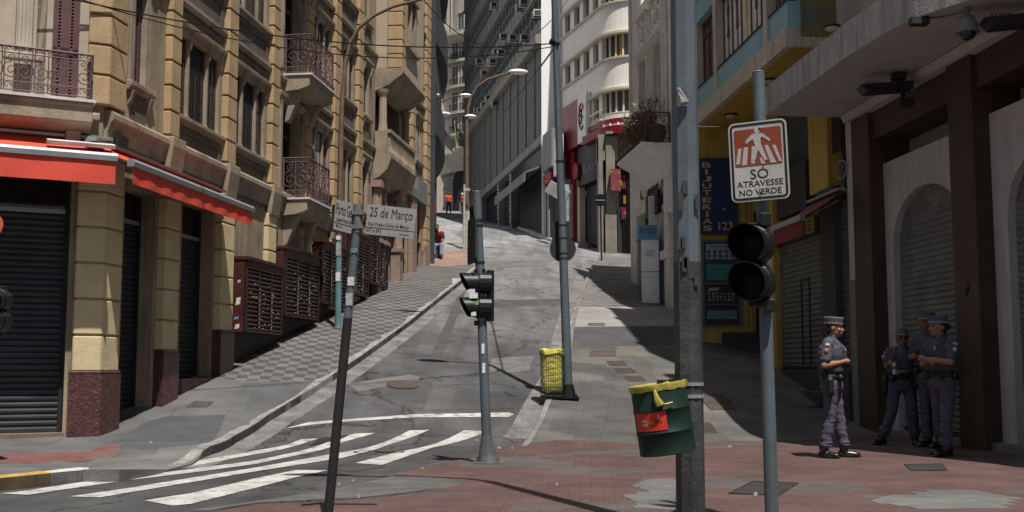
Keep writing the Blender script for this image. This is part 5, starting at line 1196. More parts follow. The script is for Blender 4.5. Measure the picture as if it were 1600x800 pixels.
# a folded dark red parasol and a seated vendor at the foot of it
c = DF.pt(3.0, 0, -.22); c.z = T(c.x, c.y) + .13
t_ = thing('market_parasol', 'folded dark red market parasol leaning by the dark building', 'parasol', tuple(c)); q = MB(); n = 12
q.tube([c, c + Vector((.12, 0, 2.3))], .022, 6); q.build('pole', MATS['dark_wood_frame'], t_)
q = MB(); rr_ = [(.04, 2.25), (.10, 2.1), (.15, 1.8), (.14, 1.4), (.06, 1.15)]
q.loft([[(c.x + .09 + r_ * (1 + .25 * math.cos(4 * 2 * math.pi * i / n)) * math.cos(2 * math.pi * i / n), c.y + r_ * math.sin(2 * math.pi * i / n), c.z + z) for i in range(n)] for r_, z in rr_]); q.build('folded_canopy', M('wine_cloth', (.16, .012, .016), .8, .3, 5), t_, smooth=True)

# ================================================================== white curved corner building on the right
m_ivory = M('ivory_render', (.84, .79, .73), .8, .06, 1.2, .04, 40, stain=(.4, .35, .3), stain_amt=.25, streak=True)
m_ledge = M('cream_ledge', (.58, .50, .39), .8, .1, 1.5)
m_wine = M('wine_sign', (.20, .012, .022), .45, .15, 1.5, spec=.5)
m_sred = M('bright_red', (.24, .010, .016), .45, .12, 2)
CC = thing('curved_corner_building', 'ivory corner building with a rounded corner and wine red shop front across the side street', 'building', (5.5, 51, 5.5))
A0 = P(880, 380, 55.5); A0 = Vector((A0.x, 55.5, 0)); dC = Vector(((800 - 260) / F, -1, 0)).normalized()
E0 = A0 + dC * 5.3
path = [A0 + dC * 5.3 * i / 3 for i in range(4)]
ang0 = math.atan2(dC.y, dC.x); cr = 1.5; cen = E0 + Vector((-dC.y, dC.x, 0)) * cr
k = 10
for i in range(1, k + 1):
    a = ang0 - R(90) + (R(0) - ang0) * i / k; path.append(cen + Vector((math.cos(a), math.sin(a), 0)) * cr)
last = path[-1]; path += [last + Vector((1.0, .0, 0)), last + Vector((6, .1, 0))]
nor = []
for i in range(len(path)):
    d = (path[min(i + 1, len(path) - 1)] - path[max(i - 1, 0)]).normalized(); nor.append(Vector((d.y, -d.x, 0)))
def band(q, z0, z1, o0, o1=None, i0=0, i1=None, back=.35):
    o1 = o0 if o1 is None else o1; i1 = len(path) if i1 is None else i1
    q.loft([[path[i] + nor[i] * o0 + Vector((0, 0, z0)), path[i] + nor[i] * o1 + Vector((0, 0, z1)), path[i] - nor[i] * back + Vector((0, 0, z1)), path[i] - nor[i] * back + Vector((0, 0, z0))] for i in range(i0, i1)])
Yc = path[8].y
hz = lambda v: P(970, v, Yc).z
zw0, zw1 = hz(90), hz(50); zA, zB = hz(178), hz(140); zf = hz(210); st = zw0 - zA
q = MB(); back = [p + Vector((3, 9, 0)) for p in path]
band(q, zf + .35, zA - .02, 0); 
for j in range(5):
    z0 = zA + st * j; z1 = zB + st * j; band(q, z1 + .06, z0 + st - .04, 0)
q.build('wall', m_ivory, CC, smooth=True)
q = MB(); pl = [path[0] - nor[0] * .5] + [p - n_ * .5 for p, n_ in zip(path, nor)] + [path[-1] + Vector((0, 12, 0)), path[0] + Vector((2, 14, 0))]
q.loft([[p + Vector((0, 0, z)) for p in pl] for z in (3, 26)]); q.build('core', m_glass2, CC)
for j in range(5):
    z0 = zA + st * j; z1 = zB + st * j
    q = MB(); band(q, z0 - .05, z0 + .03, .10); band(q, z1 - .03, z1 + .08, .16); q.build('ledge', m_ledge, CC, smooth=False)
    q = MB(); band(q, z0 + .03, z1 - .03, -.2, None, 0, None, .3); bandw = q.build('window_band', glass('bright_glass', (.10, .10, .095), .1), CC)
    # piers between the windows and mullions
    q = MB()
    for s0, s1 in ((0, .07), (.22, .32), (.47, .56), (.71, .80), (.93, 1.0)):
        a = A0 + dC * 5.3 * s0; b = A0 + dC * 5.3 * s1; n_ = nor[1]
        q.hexa([x + Vector((0, 0, z)) for z in (z0 + .03, z1 - .03) for x in (a - n_ * .01, b - n_ * .01, b - n_ * .3, a - n_ * .3)])
    q.build_each('pier', m_ivory, CC)
    q = MB()
    for i in (4, 6, 8, 10, 12, 14):
        a = path[min(i, len(path) - 1)] - nor[min(i, len(path) - 1)] * .12; q.box(a.x - .04, a.x + .04, a.y - .04, a.y + .04, z0 + .03, z1 - .03)
    for s0 in (.145, .395, .635, .865): a = A0 + dC * 5.3 * s0 - nor[1] * .17; q.box(a.x - .03, a.x + .03, a.y - .03, a.y + .03, z0 + .03, z1 - .03)
    q.build_each('mullion', m_ledge, bandw)
    if j == 1:
        q = MB(); i = 11; a = [path[9] - nor[9] * .14, path[10] - nor[10] * .14]; q.hexa([x + Vector((0, 0, z)) for z in (z0 + .04, z1 - .05) for x in (a[0], a[1], a[1] - Vector((0, -.03, 0)), a[0] - Vector((0, -.03, 0)))]); q.build('yellow_blind', M('yellow_blind', (.45, .30, .06), .8), bandw)
# first floor glass balcony with red rims
q = MB(); band(q, zf - .02, zf + .36, .28, .30, 2, None, .6); band(q, zA - .42, zA - .22, .12, .12, 2, None, .3); q.build('red_rim', m_sred, CC)
q = MB(); band(q, zf + .36, zf + 1.0, .1, .1, 4, None, .3); q.build('balcony_parapet', m_ivory, CC)
q = MB(); band(q, zf + 1.0, zA - .42, -.1, -.1, 3, None, .2); q.build('glazing', glass('bright_glass', (.10, .10, .095)), CC)
q = MB()
for i, z1 in ((2, zA - .45), (3, zA - .45), (5, zA - .42), (7, zA - .42), (9, zA - .42), (11, zA - .42), (13, zA - .42)): a = path[i] + nor[i] * .08; q.box(a.x - .05, a.x + .05, a.y - .05, a.y + .05, zf + .36, z1)
for z in (zf + .8, zf + 1.25, zA - .6): q.tube([path[i] + nor[i] * .1 + Vector((0, 0, z)) for i in (2, 3, 4)], .04, 6)
q.build('white_frame', m_wh2, CC)
# shop level
CF = Fr(tuple(A0)[:2], tuple(dC)[:2]); c0 = lambda u, v, n=0: CF.uv(u, v, n)
q = MB(); CF.box(q, 0, 5.3, 4, zf - .3, -3, -1.2); q.build('shop_back', m_dark, CC)
a, b = CF.tz(868, .2), CF.tz(905, .2)
t0_ = max(a, -1.5)
def skew(q, ua, ub, va0, va1, vb0, vb1, n0, n1):
    A, B = CF.tz(ua, n1), CF.tz(ub, n1); pa0, pa1, pb0, pb1 = [CF.uv(*x, n1)[1] for x in ((ua, va0), (ua, va1), (ub, vb0), (ub, vb1))]
    q.hexa([CF.pt(A, pa1, n1), CF.pt(B, pb1, n1), CF.pt(B, pb1, n0), CF.pt(A, pa1, n0), CF.pt(A, pa0, n1), CF.pt(B, pb0, n1), CF.pt(B, pb0, n0), CF.pt(A, pa0, n0)]); return A, B
zs1 = c0(890, 172, .25)[1]; zs0 = c0(890, 234, .25)[1]; 
tA, tB, tC = CF.tz(876, .25), CF.tz(904, .25), CF.tz(917, .25)
t_ = thing('shop_sign', 'wine red shop fascia with a white emblem panel at its end', 'sign', tuple(CF.pt(tA, zs0, 0)))
q = MB(); CF.box(q, tA - .6, tB, zs0, zs1 + .3, .02, .25); q.build('red_board', m_wine, t_)
q = MB(); CF.box(q, tB + .002, tC, zs0 + .05, zs1 + .42, .02, .26); wp = q.build('white_board', m_wh2, t_)
TXT('B', CF, tB - .62 * (tB - tA), (zs0 + zs1) / 2 + .25, .251, .45, .3, M('rose_letters', (.45, .2, .22), .6), t_, 'lettering', .03)
xm = (tB + tC) / 2; zm = (zs0 + zs1) / 2 + .3; q = MB()
q.tube([CF.pt(xm + .38 * math.cos(i * .3) * .8, zm + .62 * math.sin(i * .3), .27) for i in range(2, 19)], .05, 6); q.build('emblem_ring', m_wine, wp)
q = MB(); q.tube([CF.pt(xm - .15, zm + .3, .27), CF.pt(xm + .1, zm + .36, .27), CF.pt(xm - .1, zm, .27), CF.pt(xm + .15, zm + .02, .27), CF.pt(xm - .1, zm - .35, .27)], .045, 6); q.build('emblem_mark', m_dark, wp)
# dark arched shop front, red pier, shutters, garish panel, hung goods
q = MB(); CF.box(q, CF.tz(890), CF.tz(901), 4.5, zs0 - .1, -.4, .12); q.build('red_pier', m_sred, CC)
q = MB(); xr, zr = c0(899, 268, .2); CF.prism(q, [(xr + .34 * math.cos(i * .3927), zr + .42 * math.sin(i * .3927)) for i in range(16)], .1, .22); o = q.build('round_sign', m_sred); tag(o, 'bright red round shop sign on the red pier', 'sign'); 
q = MB(); q.tube([CF.pt(xr - .1, zr - .1, .225), CF.pt(xr, zr + .12, .225), CF.pt(xr + .08, zr - .08, .225)], .03, 5); q.build('sign_mark', MATS['rose_letters'], o)
q = MB(); a, b = CF.tz(905), 5.3; CF.box(q, a, b, zr - .75, zs0 - .05, -.35, .05); q.build('dark_fascia', M('black_fascia', (.02, .02, .021), .5), CC)
TXT('R.AU', CF, (a + b) / 2 + .05, zr - .05, .055, (b - a) * .55, .42, M('grey_letters', (.12, .12, .12), .5), CC, 'shop_lettering', .02)
q = MB(); CF.shutter(q, a + .3, b - .1, 4.5, zr - .8, -.3, .1); q.build('shop_shutter', m_shut, CC)
q = MB(); CF.box(q, CF.tz(901.5), CF.tz(906), 4.5, zr - .3, -.3, -.02); q.build('beige_pier', m_ledge, CC)
SF = Fr(tuple(path[8])[:2], (1, 0)); sx = lambda u, v=400: SF.uv(u, v)
q = MB()
for u0, u1 in ((936, 943), (948, 962)): SF.box(q, sx(u0)[0], sx(u1)[0], 4.5, zf - .1, -.8, .05)
SF.box(q, sx(946)[0], sx(964)[0], 4.5, sx(950, 336)[1], -.8, .12); q.build_each('corner_pier', M('olive_grey_pier', (.22, .205, .17), .85, .15, 2, stain=(.1, .09, .07), stain_amt=.5), CC)
q = MB(); SF.box(q, sx(936)[0], sx(1000)[0], sx(950, 250)[1], zf + .02, -1.4, -.05); SF.box(q, sx(947)[0] , sx(1010)[0], zf - .02, zf + .1, -2.4, .25); q.build('shop_ceiling', M('olive_grey_pier', (.2, .19, .16)), CC)
q = MB(); SF.box(q, sx(962)[0], sx(1015)[0], 4.6, sx(950, 250)[1], -1.2, -.5); q.build('dark_shop', m_dark, CC)
q = MB(); SF.box(q, sx(967)[0], sx(1000)[0], 4.9, sx(980, 322)[1], -.5, -.42); q.build('black_gate', m_shut, CC)
xa, za_ = sx(953, 301); xb, zb_ = sx(968, 267)
t_ = thing('banner', 'pink and orange flowered banner at the corner shop entrance', 'banner', tuple(SF.pt(xa, za_, 0))); q = MB(); SF.box(q, xa, xb, za_, zb_, .13, .5); q.build('panel', M('pink_banner', (.20, .035, .05), .7, .4, 3), t_)
for k in range(14): x, z = random.uniform(xa, xb), random.uniform(za_, zb_); q = MB(); s = random.uniform(.04, .1); SF.prism(q, [(x + s * math.cos(i * 1.05), z + s * math.sin(i * 1.05)) for i in range(6)], .5, .503 + k * .0008); q.build('flower', M('flower%d' % (k % 3), ((.26, .12, .03), (.24, .03, .10), (.08, .14, .03))[k % 3]), t_)
for k, (u0, u1, v0, v1, cc, lb) in enumerate(((972, 1000, 272, 293, (.12, .006, .02), 'crimson awning strip over the dark shop beneath the balcony'), (975, 1000, 304, 317, (.24, .13, .02), 'mustard sign strip over the dark shop beneath the balcony'), (972, 1000, 322, 341, (.13, .008, .02), 'crimson sign with faint letters on the dark shop'))):
    x0, z0 = sx(u0, v1); x1, z1 = sx(u1, v0); q = MB(); SF.box(q, x0, x1, z0, z1, -.42, -.3); o = q.build('shop_sign', M('strip%d' % k, cc, .6)); tag(o, lb, 'sign')
    if k == 2: TXT('PRESENTES', SF, (x0 + x1) / 2, (z0 + z1) / 2, -.299, (x1 - x0) * .7, .14, MATS['rose_letters'], o, 'lettering')

# ================================================================== long grey office building up the street
m_gc = M('grey_concrete', (.25, .25, .24), .85, .15, 1, stain=(.08, .08, .08), stain_amt=.6, streak=True)
m_mesh = M('green_grey_mesh', (.14, .152, .14), .9, .12, 3)
m_win = glass('office_glass', (.07, .085, .09), .12)
m_beam = M('beige_beam', (.26, .235, .19), .8, .15, 2)
gR = P(848, 350, 56); gR = Vector((gR.x, 56, 0)); dG = Vector(((800 - 460) / F, -1, 0)).normalized()
GL = 27.0; gL = gR - dG * GL; GF = Fr(tuple(gL)[:2], tuple(dG)[:2]); gz = lambda u, v, n=0: GF.uv(u, v, n)
GB = thing('office_building', 'long grey office building with netted lower floors and air conditioners', 'building', (2.5, 68, 10))
zled = gz(846, 62)[1]; znb = gz(846, 212)[1]
q = MB(); GF.box(q, 0, GL, 6, 36, -9, -.5); GF.box(q, 0, GL, znb - .1, zled, -.5, 0); q.build('wall', m_gc, GB)
e_ = GF.pt(GL, 0, .0); q = MB(); q.box(e_.x - .05, e_.x + 9, e_.y - .06, e_.y - .01, 6, 36); q.build('end_wall', M('white_end_wall', (.92, .92, .91), .8, .03, 1), GB)
q = MB(); GF.box(q, -.3, GL, zled - .25, zled + .25, -.3, .35); q.build('ledge', m_beam, GB)
q = MB(); GF.box(q, 0, GL, znb - .45, znb, -.4, .1); q.build('lower_beam', m_gc, GB)
q = MB(); GF.box(q, .2, GL - .2, znb + .1, zled - .3, 0, .04); q.build('netting', m_mesh, GB)
nb = 12
for i in range(nb):
    t = GL * (i + .3) / nb; q = MB(); GF.box(q, t - .05, t + .05, znb - .05, zled - .26, .04, .12)
    for j in range(5): z = znb + .3 + (zled - znb - .6) * j / 4; GF.box(q, t - .09, t + .09, z - .06, z + .06, .04, .14)
    q.build('net_post', m_beam, GB)
fh = 2.45
for j in range(7):
    z = zled + .25 + fh * j
    q = MB(); GF.box(q, 0, GL, z + .95, z + fh - .15, -.5, -.12); wb_ = q.build('window_band', m_win, GB)
    q = MB(); GF.box(q, 0, GL, z, z + .95, -.5, 0); q.build('spandrel', m_gc, GB)
    q = MB(); GF.box(q, -.1, GL, z + fh - .15, z + fh, -.4, .12); q.build('beam', m_beam, GB)
    q = MB()
    for i in range(27): x = GL * i / 26; GF.box(q, x - .035, x + .035, z + .95, z + fh - .15, -.12, -.04); GF.box(q, x - .03, x + .03, z, z + .95, -.02, .03)
    GF.box(q, 0, GL, z + 1.55, z + 1.6, -.12, -.05); q.build('mullion', M('steel_grey', (.24, .255, .26), .5, .1), wb_)
# blocked shop openings below
q = MB(); GF.box(q, 0, GL, 6, znb - .4, -.6, -.45); q.build('shop_back', M('near_black', (.012, .012, .013), .7), GB)
m_gal = M('pier_grey', (.20, .21, .215), .6, .15, 2)
for t in (1.0, 7.5, 14.2, 18.2, GL - .25):
    q = MB(); GF.box(q, t - .2, t + .2, 6, znb - .4, -.5, -.05); pr_ = q.build('shop_pier', m_gal if t > GL - 1 else m_gc, GB)
    if 5 < t < 20:
        q = MB(); zz = T(GF.pt(t, 0, 0).x, GF.pt(t, 0, 0).y) + .4
        for k in range(22): GF.box(q, t - .08, t + .08, zz + k * .22, zz + k * .22 + .1, -.05, .0)
        q.build('chequer_strip', m_wh2, pr_)
q = MB(); t0 = gz(800, 300)[0]; zz0 = gz(846, 256)[1]; GF.box(q, t0, GL - .4, zz0, znb - .45, -.45, -.05); q.build('shop_glass', glass('blue_grey_glass', (.03, .045, .055), .1), GB)
q = MB(); GF.profile(q, t0 - .6, GL - .2, [(-.05, zz0 - .05), (.9, zz0 - .45), (.92, zz0 - .95), (.86, zz0 - .95), (.84, zz0 - .5), (-.05, zz0 - .15)]); q.build('canopy', M('grey_canopy', (.16, .16, .155), .7, .2), GB)
# air conditioners on the facade
m_ac = M('ac_case', (.52, .52, .50), .6, .12, 4); m_acd = M('ac_grille', (.05, .05, .05), .6)
proto = None
for (u, v) in ((835, 22), (815, 60), (783, 58), (797, 60), (772, 82), (779, 83), (745, 97), (763, 97), (753, 115), (760, 154), (753, 165), (747, 174), (770, 163), (768, 9), (808, 13), (814, 5), (766, 97), (742, 174)):
    x, z = gz(u, v, .35)
    if proto is None:
        p0 = Vector(GF.pt(x, z, 0)); proto = thing('air_conditioner', 'pale window air conditioner jutting from the grey office front', 'air conditioner', tuple(p0), 'air conditioners on the office building')
        q = MB(); GF.box(q, x - .27, x + .27, z - .18, z + .18, -.1, .45); ch = [q.build('casing', m_ac, proto, bevel=.02)]
        q = MB(); GF.box(q, x + .271, x + .278, z - .13, z + .13, .08, .4); ch.append(q.build('side_vent', m_acd, proto)); q = MB(); GF.box(q, x - .22, x - .03, z - .13, z + .13, .451, .458); ch.append(q.build('grille', m_acd, proto))
        q = MB(); GF.box(q, x - .23, x - .19, z - .24, z - .185, -.05, .42); GF.box(q, x + .19, x + .23, z - .24, z - .185, -.05, .42); ch.append(q.build_each('bracket', m_dark, proto))
        continue
    c_ = proto.copy(); COL.objects.link(c_); c_.location = GF.pt(x, z, 0)
    for o in ch: d_ = o.copy(); COL.objects.link(d_); d_.parent = c_
# low concrete shop house between office and corner building
HB = thing('low_shop_house', 'low grey concrete shop house between the office block and the ivory corner building', 'building', tuple(GF.pt(GL + 2.5, 7.3, 0)))
q = MB(); zr1 = gz(866, 195)[1]; 
q = MB(); GF.box(q, GL, GL + 2.0, 5, zr1, -.5, -.35); GF.box(q, GL, GL + 2.0, zr1 - 1.9, zr1, -.5, .0); q.build('wall', m_gc, HB)
for k, t in enumerate((GL + .35, GL + .95)): q = MB(); GF.box(q, t - .17, t + .17, 5, zr1 - 1.9, -.5, -.05); q.build_each('pier', m_gal, HB)
q = MB(); GF.box(q, GL + 1.3, GL + 2.0, 5, zr1 - 1.9, -.4, -.3); q.build('shop_front', M('near_black', (.012, .012, .013)), HB)
x, z0 = gz(865, 276, .2); x1, z1 = gz(873, 210, .2); q = MB(); GF.box(q, x, x1 + .2, z0, z1, .02, .2); tag(q.build('white_sign', M('white_board', (.8, .8, .8), .5, .05)), 'tall blank white sign board behind the tilting grey pole', 'sign')
x, z0 = gz(849, 291, .1); x1, z1 = gz(858, 269, .1); o = None
t_ = thing('red_sign', 'small red sign with yellow marks on the grey pier', 'sign', tuple(GF.pt(x, z0, 0))); q = MB(); GF.box(q, x, x1, z0, z1, .0, .1); q.build('board', m_sred, t_)
q = MB()
for k in range(7): a = x + (x1 - x) * random.uniform(.1, .75); z = z0 + (z1 - z0) * (.1 + .12 * k); GF.box(q, a, a + .15, z, z + .06, .1, .11)
q.build('yellow_marks', M('yellow_mark', (.5, .3, .04)), t_)
x, zc_ = gz(875, 300, .5); q = MB(); f = Fr(tuple(GF.pt(x, 0, .6))[:2], (.94, -.34)); f.box(q, -.55, .55, -.3, .3, -.06, .06); rot = Matrix.Rotation(R(-32), 4, f.n)
pc = f.pt(0, 0, 0); q.v = [tuple(pc + rot @ (Vector(p) - pc) + Vector((0, 0, zc_))) for p in q.v]; tag(q.build('tilted_board', M('grey_board', (.3, .29, .28), .6), bevel=.02), 'tilted grey shop board hanging behind the grey pole', 'sign')
for k, (u, v, w_, h_, cc) in enumerate(((884, 315, .5, 2.2, (.2, .24, .3)), (888, 330, .4, 2.6, (.33, .34, .36)), (880, 330, .35, 2.0, (.28, .25, .25)))):
    c = P(u, v, 54 - k * .6); q = MB(); q.box(c.x - w_ / 2, c.x + w_ / 2, c.y - .05, c.y + .05, c.z - h_ / 2, c.z + h_ / 2); o = q.build('hanging_poster', M('hang%d' % k, cc, .7, .3, 4)); tag(o, ('bluish hanging poster strip beside the red pier', 'pale grey hanging poster strip beside the red pier', 'dull pink hanging poster strip beside the red pier')[k], 'poster')

# ================================================================== classical building closing the street
m_fac = M('weathered_limestone', (.46, .415, .35), .85, .14, .6, stain=(.16, .14, .115), stain_amt=.5, streak=True)
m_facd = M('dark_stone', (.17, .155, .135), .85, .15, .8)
Yf = 140.0; fc = Vector((-3.9, Yf + 3, 0)); fr_ = 4.9
FB = thing('classical_building', 'beige classical building with a rounded balconied corner at the top of the street', 'building', (fc.x, fc.y, 20))
fz = lambda v: P(715, v, Yf - 1).z
def ringpts(r, a0=R(175), a1=R(355), k=28): return [fc + Vector((math.cos(a0 + (a1 - a0) * i / k) * r, math.sin(a0 + (a1 - a0) * i / k) * r, 0)) for i in range(k + 1)]
def drum(q, r, z0, z1, r1=None, back=6):
    a = ringpts(r); b = ringpts(r if r1 is None else r1); a += [Vector((fc.x + r, fc.y + back, 0)), Vector((fc.x - r, fc.y + back, 0))]; b += [Vector((fc.x + r, fc.y + back, 0)), Vector((fc.x - r, fc.y + back, 0))]
    q.loft([[p + Vector((0, 0, z0)) for p in a], [p + Vector((0, 0, z1)) for p in b]])
q = MB(); drum(q, fr_, 17, fz(235)); drum(q, fr_, fz(235), fz(55)); drum(q, fr_ - 1.0, fz(55), fz(-40)); q.build('wall', m_fac, FB)
q = MB(); drum(q, fr_ + .8, fz(256), fz(243), fr_ + 1.5); drum(q, fr_ + 1.5, fz(243), fz(235)); drum(q, fr_ + .4, fz(268), fz(256), fr_ + .8); q.build('big_balcony', m_fac, FB)
q = MB(); drum(q, fr_ + .2, fz(66), fz(58), fr_ + 1.3); drum(q, fr_ + 1.3, fz(58), fz(53)); q.build('cornice', m_fac, FB)
for v in (137, 97, 178, 212): q = MB(); drum(q, fr_ + .45, fz(v), fz(v - 4)); q.build('floor_band', m_fac, FB)
angs = [R(x) for x in (228, 247, 266, 285, 304)]
def panel(q, a, hw, z0, z1, r, th=.25):
    c = fc + Vector((math.cos(a), math.sin(a), 0)) * r; t = Vector((-math.sin(a), math.cos(a), 0)); n_ = Vector((math.cos(a), math.sin(a), 0))
    q.hexa([c + t * s + n_ * m_ + Vector((0, 0, z)) for z in (z0, z1) for s, m_ in ((-hw, th), (hw, th), (hw, -th), (-hw, -th))])
for v0, v1 in ((95, 67), (135, 103), (175, 143), (209, 182), (232, 216), (40, 16)):
    for a in angs:
        rr_ = fr_ - (1.0 if v1 < 50 else 0); q = MB(); panel(q, a, .55, fz(v0), fz(v1), rr_, .03); wn = q.build('window', m_win, FB)
        q = MB(); 
        for s in (-1, 1): panel(q, a + s * .135 * 4.9 / rr_ * .9, .1, fz(v0), fz(v1 - 1.5), rr_, .12)
        panel(q, a, .7, fz(v1), fz(v1 - 2), rr_, .14); panel(q, a, .03, fz(v0), fz(v1), rr_, .06); q.build('window_surround', m_fac, wn)
        if v0 > 90 and v0 < 212:
            q = MB(); 
            for k in range(9): panel(q, a + (k - 4) * .033, .025, fz(v0), fz(v0 - 11), rr_ + .4, .02)
            panel(q, a, .68, fz(v0 - 11), fz(v0 - 12), rr_ + .4, .04); q.build('balcony_rail', m_dark, wn)
q = MB(); 
for a in (R(285), R(240)):
    c = fc + Vector((math.cos(a), math.sin(a), 0)) * (fr_ + .02); t = Vector((-math.sin(a), math.cos(a), 0)); n_ = Vector((math.cos(a), math.sin(a), 0)); z0, zs_, z1 = fz(330), fz(285), fz(266); hw = 1.15
    pts = [(-hw, z0)] + [(-hw * math.cos(math.pi * i / 12), zs_ + (z1 - zs_) * math.sin(math.pi * i / 12)) for i in range(13)] + [(hw, z0)]
    k = len(pts); q.add([c + t * s + n_ * .12 + Vector((0, 0, z)) for s, z in pts] + [c + t * s - n_ * .4 + Vector((0, 0, z)) for s, z in pts], [tuple(range(k)), tuple(range(2 * k - 1, k - 1, -1))] + [(i, i + k, (i + 1) % k + k, (i + 1) % k) for i in range(k)])
q.build('arched_doorway', M('near_black', (.012, .012, .013)), FB)
q = MB(); drum(q, fr_ + .15, 17, fz(318)); drum(q, fr_ + .12, fz(290), fz(286)); q.build_each('base_course', m_facd, FB)
for i in range(7): q = MB(); drum(q, fr_ + .06, 20.5 + i * .95, 20.5 + i * .95 + .8); q.build('rusticated_course', m_facd, FB)
# flags on slanting poles
def flag(u, v, lb, kind):
    c = P(u, v, Yf - 3.5); t_ = thing('flag', lb, 'flag', tuple(c)); W_, H_ = 2.3, 1.6
    base = c + Vector((.1, 2.2, -1.0)); tip = c + Vector((-.1, -1.0, 2.4)); q = MB(); q.tube([base, tip], .05, 6); q.build('flagpole', m_wh2, t_)
    def pt(s, tt, o=0):      # s along the fly (hanging), tt along the hoist
        hp = tip + (base - tip) * (.08 + .5 * tt); wv = math.sin(s * 5 + tt * 2) * .12
        return hp + Vector((.95 * s * W_ * .55, -.25 * s + wv - o, -s * W_ * .62))
    N = 10
    def patch(mb, s0, s1, t0, t1, o=0):
        vs = [pt(s0 + (s1 - s0) * i / N, t0 + (t1 - t0) * j / 4, o) for i in range(N + 1) for j in range(5)]; mb.add(vs, [(i * 5 + j, (i + 1) * 5 + j, (i + 1) * 5 + j + 1, i * 5 + j + 1) for i in range(N) for j in range(4)])
    def blob(mb, pts, o):
        vs = [pt(s, tt, o) for s, tt in pts]; cc_ = pt(sum(p[0] for p in pts) / len(pts), sum(p[1] for p in pts) / len(pts), o); k = len(vs); mb.add(vs + [cc_], [(i, (i + 1) % k, k) for i in range(k)])
    if kind == 'br':
        q = MB(); patch(q, 0, 1, 0, 1); f = q.build('cloth', M('flag_green', (.02, .16, .04), .8, .1), t_)
        q = MB(); blob(q, [(.08, .5), (.5, .1), (.92, .5), (.5, .9)], .05); q.build('rhombus', M('flag_yellow', (.5, .36, .02), .8, .1), f)
        q = MB(); blob(q, [(.5 + .2 * math.cos(i * .52), .5 + .27 * math.sin(i * .52)) for i in range(12)], .09); q.build('disc', M('flag_blue', (.01, .03, .15), .8, .1), f)
    else:
        q = MB(); patch(q, 0, 1, 0, 1); f = q.build('cloth', M('flag_white', (.55, .55, .55), .8, .1), t_)
        q = MB()
        for i in range(7): patch(q, 0, 1, i * 2 / 13, (i * 2 + 1) / 13, .05)
        q.build('black_stripes', m_dark, f)
        q = MB(); blob(q, [(.0, .0), (.42, .0), (.42, .42), (.0, .42)], .10); q.build('canton', M('flag_red', (.35, .02, .02), .8, .1), f)
flag(712, 222, 'green and yellow Brazilian flag hanging from the classical building', 'br')
flag(692, 226, 'black and white striped flag with red canton beside the Brazilian flag', 'sp')
# stepped tower behind and a dark block left of it
TWR = thing('tower', 'tall beige tower block rising behind the classical building', 'building', (-10, 175, 24)); q = MB(); q.box(-16, -2, 168, 182, 20, 95); q.build('wall', M('tower_stone', (.42, .375, .31), .85, .15, .4), TWR)
for i in range(4):
    for j in range(9):
        q = MB(); x = -14.2 + i * 3.4; z = 45 + j * 4.6; q.box(x - .75, x + .75, 167.9, 168.05, z, z + 3.2); wn = q.build('window', m_win, TWR)
for i in range(5): q = MB(); x = -15.8 + i * 3.4; q.box(x - .4, x + .4, 167.5, 168, 30, 92); q.build('pilaster', M('tower_stone', (.42, .375, .31)), TWR)
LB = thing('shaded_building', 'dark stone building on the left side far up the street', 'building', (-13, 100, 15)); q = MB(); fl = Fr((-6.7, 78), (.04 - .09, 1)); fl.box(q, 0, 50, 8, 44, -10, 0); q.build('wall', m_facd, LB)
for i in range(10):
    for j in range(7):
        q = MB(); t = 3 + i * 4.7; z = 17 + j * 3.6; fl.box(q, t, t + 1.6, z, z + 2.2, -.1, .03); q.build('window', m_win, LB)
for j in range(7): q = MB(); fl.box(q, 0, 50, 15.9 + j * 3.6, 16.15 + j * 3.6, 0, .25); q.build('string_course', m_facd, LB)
# ================================================================== street furniture
m_pole = M('grey_blue_pole', (.095, .12, .135), .55, .2, 2.5, .1, 40, stain=(.075, .07, .065), stain_amt=.75, streak=True, metal=.2)
m_poledk = M('dark_pole_base', (.032, .033, .034), .6, .3, 5, stain=(.085, .088, .09), stain_amt=.75, ss=4, bump=.3, bscale=30)
m_black = M('signal_black', (.007, .007, .0075), .4, .2, 3, spec=.35)
m_lens = M('dark_lens', (.006, .006, .006), .45, .1, spec=.15)
m_stk = M('white_sticker', (.6, .6, .58), .7, .2, 20)
m_plate = M('sign_white', (.40, .40, .385), .5, .1, 3, stain=(.26, .25, .235), stain_amt=.6)
m_ink = M('sign_ink', (.012, .012, .013), .5)
m_platedk = M('plate_back', (.020, .023, .025), .75, .2, 3)
m_strap = M('steel_strap', (.32, .33, .34), .45, .1, 6, metal=.5)
m_blk = M('black_paint', (.02, .019, .02), .5, .3, 5)
m_rustp = M('rust_brown_pole', (.15, .09, .062), .7, .3, 3, stain=(.06, .045, .04), stain_amt=.6)
m_teal = M('teal_pole', (.10, .20, .215), .6, .25, 4, stain=(.2, .2, .19), stain_amt=.7)
def along(a, b, t): return a + (b - a) * t
def at_v(a, b, v, Y):     # point of the pole a-b that shows at picture height v
    lo, hi = -1.0, 3.0
    for _ in range(40):
        m = (lo + hi) / 2; p = along(a, b, m); vv = 400 - F * ((p.z - H) * CT - p.y * ST) / (p.y * CT + (p.z - H) * ST)
        if vv > v: lo = m
        else: hi = m
    return along(a, b, lo)
def base_plate(q, c, s, h=.02):
    q.box(c.x - s, c.x + s, c.y - s, c.y + s, c.z - .01, c.z + h)
    for i in (-1, 1):
        for j in (-1, 1): q.tube([(c.x + i * s * .78, c.y + j * s * .78, c.z + h), (c.x + i * s * .78, c.y + j * s * .78, c.z + h + .045)], .014, 6)
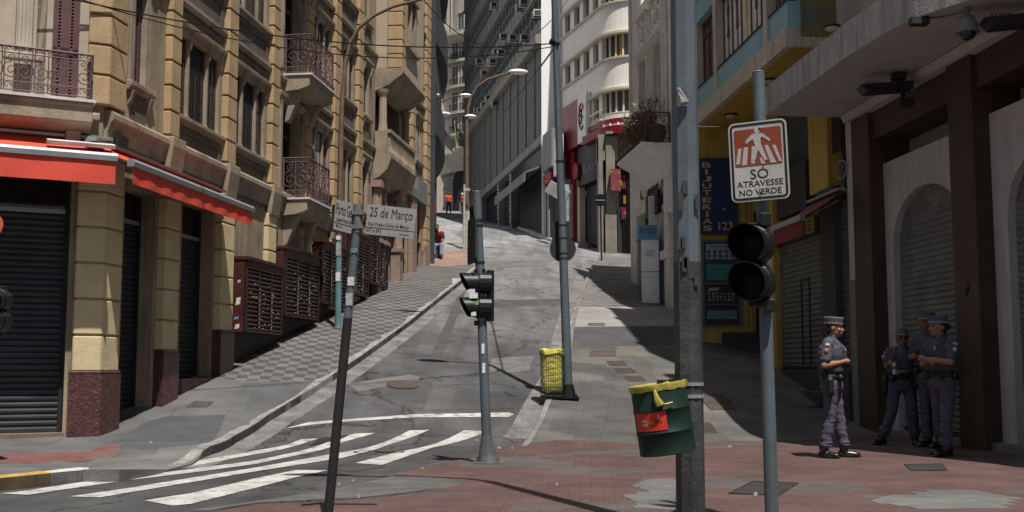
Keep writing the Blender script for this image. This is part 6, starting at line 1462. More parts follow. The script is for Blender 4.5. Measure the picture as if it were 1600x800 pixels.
# ---- signal pole in the middle
b = G(762, 724, .015); a = P(745, 300, b.y - .0)
MP = thing('signal_pole', 'leaning grey pole with a side-on traffic signal in the middle of the crossing', 'traffic signal', tuple(b))
q = MB(); q.tube([b, along(b, a, .5), a], [.062, .058, .054], 14); q.tube([a, a + Vector((0, 0, .012))], [.058, .05], 14); q.build('pole', m_pole, MP, smooth=True)
q = MB(); base_plate(q, b, .17); q.tube([b + Vector((0, 0, .02)), along(b, a, .1)], [.12, .064], 12); q.build('base_plate', M('weathered_base', (.085, .09, .092), .6, .3, 5, stain=(.2, .19, .17)), MP)
q = MB()
for v in (344, 410, 432, 352, 495): c = at_v(b, a, v, b.y); q.tube([c - Vector((0, 0, .012)), c + Vector((0, 0, .012))], .064, 12)
q.build_each('strap', m_dark, MP)
fr_ = Fr((along(b, a, .8).x - .075, b.y), (.22, -.975)); z0 = P(738, 411, b.y).z; z1 = P(738, 340, b.y).z
q = MB(); fr_.prism(q, rp_(-.3, z0, .22, z1, .05), -.012, .012); q.build('sign_plate', m_platedk, MP)
def signal(par, fr, t, zs, r, vis=.24, body=True, stick=False):
    q = MB()
    for z in zs: fr.prism(q, [(t + x, z + y) for x, y in [(r * 1.08 * math.copysign(abs(math.cos(i * .3927)) ** .92, math.cos(i * .3927)), r * 1.04 * math.copysign(abs(math.sin(i * .3927)) ** .92, math.sin(i * .3927))) for i in range(16)]], -.16, .0)
    fr.box(q, t - r * .4, t + r * .4, min(zs) - r * 1.3, max(zs) + r * 1.3, -.2, -.12); hd = q.build('signal_head', m_black, par, bevel=.008)
    for z in zs:
        q = MB(); k = 26; n_ = 6; ring = []
        for i in range(k + 1):
            th = R(-58) + R(296) * i / k; ln = vis * (.42 + .58 * max(0, math.sin(th * .5 + R(45) * 0 + .0) if False else (1 + math.sin(th)) / 2))
            ring.append((th, ln))
        vs = []; fs = []
        for th, ln in ring:
            for rr, nn in ((r, 0), (r * 1.0, ln), (r * .955, ln), (r * .955, 0)): vs.append(fr.pt(t + rr * math.cos(th), z + rr * math.sin(th), nn))
        for i in range(k):
            for j in range(3): fs.append((i * 4 + j, (i + 1) * 4 + j, (i + 1) * 4 + j + 1, i * 4 + j + 1))
        q.add(vs, fs); v_ = q.build('visor', m_black, par, smooth=True)
        q = MB(); ri = []
        for rr, nn in ((r * .95, .004), (r * .8, .02), (r * .45, .034), (.004, .04)): ri.append([fr.pt(t + rr * math.cos(i * .2618), z + rr * math.sin(i * .2618), nn) for i in range(24)])
        q.loft(ri); q.build('lens', m_lens, par, smooth=True)
        q = MB(); q.tube([fr.pt(t + r * .99 * math.cos(i * .2618), z + r * .99 * math.sin(i * .2618), .006) for i in range(25)], .008, 5, cap=False); q.build('lens_rim', m_black, v_)
    return hd
sf = Fr((b.x - .13, b.y - .02), (.25, -.968)); zc1, zc2 = P(720, 443, b.y).z, P(720, 481, b.y).z
# d chosen so that the lamps look left across the road
hd = signal(MP, sf, 0, (zc1, zc2), .126, .22)
q = MB()
for z in (P(740, 424, b.y).z, P(740, 505, b.y).z): q.box(b.x - .17, b.x - .03, b.y - .05, b.y + .03, z - .03, z + .03)
q.build_each('bracket', m_black, MP, bevel=.006)
sd_ = Fr((b.x, b.y - .145), (1, 0))
for k, (dx, z, w_, h_) in enumerate(((-.20, zc1 - .10, .09, .045), (-.17, zc2 + .14, .1, .07), (-.17, zc2 + .05, .1, .05), (-.17, zc2 - .08, .06, .05), (-.40, zc1 + .02, .06, .07))):
    q = MB(); sd_.prism(q, [(dx - w_ / 2, z - h_ / 2), (dx + w_ / 2, z - h_ * .45), (dx + w_ * .48, z + h_ / 2), (dx - w_ * .5, z + h_ * .46)], -.02, .004); q.build('sticker', M('green_sticker', (.15, .32, .1), .7, .3, 30) if k == 2 else m_stk, MP)
for v, w_ in ((545, .03), (575, .035)): c = at_v(b, a, v, b.y); q = MB(); q.box(c.x - .018, c.x + .018, c.y - .063, c.y - .05, c.z - .06, c.z + .06); q.build('sticker', MATS['white_sticker'], MP)
# ---- crossing sign pole on the right
Yp = 8.4; a = P(1185, 113, Yp); b0 = P(1206, 800, Yp); k = (b0.z - .015) / (b0.z - a.z); b = along(b0, a, -abs((b0.z - .015) / (a.z - b0.z)))
SP = thing('crossing_signal', 'grey pole with a pedestrian crossing sign and two big black unlit signal lamps', 'traffic signal', tuple(b))
q = MB(); q.tube([b, along(b, a, .5), a], [.052, .049, .046], 16); q.tube([a, a + Vector((0, 0, .008))], [.048, .042], 16); q.build('pole', m_pole, SP, smooth=True)
q = MB(); base_plate(q, b, .15); q.build('base_plate', m_pole, SP)
yaw = R(-24); ctr = P(1185.5, 251, Yp - .11); sg = Fr((ctr.x, ctr.y), (math.cos(yaw), math.sin(yaw))); zc_ = ctr.z
SW, SH = .437, .605; roll = R(-1.8) * -1
def S(poly, q, n0, n1):      # sheared/rolled plate coordinates
    c, s = math.cos(roll), math.sin(roll); sg.prism(q, [(x * c - z * s, zc_ + x * s + z * c) for x, z in poly], n0, n1)
q = MB(); S(rp_(-SW / 2, -SH / 2, SW / 2, SH / 2, .045), q, -.004, .0); pl_ = q.build('sign_plate', m_plate, SP)
# black border line as a ring
def ringp(q, x0, z0, x1, z1, r_, wd, n0, n1):
    o = rp_(x0, z0, x1, z1, r_); i_ = rp_(x0 + wd, z0 + wd, x1 - wd, z1 - wd, max(.004, r_ - wd)); c, s = math.cos(roll), math.sin(roll); k = len(o)
    f = lambda p, n: sg.pt(p[0] * c - p[1] * s, zc_ + p[0] * s + p[1] * c, n)
    vs = [f(p, n1) for p in o] + [f(p, n1) for p in i_] + [f(p, n0) for p in o] + [f(p, n0) for p in i_]
    fs = []
    for j in range(k): m_ = (j + 1) % k; fs += [(j, m_, k + m_, k + j), (2 * k + j, 2 * k + m_, m_, j), (k + j, k + m_, 3 * k + m_, 3 * k + j)]
    q.add(vs, fs)
q = MB(); ringp(q, -SW / 2 + .012, -SH / 2 + .012, SW / 2 - .012, SH / 2 - .012, .036, .017, .0002, .0022); q.build('border', m_ink, pl_)
iz0, iz1 = -.035, SH / 2 - .055; iw = SW / 2 - .042
q = MB(); S(rp_(-iw, iz0, iw, iz1, .015), q, .0004, .002); q.build('orange_field', M('rusty_orange', (.21, .040, .015), .55, .15, 8, stain=(.16, .05, .03), stain_amt=.8, streak=True), pl_)
hh = iz1 - iz0; pz = lambda f: iz0 + hh * f
q = MB(); st_ = [(-.97, -.80, .08, -.84, -.70, .50), (-.72, -.50, .04, -.60, -.42, .52), (-.32, -.16, .06, -.26, -.14, .52), (.10, .30, .03, .06, .12, .2), (.50, .74, .03, .28, .42, .52), (.86, .97, .05, .60, .75, .5)]
for x0, x1, z0, x2, x3, z1 in st_: S([(x0 * iw, pz(z0)), (x1 * iw, pz(z0)), (x3 * iw, pz(z1)), (x2 * iw, pz(z1))], q, .0022, .0036)
q.build('zebra_bars', m_plate, pl_)
q = MB(); X = lambda x: x * iw
body = [(-.26, .16), (-.14, .15), (0, .42), (.26, .10), (.38, .13), (.14, .55), (.12, .72), (.2, .76), (.5, .61), (.54, .67), (.2, .86), (-.2, .87), (-.52, .68), (-.5, .6), (-.2, .72), (-.12, .55)]
S([(X(x), pz(z)) for x, z in body], q, .0038, .005); S([(X(-.01) + .022 * math.cos(i * .4488), pz(.94) + .022 * math.sin(i * .4488)) for i in range(14)], q, .0038, .005); q.build('walking_figure', m_plate, pl_)
for tx, z, w_, h_, nm in (('S\u00d3', -.098, .135, .072, 'word'), ('ATRAVESSE', -.170, .345, .045, 'word'), ('NO VERDE', -.235, .315, .045, 'word')):
    c, s = math.cos(roll), math.sin(roll); hx = h_ * (1.28 if tx[0] == 'S' and len(tx) == 2 else 1); TXT(tx, sg, 0 * c - z * s, zc_ + z * c + (.009 if len(tx) == 2 else 0), .0008, w_, hx, m_ink, pl_, nm, .004 if len(tx) > 2 else 0.0, roll, .0012)
q = MB(); 
for x, z in ((0, -.262), (0, .262)): q.ellip(sg.pt(x + .01, zc_ + z * .93, .002), .009, .009, .009, 8, 6)
q.build('bolt', m_dark, pl_)
hf = Fr((P(1175, 400, Yp - .2).x, Yp - .17), (math.cos(R(-26)), math.sin(R(-26)))); r_ = .148
signal(SP, hf, 0, (P(1171, 381, Yp - .2).z, P(1171, 440, Yp - .2).z), r_ * .92, .22)
q = MB(); zt_, zb_ = P(1180, 345, Yp).z, P(1190, 480, Yp).z; cx = along(b, a, .7).x
q.box(cx - .05, cx + .03, Yp - .16, Yp - .03, zt_ - .06, zt_ + .04); q.box(cx - .04, cx + .05, Yp - .16, Yp - .03, zb_ - .04, zb_ + .05); q.build_each('bracket', m_black, SP, bevel=.006)
for v, du, w_, h_ in ((405, 8, .03, .1), (435, 9, .025, .05), (402, 4, .02, .05)): c = at_v(b, a, v, Yp); q = MB(); q.box(c.x + .01, c.x + .01 + w_, c.y - .054, c.y - .046, c.z - h_ / 2, c.z + h_ / 2); q.build('sticker', m_stk, SP)
# ---- the thick lamp post with the green bin
Yb = 7.9; a = P(1067.5, 0, Yb); b0 = P(1079.5, 800, Yb); b = along(b0, a, -abs((b0.z - .015) / (a.z - b0.z))); top = along(b, a, 2.3); rd = lambda z: .101 - .004 * z
BP = thing('lamp_post', 'thick octagonal grey lamp post with a dark flaking lower half, carrying the green bin', 'lamp post', tuple(b))
q = MB(); q.tube([b, along(b, a, 1), top], [.099, .094, .07], 8); e = top
q.tube([top, top + Vector((-.15, .1, .4)), top + Vector((-.7, .25, .75)), top + Vector((-1.5, .45, .85))], .05, 8); q.build('shaft', m_pole, BP)
q = MB(); e = top + Vector((-1.75, .5, .86)); q.ellip(e, .38, .16, .09, 14, 8); q.build('lamp_head', m_plate, BP, smooth=True)
c = at_v(b, a, 410, Yb); q = MB(); q.tube([b, c], [.1015, .0985], 8); q.build('painted_base', m_poledk, BP)
q = MB()
for v in (600, 619): c = at_v(b, a, v, Yb); q.tube([c - Vector((0, 0, .012)), c + Vector((0, 0, .012))], .1045, 16)
q.build_each('strap', m_strap, BP)
q = MB(); c = at_v(b, a, 410, Yb)
for k in range(9): p = at_v(b, a, random.uniform(290, 470), Yb); x = random.uniform(-.08, .07); q.box(p.x + x - .015, p.x + x + .02, p.y - .099, p.y - .09, p.z - random.uniform(.02, .1), p.z + .03)
q.build_each('torn_bill', M('torn_black', (.035, .035, .036), .8), BP)
c = at_v(b, a, 158, Yb); q = MB(); q.hexa([c + Vector(v) for v in ((-.085, -.11, .06), (-.06, -.11, .065), (.015, -.105, -.045), (-.05, -.105, -.06), (-.085, -.13, .06), (-.065, -.14, .065), (.02, -.135, -.05), (-.055, -.14, -.055))])
for i, p in enumerate(q.v): q.v[i] = (p[0] + .01 * math.sin(i * 2.1), p[1] + .008 * math.cos(i * 3.3), p[2] + .01 * math.sin(i * 1.3))
tag(q.build('rag', M('rag', (.24, .235, .215), .9, .3, 20), bevel=.008), 'crumpled pale rag tied high on the thick lamp post', 'rag')
# ---- green bin on the post
ct = P(1027.5, 600, 7.62); cb_ = P(1044, 708, 7.62); ax = (ct - cb_); hgt = ax.length; ax.normalize(); e1 = Vector((1, 0, 0)); e1 = (e1 - ax * e1.dot(ax)).normalized(); e2 = ax.cross(e1)
BN = thing('litter_bin', 'dark green metal litter bin with a yellow liner, hung tilted on the thick post', 'bin', tuple(cb_))
def br(th, r_, z): return cb_ + ax * z + e1 * (r_ * math.cos(th)) + e2 * (r_ * math.sin(th))
R0 = .188; nn = 40
prof = [(0.02, 0), (R0 - .01, 0), (R0 + .002, .006), (R0, .02), (R0, hgt * .30), (R0 + .006, hgt * .315), (R0 + .006, hgt * .325), (R0, hgt * .34), (R0, hgt * .62), (R0 + .006, hgt * .635), (R0 + .006, hgt * .645), (R0, hgt * .66), (R0, hgt), (R0 - .008, hgt), (R0 - .008, .03), (.02, .03)]
q = MB(); q.loft([[br(2 * math.pi * i / nn, r_, z) for i in range(nn)] for r_, z in prof]); q.build('body', M('bin_green', (.004, .020, .013), .5, .25, 4, stain=(.02, .035, .028), stain_amt=.4, spec=.25), BN, smooth=True)
m_bag = M('yellow_bag', (.30, .26, .045), .45, .25, 9, .2, 40, bump=.6, bscale=12, spec=.4)
m_bagg = M('green_yellow_bag', (.30, .36, .10), .45, .25, 9, bump=.6, bscale=12)
q = MB(); q.loft([[br(2 * math.pi * i / nn, R0 + d + .004 * math.sin(i * 2.3 + z * 40), hgt + z + .004 * math.sin(i * 1.7) * (1 if z < -.02 else .3)) for i in range(nn)] for d, z in ((.004, -.04), (.008, -.02), (.007, .002), (-.002, .006), (-.015, .0), (-.03, -.1))], cap=False); q.build('liner', m_bag, BN, smooth=True)
q = MB(); q.loft([[br(2 * math.pi * i / nn, r_, hgt + z) for i in range(nn)] for r_, z in ((R0 - .015, -.02), (R0 - .03, -.12), (.01, -.16))]); q.build('liner_inside', m_bagg, BN, smooth=True)
th0 = R(262) 
q = MB(); q.tube([br(R(255), R0 + .01, hgt - .03), br(R(258), R0 + .03, hgt - .09), br(R(262), R0 + .02, hgt - .13)], [.008, .022, .03], 7); q.tube([br(R(262), R0 + .02, hgt - .125), br(R(272), R0 + .03, hgt - .13), br(R(285), R0 + .02, hgt - .125)], .006, 5); q.build('liner_knot', m_bag, BN, smooth=True)
q = MB(); A0_, A1_ = R(196), R(270); m_ = 16; z0, z1 = hgt * .365, hgt * .625
vs = [br(A0_ + (A1_ - A0_) * i / m_, R0 + .0025, z) for i in range(m_ + 1) for z in (z0, z1)]; q.add(vs, [(2 * i, 2 * i + 2, 2 * i + 3, 2 * i + 1) for i in range(m_)]); lb = q.build('label', M('bin_red_label', (.50, .035, .02), .5, .12, 8, stain=(.25, .05, .03)), BN)
def bchip(a0, a1, z0, z1, nm, mm):
    q = MB(); vs = [br(R(a0 + (a1 - a0) * i / 3), R0 + .004, hgt * z) for i in range(4) for z in (z0, z1)]; q.add(vs, [(2 * i, 2 * i + 2, 2 * i + 3, 2 * i + 1) for i in range(3)]); q.build(nm, mm, lb)
for k in range(3): bchip(216 + k * 5, 219 + k * 5, .49, .53, 'printed_mark', m_plate); bchip(217 + k * 5, 220 + k * 5, .44, .475, 'printed_mark', m_plate)
for k in range(3): bchip(234 + k * 3, 236 + k * 3, .465, .5, 'printed_mark', M('label_yellow', (.5, .3, .03), .6))
for k in range(5): bchip(246 + k * 3, 248 + k * 3, .47, .505, 'printed_mark', M('label_dark', (.12, .02, .015), .6))
bchip(253, 257, .53, .59, 'printed_mark', m_plate)
q = MB(); pc = at_v(b, a, 600, Yb); q.box(ct.x + .02, pc.x - .05, ct.y + .16, ct.y + .20, pc.z - .03, pc.z + .03); q.box(ct.x + .1, ct.x + .17, ct.y + .02, ct.y + .2, pc.z - .015, pc.z + .035); q.build('hanger', m_black, BN)
# ---- leaning street-name pole
Ys = 8.7; a = P(561, 322, Ys); b0 = P(513, 800, Ys); b = along(b0, a, -abs((b0.z - .015) / (a.z - b0.z)))
NP = thing('street_name_pole', 'leaning thin pole with white street name plates reading 25 de Mar\u00e7o and Porto Geral', 'street sign', tuple(b))
c = at_v(b, a, 497, Ys); q = MB(); q.tube([b, c], [.038, .036], 12); q.build('black_sleeve', m_blk, NP, smooth=True); q = MB(); q.tube([c, a], [.034, .032], 12); q.build('pole', m_pole, NP, smooth=True)
for k, (v, cc) in enumerate(((392, (.1, .2, .15)), (440, (.5, .5, .48)), (468, (.32, .33, .33)))): p = at_v(b, a, v, Ys); q = MB(); q.box(p.x - .025, p.x + .026, p.y - .037, p.y - .025, p.z - .018 - .015 * k, p.z + .018 + .015 * k); q.build('sticker', M('pole_stk%d' % k, cc, .7, .3, 30), NP)
rl = R(-6.0); m_plate3 = M('street_plate_grey', (.26, .255, .24), .5, .1, 3, stain=(.17, .165, .155), stain_amt=.6)
def plate(u0, u1, v0, v1, fr, ctr, W_, H_, texts, name='name_plate'):
    c, s = math.cos(rl), math.sin(rl); q = MB(); fr.prism(q, [(x * c - z * s, ctr.z + x * s + z * c) for x, z in ((-W_ / 2, -H_ / 2), (W_ / 2, -H_ / 2), (W_ / 2, H_ / 2), (-W_ / 2, H_ / 2))], -.003, .0); o = q.build(name, m_plate3, NP)
    q = MB(); zl = -H_ * .26; fr.prism(q, [(x * c - z * s, ctr.z + x * s + z * c) for x, z in ((-W_ / 2, zl - .003), (W_ / 2, zl - .003), (W_ / 2, zl + .0015), (-W_ / 2, zl + .0015))], .0004, .0014); q.build('rule', m_ink, o)
    for tx, x, z, w_, h_, bo in texts: TXT(tx, fr, x * c - z * s, ctr.z + x * s + z * c, .0004, w_, h_, m_ink, o, 'lettering', bo, rl, .0012)
    return o
ctr = P(610.5, 346, Ys - .05); sg1 = Fr((ctr.x, ctr.y), (1, 0)); PW, PH = .382, .236
plate(0, 0, 0, 0, sg1, ctr, PW, PH, [('25 de Mar\u00e7o', -.002, .052, .335, .092, 0), ('Rua Vinte e Cinco de Mar\u00e7o', -.012, -.036, .315, .036, .004), ('637 a 693', -.125, -.083, .115, .027, .006), ('\u2014\u2014\u2014\u2014', .115, -.094, .07, .004, 0)])
ctr2 = P(541, 339.5, Ys - .06); sg2 = Fr((ctr2.x, ctr2.y), (math.cos(R(50)), math.sin(R(50))))
plate(0, 0, 0, 0, sg2, ctr2, .235, .236, [('Porto Geral', -.006, .05, .205, .088, 0), ('Ladeira Porto Geral', -.01, -.032, .17, .03, .003), ('86 a 2', -.065, -.082, .06, .024, .004)])
p = at_v(b, a, 342, Ys); q = MB(); q.tube([p - Vector((0, 0, .11)), p + Vector((0, 0, .115))], .037, 12); q.box(p.x - .038, p.x + .045, p.y - .042, p.y + .02, p.z + .03, p.z + .06); q.box(p.x - .038, p.x + .045, p.y - .042, p.y + .02, p.z - .08, p.z - .05); q.build('clamp', M('clamp_grey', (.12, .115, .11), .6, .3, 8), NP)
ctr3 = P(526, 342, Ys + .12); f3 = Fr((ctr3.x, ctr3.y), (math.cos(R(62)), math.sin(R(62)))); q = MB(); f3.box(q, -.06, .1, ctr3.z - .11, ctr3.z + .11, -.004, 0); q.build('name_plate', m_platedk, NP)
# ---- lamp post with wire basket by the right kerb
b = G(888, 622, .13); Yq = b.y; a = P(866, 0, Yq); top = along(b, a, 1.05)
KP = thing('lamp_post', 'slim grey lamp post by the right kerb with the back of a round sign', 'lamp post', tuple(b))
q = MB(); q.tube([b, along(b, a, .5), a, top], [.088, .075, .058, .056], 14); q.tube([top, top + Vector((-.06, .0, .3)), top + Vector((-.35, -.05, .5)), top + Vector((-.9, -.1, .55))], .035, 8); q.build('pole', m_pole, KP, smooth=True)
q = MB(); e = top + Vector((-1.15, -.12, .56)); q.ellip(e, .34, .15, .08, 14, 8); q.build('lamp_head', m_plate, KP, smooth=True)
q = MB(); base_plate(q, b, .19); q.tube([b + Vector((0, 0, .02)), b + Vector((0, 0, .25))], [.15, .09], 12); q.build('base_plate', m_black, KP)
c = at_v(b, a, 388, Yq); q = MB(); f = Fr((c.x + .0, c.y + .10), (1, 0)); f.prism(q, [(.245 * math.cos(i * .2618), c.z + .245 * math.sin(i * .2618)) for i in range(24)], -.006, .006); q.build('round_sign', m_platedk, KP)
c2 = at_v(b, a, 361, Yq); q = MB(); f.box(q, -.2, .13, c2.z - .18, c2.z + .2, -.016, -.008); q.build('sign_plate', m_platedk, KP)
q = MB()
for v in (252, 352, 372, 396, 404, 68): c = at_v(b, a, v, Yq); q.tube([c - Vector((0, 0, .012)), c + Vector((0, 0, .012))], .085, 12)
q.build_each('strap', m_dark, KP)
c = at_v(b, a, 68, Yq); q = MB(); q.tube([c, c + Vector((-.1, -.06, .02))], .06, 8); q.build('cable_anchor', m_black, KP)
WBk = b + Vector((-.30, -.05, 0)); t_ = thing('wire_basket', 'wire litter basket with a yellow bag at the foot of the slim lamp post', 'basket', tuple(WBk))
bw_, bd_, bh_ = .40, .3, .86; q = MB(); x0, x1, y0, y1 = WBk.x - bw_ / 2, WBk.x + bw_ / 2, WBk.y - bd_ / 2, WBk.y + bd_ / 2
for i in range(13): x = x0 + bw_ * i / 12; q.tube([(x, y0, WBk.z + .02), (x, y0, WBk.z + bh_)], .0035, 4); q.tube([(x, y1, WBk.z + .02), (x, y1, WBk.z + bh_)], .0035, 4)
for i in range(9): y = y0 + bd_ * i / 8; q.tube([(x0, y, WBk.z + .02), (x0, y, WBk.z + bh_)], .0035, 4); q.tube([(x1, y, WBk.z + .02), (x1, y, WBk.z + bh_)], .0035, 4)
for i in range(9): z = WBk.z + .05 + (bh_ - .05) * i / 8; q.tube([(x0, y0, z), (x1, y0, z), (x1, y1, z), (x0, y1, z), (x0, y0, z)], .004 if i < 8 else .008, 4)
q.build('wire_cage', m_dark, t_)
q = MB(); q.box(x0 - .01, x1 + .01, y0 - .01, y1 + .01, WBk.z + .004, WBk.z + .04); q.build('tray', m_black, t_)
q = MB(); rings = []; k = 28
for z, s in ((.12, .72), (.16, .86), (.3, .92), (.45, .9), (.6, .93), (.78, .95), (.87, 1.05), (.885, 1.1), (.86, 1.12), (.80, 1.09)):
    rings.append([Vector((WBk.x + bw_ / 2 * s * math.copysign(abs(math.cos(2 * math.pi * i / k)) ** .55, math.cos(2 * math.pi * i / k)) * (1 + .05 * math.sin(i * 2.1 + z * 13)), WBk.y + bd_ / 2 * s * math.copysign(abs(math.sin(2 * math.pi * i / k)) ** .55, math.sin(2 * math.pi * i / k)) * (1 + .06 * math.sin(i * 1.3 + z * 9)), WBk.z + z + (.02 * math.sin(i * .9) if z > .7 else 0))) for i in range(k)])
q.loft(rings, cap=False); q.add([p for p in rings[0]], [tuple(range(k))]); q.build('bag', M('bag_translucent', (.64, .58, .13), .4, .3, 6, .25, 30, bump=.8, bscale=9, stain=(.28, .24, .07), stain_amt=.6), t_, smooth=True)
# ---- lamp post on the left pavement
b = G(528, 513, .125); Yl = b.y; pts = [P(u, v, Yl) for u, v in ((529.5, 370), (531, 300), (533, 200), (535, 150), (540, 95), (548, 65), (562, 42), (585, 24), (615, 10), (650, 1), (690, -10))]
LPp = thing('street_lamp', 'rust brown curved street lamp post with a blue sticker-covered foot on the left pavement', 'street lamp', tuple(b))
q = MB(); q.tube([pts[0]] + pts[1:], [.07, .068, .06, .055, .05, .045, .042, .04, .038, .036, .034], 10); q.build('curved_arm', m_rustp, LPp, smooth=True)
q = MB(); q.tube([b, pts[0]], [.075, .071], 12); q.build('painted_foot', m_teal, LPp, smooth=True)
q = MB(); e = pts[-1] + Vector((.3, 0, .02)); q.ellip(e, .34, .14, .08, 12, 8); q.build('lamp_head', m_plate, LPp, smooth=True)
for v, h_ in ((372, .09), (390, .3), (433, .2)): c = along(b, pts[0], (513 - v) / 143); q = MB(); q.box(c.x - .052, c.x + .05, c.y - .078, c.y - .055, c.z - h_ / 2, c.z + h_ / 2); q.build('sticker', m_stk if v != 390 else M('olive_sticker', (.27, .29, .24), .8, .4, 20), LPp)
q = MB(); q.tube([b - Vector((0, 0, .01)), b + Vector((0, 0, .03))], .13, 12); q.build('foot_collar', m_kerb, LPp)
# ---- street lamp far up by the left kerb
b = G(729, 389, .13); Yu = b.y; pts = [P(u, v, Yu) for u, v in ((729.5, 330), (729, 290), (729, 240), (729.5, 190), (731, 170), (736, 152), (746, 136), (762, 124), (785, 117), (800, 113))]
UL = thing('street_lamp', 'tall far street lamp with rusty arm curving right, up the street by the left kerb', 'street lamp', tuple(b))
q = MB(); q.tube([b] + pts, [.12, .11, .1, .095, .08, .07, .065, .06, .055, .05, .045], 10); q.build('curved_arm', m_rustp, UL, smooth=True)
q = MB(); q.tube([b, pts[0]], [.125, .118], 10); q.build('white_foot', M('worn_white_pole', (.40, .40, .38), .7, .3, 6, stain=(.12, .11, .1)), UL)
e = pts[-1] + Vector((.25, 0, .02)); q = MB(); q.ellip(e, .42, .18, .12, 12, 8); q.build('lamp_head', m_wh2, UL, smooth=True)
e = P(735, 182, Yu); q = MB(); q.ellip(e, .25, .15, .09, 10, 6); q.tube([pts[3], e], .03, 6); q.build('side_lamp', m_wh2, UL)
b2 = G(724.5, 390, .13); q = MB(); q.tube([b2, P(725.5, 288, b2.y)], .05, 8); q.box(b2.x - .02, b2.x + .25, b2.y - .02, b2.y + .02, P(725, 298, b2.y).z, P(725, 294, b2.y).z); tag(q.build('thin_post', MATS['worn_white_pole']), 'thin whitish post standing just left of the far street lamp', 'post')
for k, (u0, v0, u1, v1, lb) in enumerate(((688, 161, 724, 149, 'far street lamp on a rusty arm reaching right from the dark building'), (684, 168, 690, 178, 'small white lamp tucked against the dark building'))):
    Yd = 50 if k == 0 else 47; p0 = P(u0, v0, Yd); p1 = P(u1, v1, Yd); t_ = thing('wall_lamp', lb, 'street lamp', tuple(p0)); q = MB(); q.tube([p0 + Vector((-.3, 0, -.2)), p0, along(p0, p1, .5) + Vector((0, 0, .12)), p1], .035, 6); q.build('arm', m_rustp, t_); q = MB(); q.ellip(p1 + Vector((.1, 0, 0)), .28, .14, .09, 10, 6); q.build('lamp_head', m_wh2, t_, smooth=True)
# ---- signs over the side street
b = G(940, 407, .13); t_ = thing('round_sign_post', 'thin dark post with the back of a round no-entry sign at the side street', 'traffic sign', tuple(b)); tp = P(938, 305, b.y); q = MB(); q.tube([b, tp], .035, 8); q.build('post', m_dark, t_)
c = P(938, 313, b.y); f = Fr((c.x, c.y - .05), (1, 0)); q = MB(); f.prism(q, [(.25 * math.cos(i * .2618), c.z + .25 * math.sin(i * .2618)) for i in range(24)], -.006, .006); o = q.build('disc', m_black, t_); q = MB(); f.box(q, -.19, .19, c.z - .02, c.z + .02, .006, .012); q.build('bar', m_strap, o)
b = G(928, 380, .13); t_ = thing('street_name_sign', 'small white street name plate on a thin post before the dark shop', 'street sign', tuple(b)); tp = P(926, 299, b.y); q = MB(); q.tube([b, tp], .03, 8); q.build('post', m_dark, t_)
c0_, c1_ = P(911, 307, b.y - .06), P(938, 298.5, b.y - .06); q = MB(); q.box(c0_.x, c1_.x, c0_.y - .01, c0_.y + .01, c0_.z, c1_.z); o = q.build('plate', m_plate, t_); q = MB(); zz = (c0_.z + c1_.z) / 2
for i in range(11): x = c0_.x + (c1_.x - c0_.x) * (.06 + .08 * i); q.box(x, x + .035, c0_.y - .014, c0_.y - .01, zz - .03, zz + .04)
q.build('small_print', M('grey_letters', (.12, .12, .12)), o)
b = G(812, 349, .13); q = MB(); q.tube([b, P(812.5, 287, b.y)], .055, 8); o = q.build('post', m_strap); tag(o, 'thin grey post on the far pavement before the office shops', 'post')
q = MB(); c = P(812, 290, b.y); q.box(c.x - .06, c.x + .5, c.y - .05, c.y, c.z - .1, c.z + .1); q.build('cap', m_plate, o)
# ---- signal cut by the left edge
bp = Vector((P(-32, 700, 12.6).x, 12.6, .1)); t_ = thing('signal_pole', 'signal with red disc and black lamps cut off by the left edge', 'traffic signal', tuple(bp)); q = MB(); q.tube([bp, bp + Vector((0, 0, 3.2))], .06, 12); q.build('pole', m_pole, t_, smooth=True)
f = Fr((P(-14, 352, 12.35).x, 12.35), (1, 0)); c = P(-14, 352, 12.35); q = MB(); f.prism(q, [(.135 * math.cos(i * .2618), c.z + .135 * math.sin(i * .2618)) for i in range(24)], -.01, .01); q.build('red_disc', M('red_disc', (.45, .09, .045), .6, .1), t_); q = MB(); f.box(q, -.2, .1, c.z - .02, c.z + .02, -.12, -.012); q.build('disc_bracket', m_black, t_)
f = Fr((P(-9, 480, 12.3).x, 12.3), (1, 0)); signal(t_, f, 0, (P(0, 469, 12.3).z, P(0, 501, 12.3).z), .128, .16)
q = MB(); q.box(f.p.x - .1, bp.x + .1 if bp.x > f.p.x else f.p.x, 12.42, 12.64, P(0, 485, 12.3).z - .03, P(0, 485, 12.3).z + .03); q.build_each('bracket', m_black, t_)
# ---- overhead cables
def cable(p0, p1, sag, r_, lb, k=24):
    q = MB(); q.tube([along(p0, p1, i / k) - Vector((0, 0, 4 * sag * (i / k) * (1 - i / k))) for i in range(k + 1)], r_, 5); tag(q.build('overhead_cable', m_black), lb, 'cable', 'overhead cables')
ka = P(863, 68, Yq - .1)
cable(ka, P(60, -14, 15.5), .35, .012, 'black overhead cable running left from the slim lamp post, upper strand of two')
cable(ka - Vector((0, 0, .06)), P(120, -3, 15.8), .5, .010, 'black overhead cable running left from the slim lamp post, lower strand of two')
cable(ka + Vector((.1, 0, 0)), P(742, 215, 66), .3, .02, 'thin cable slanting down from the slim lamp post toward the office building')
cable(P(640, -30, 34), P(900, -20, 40), 2.2, .016, 'sagging cable strung high across the street beyond the lamp post')
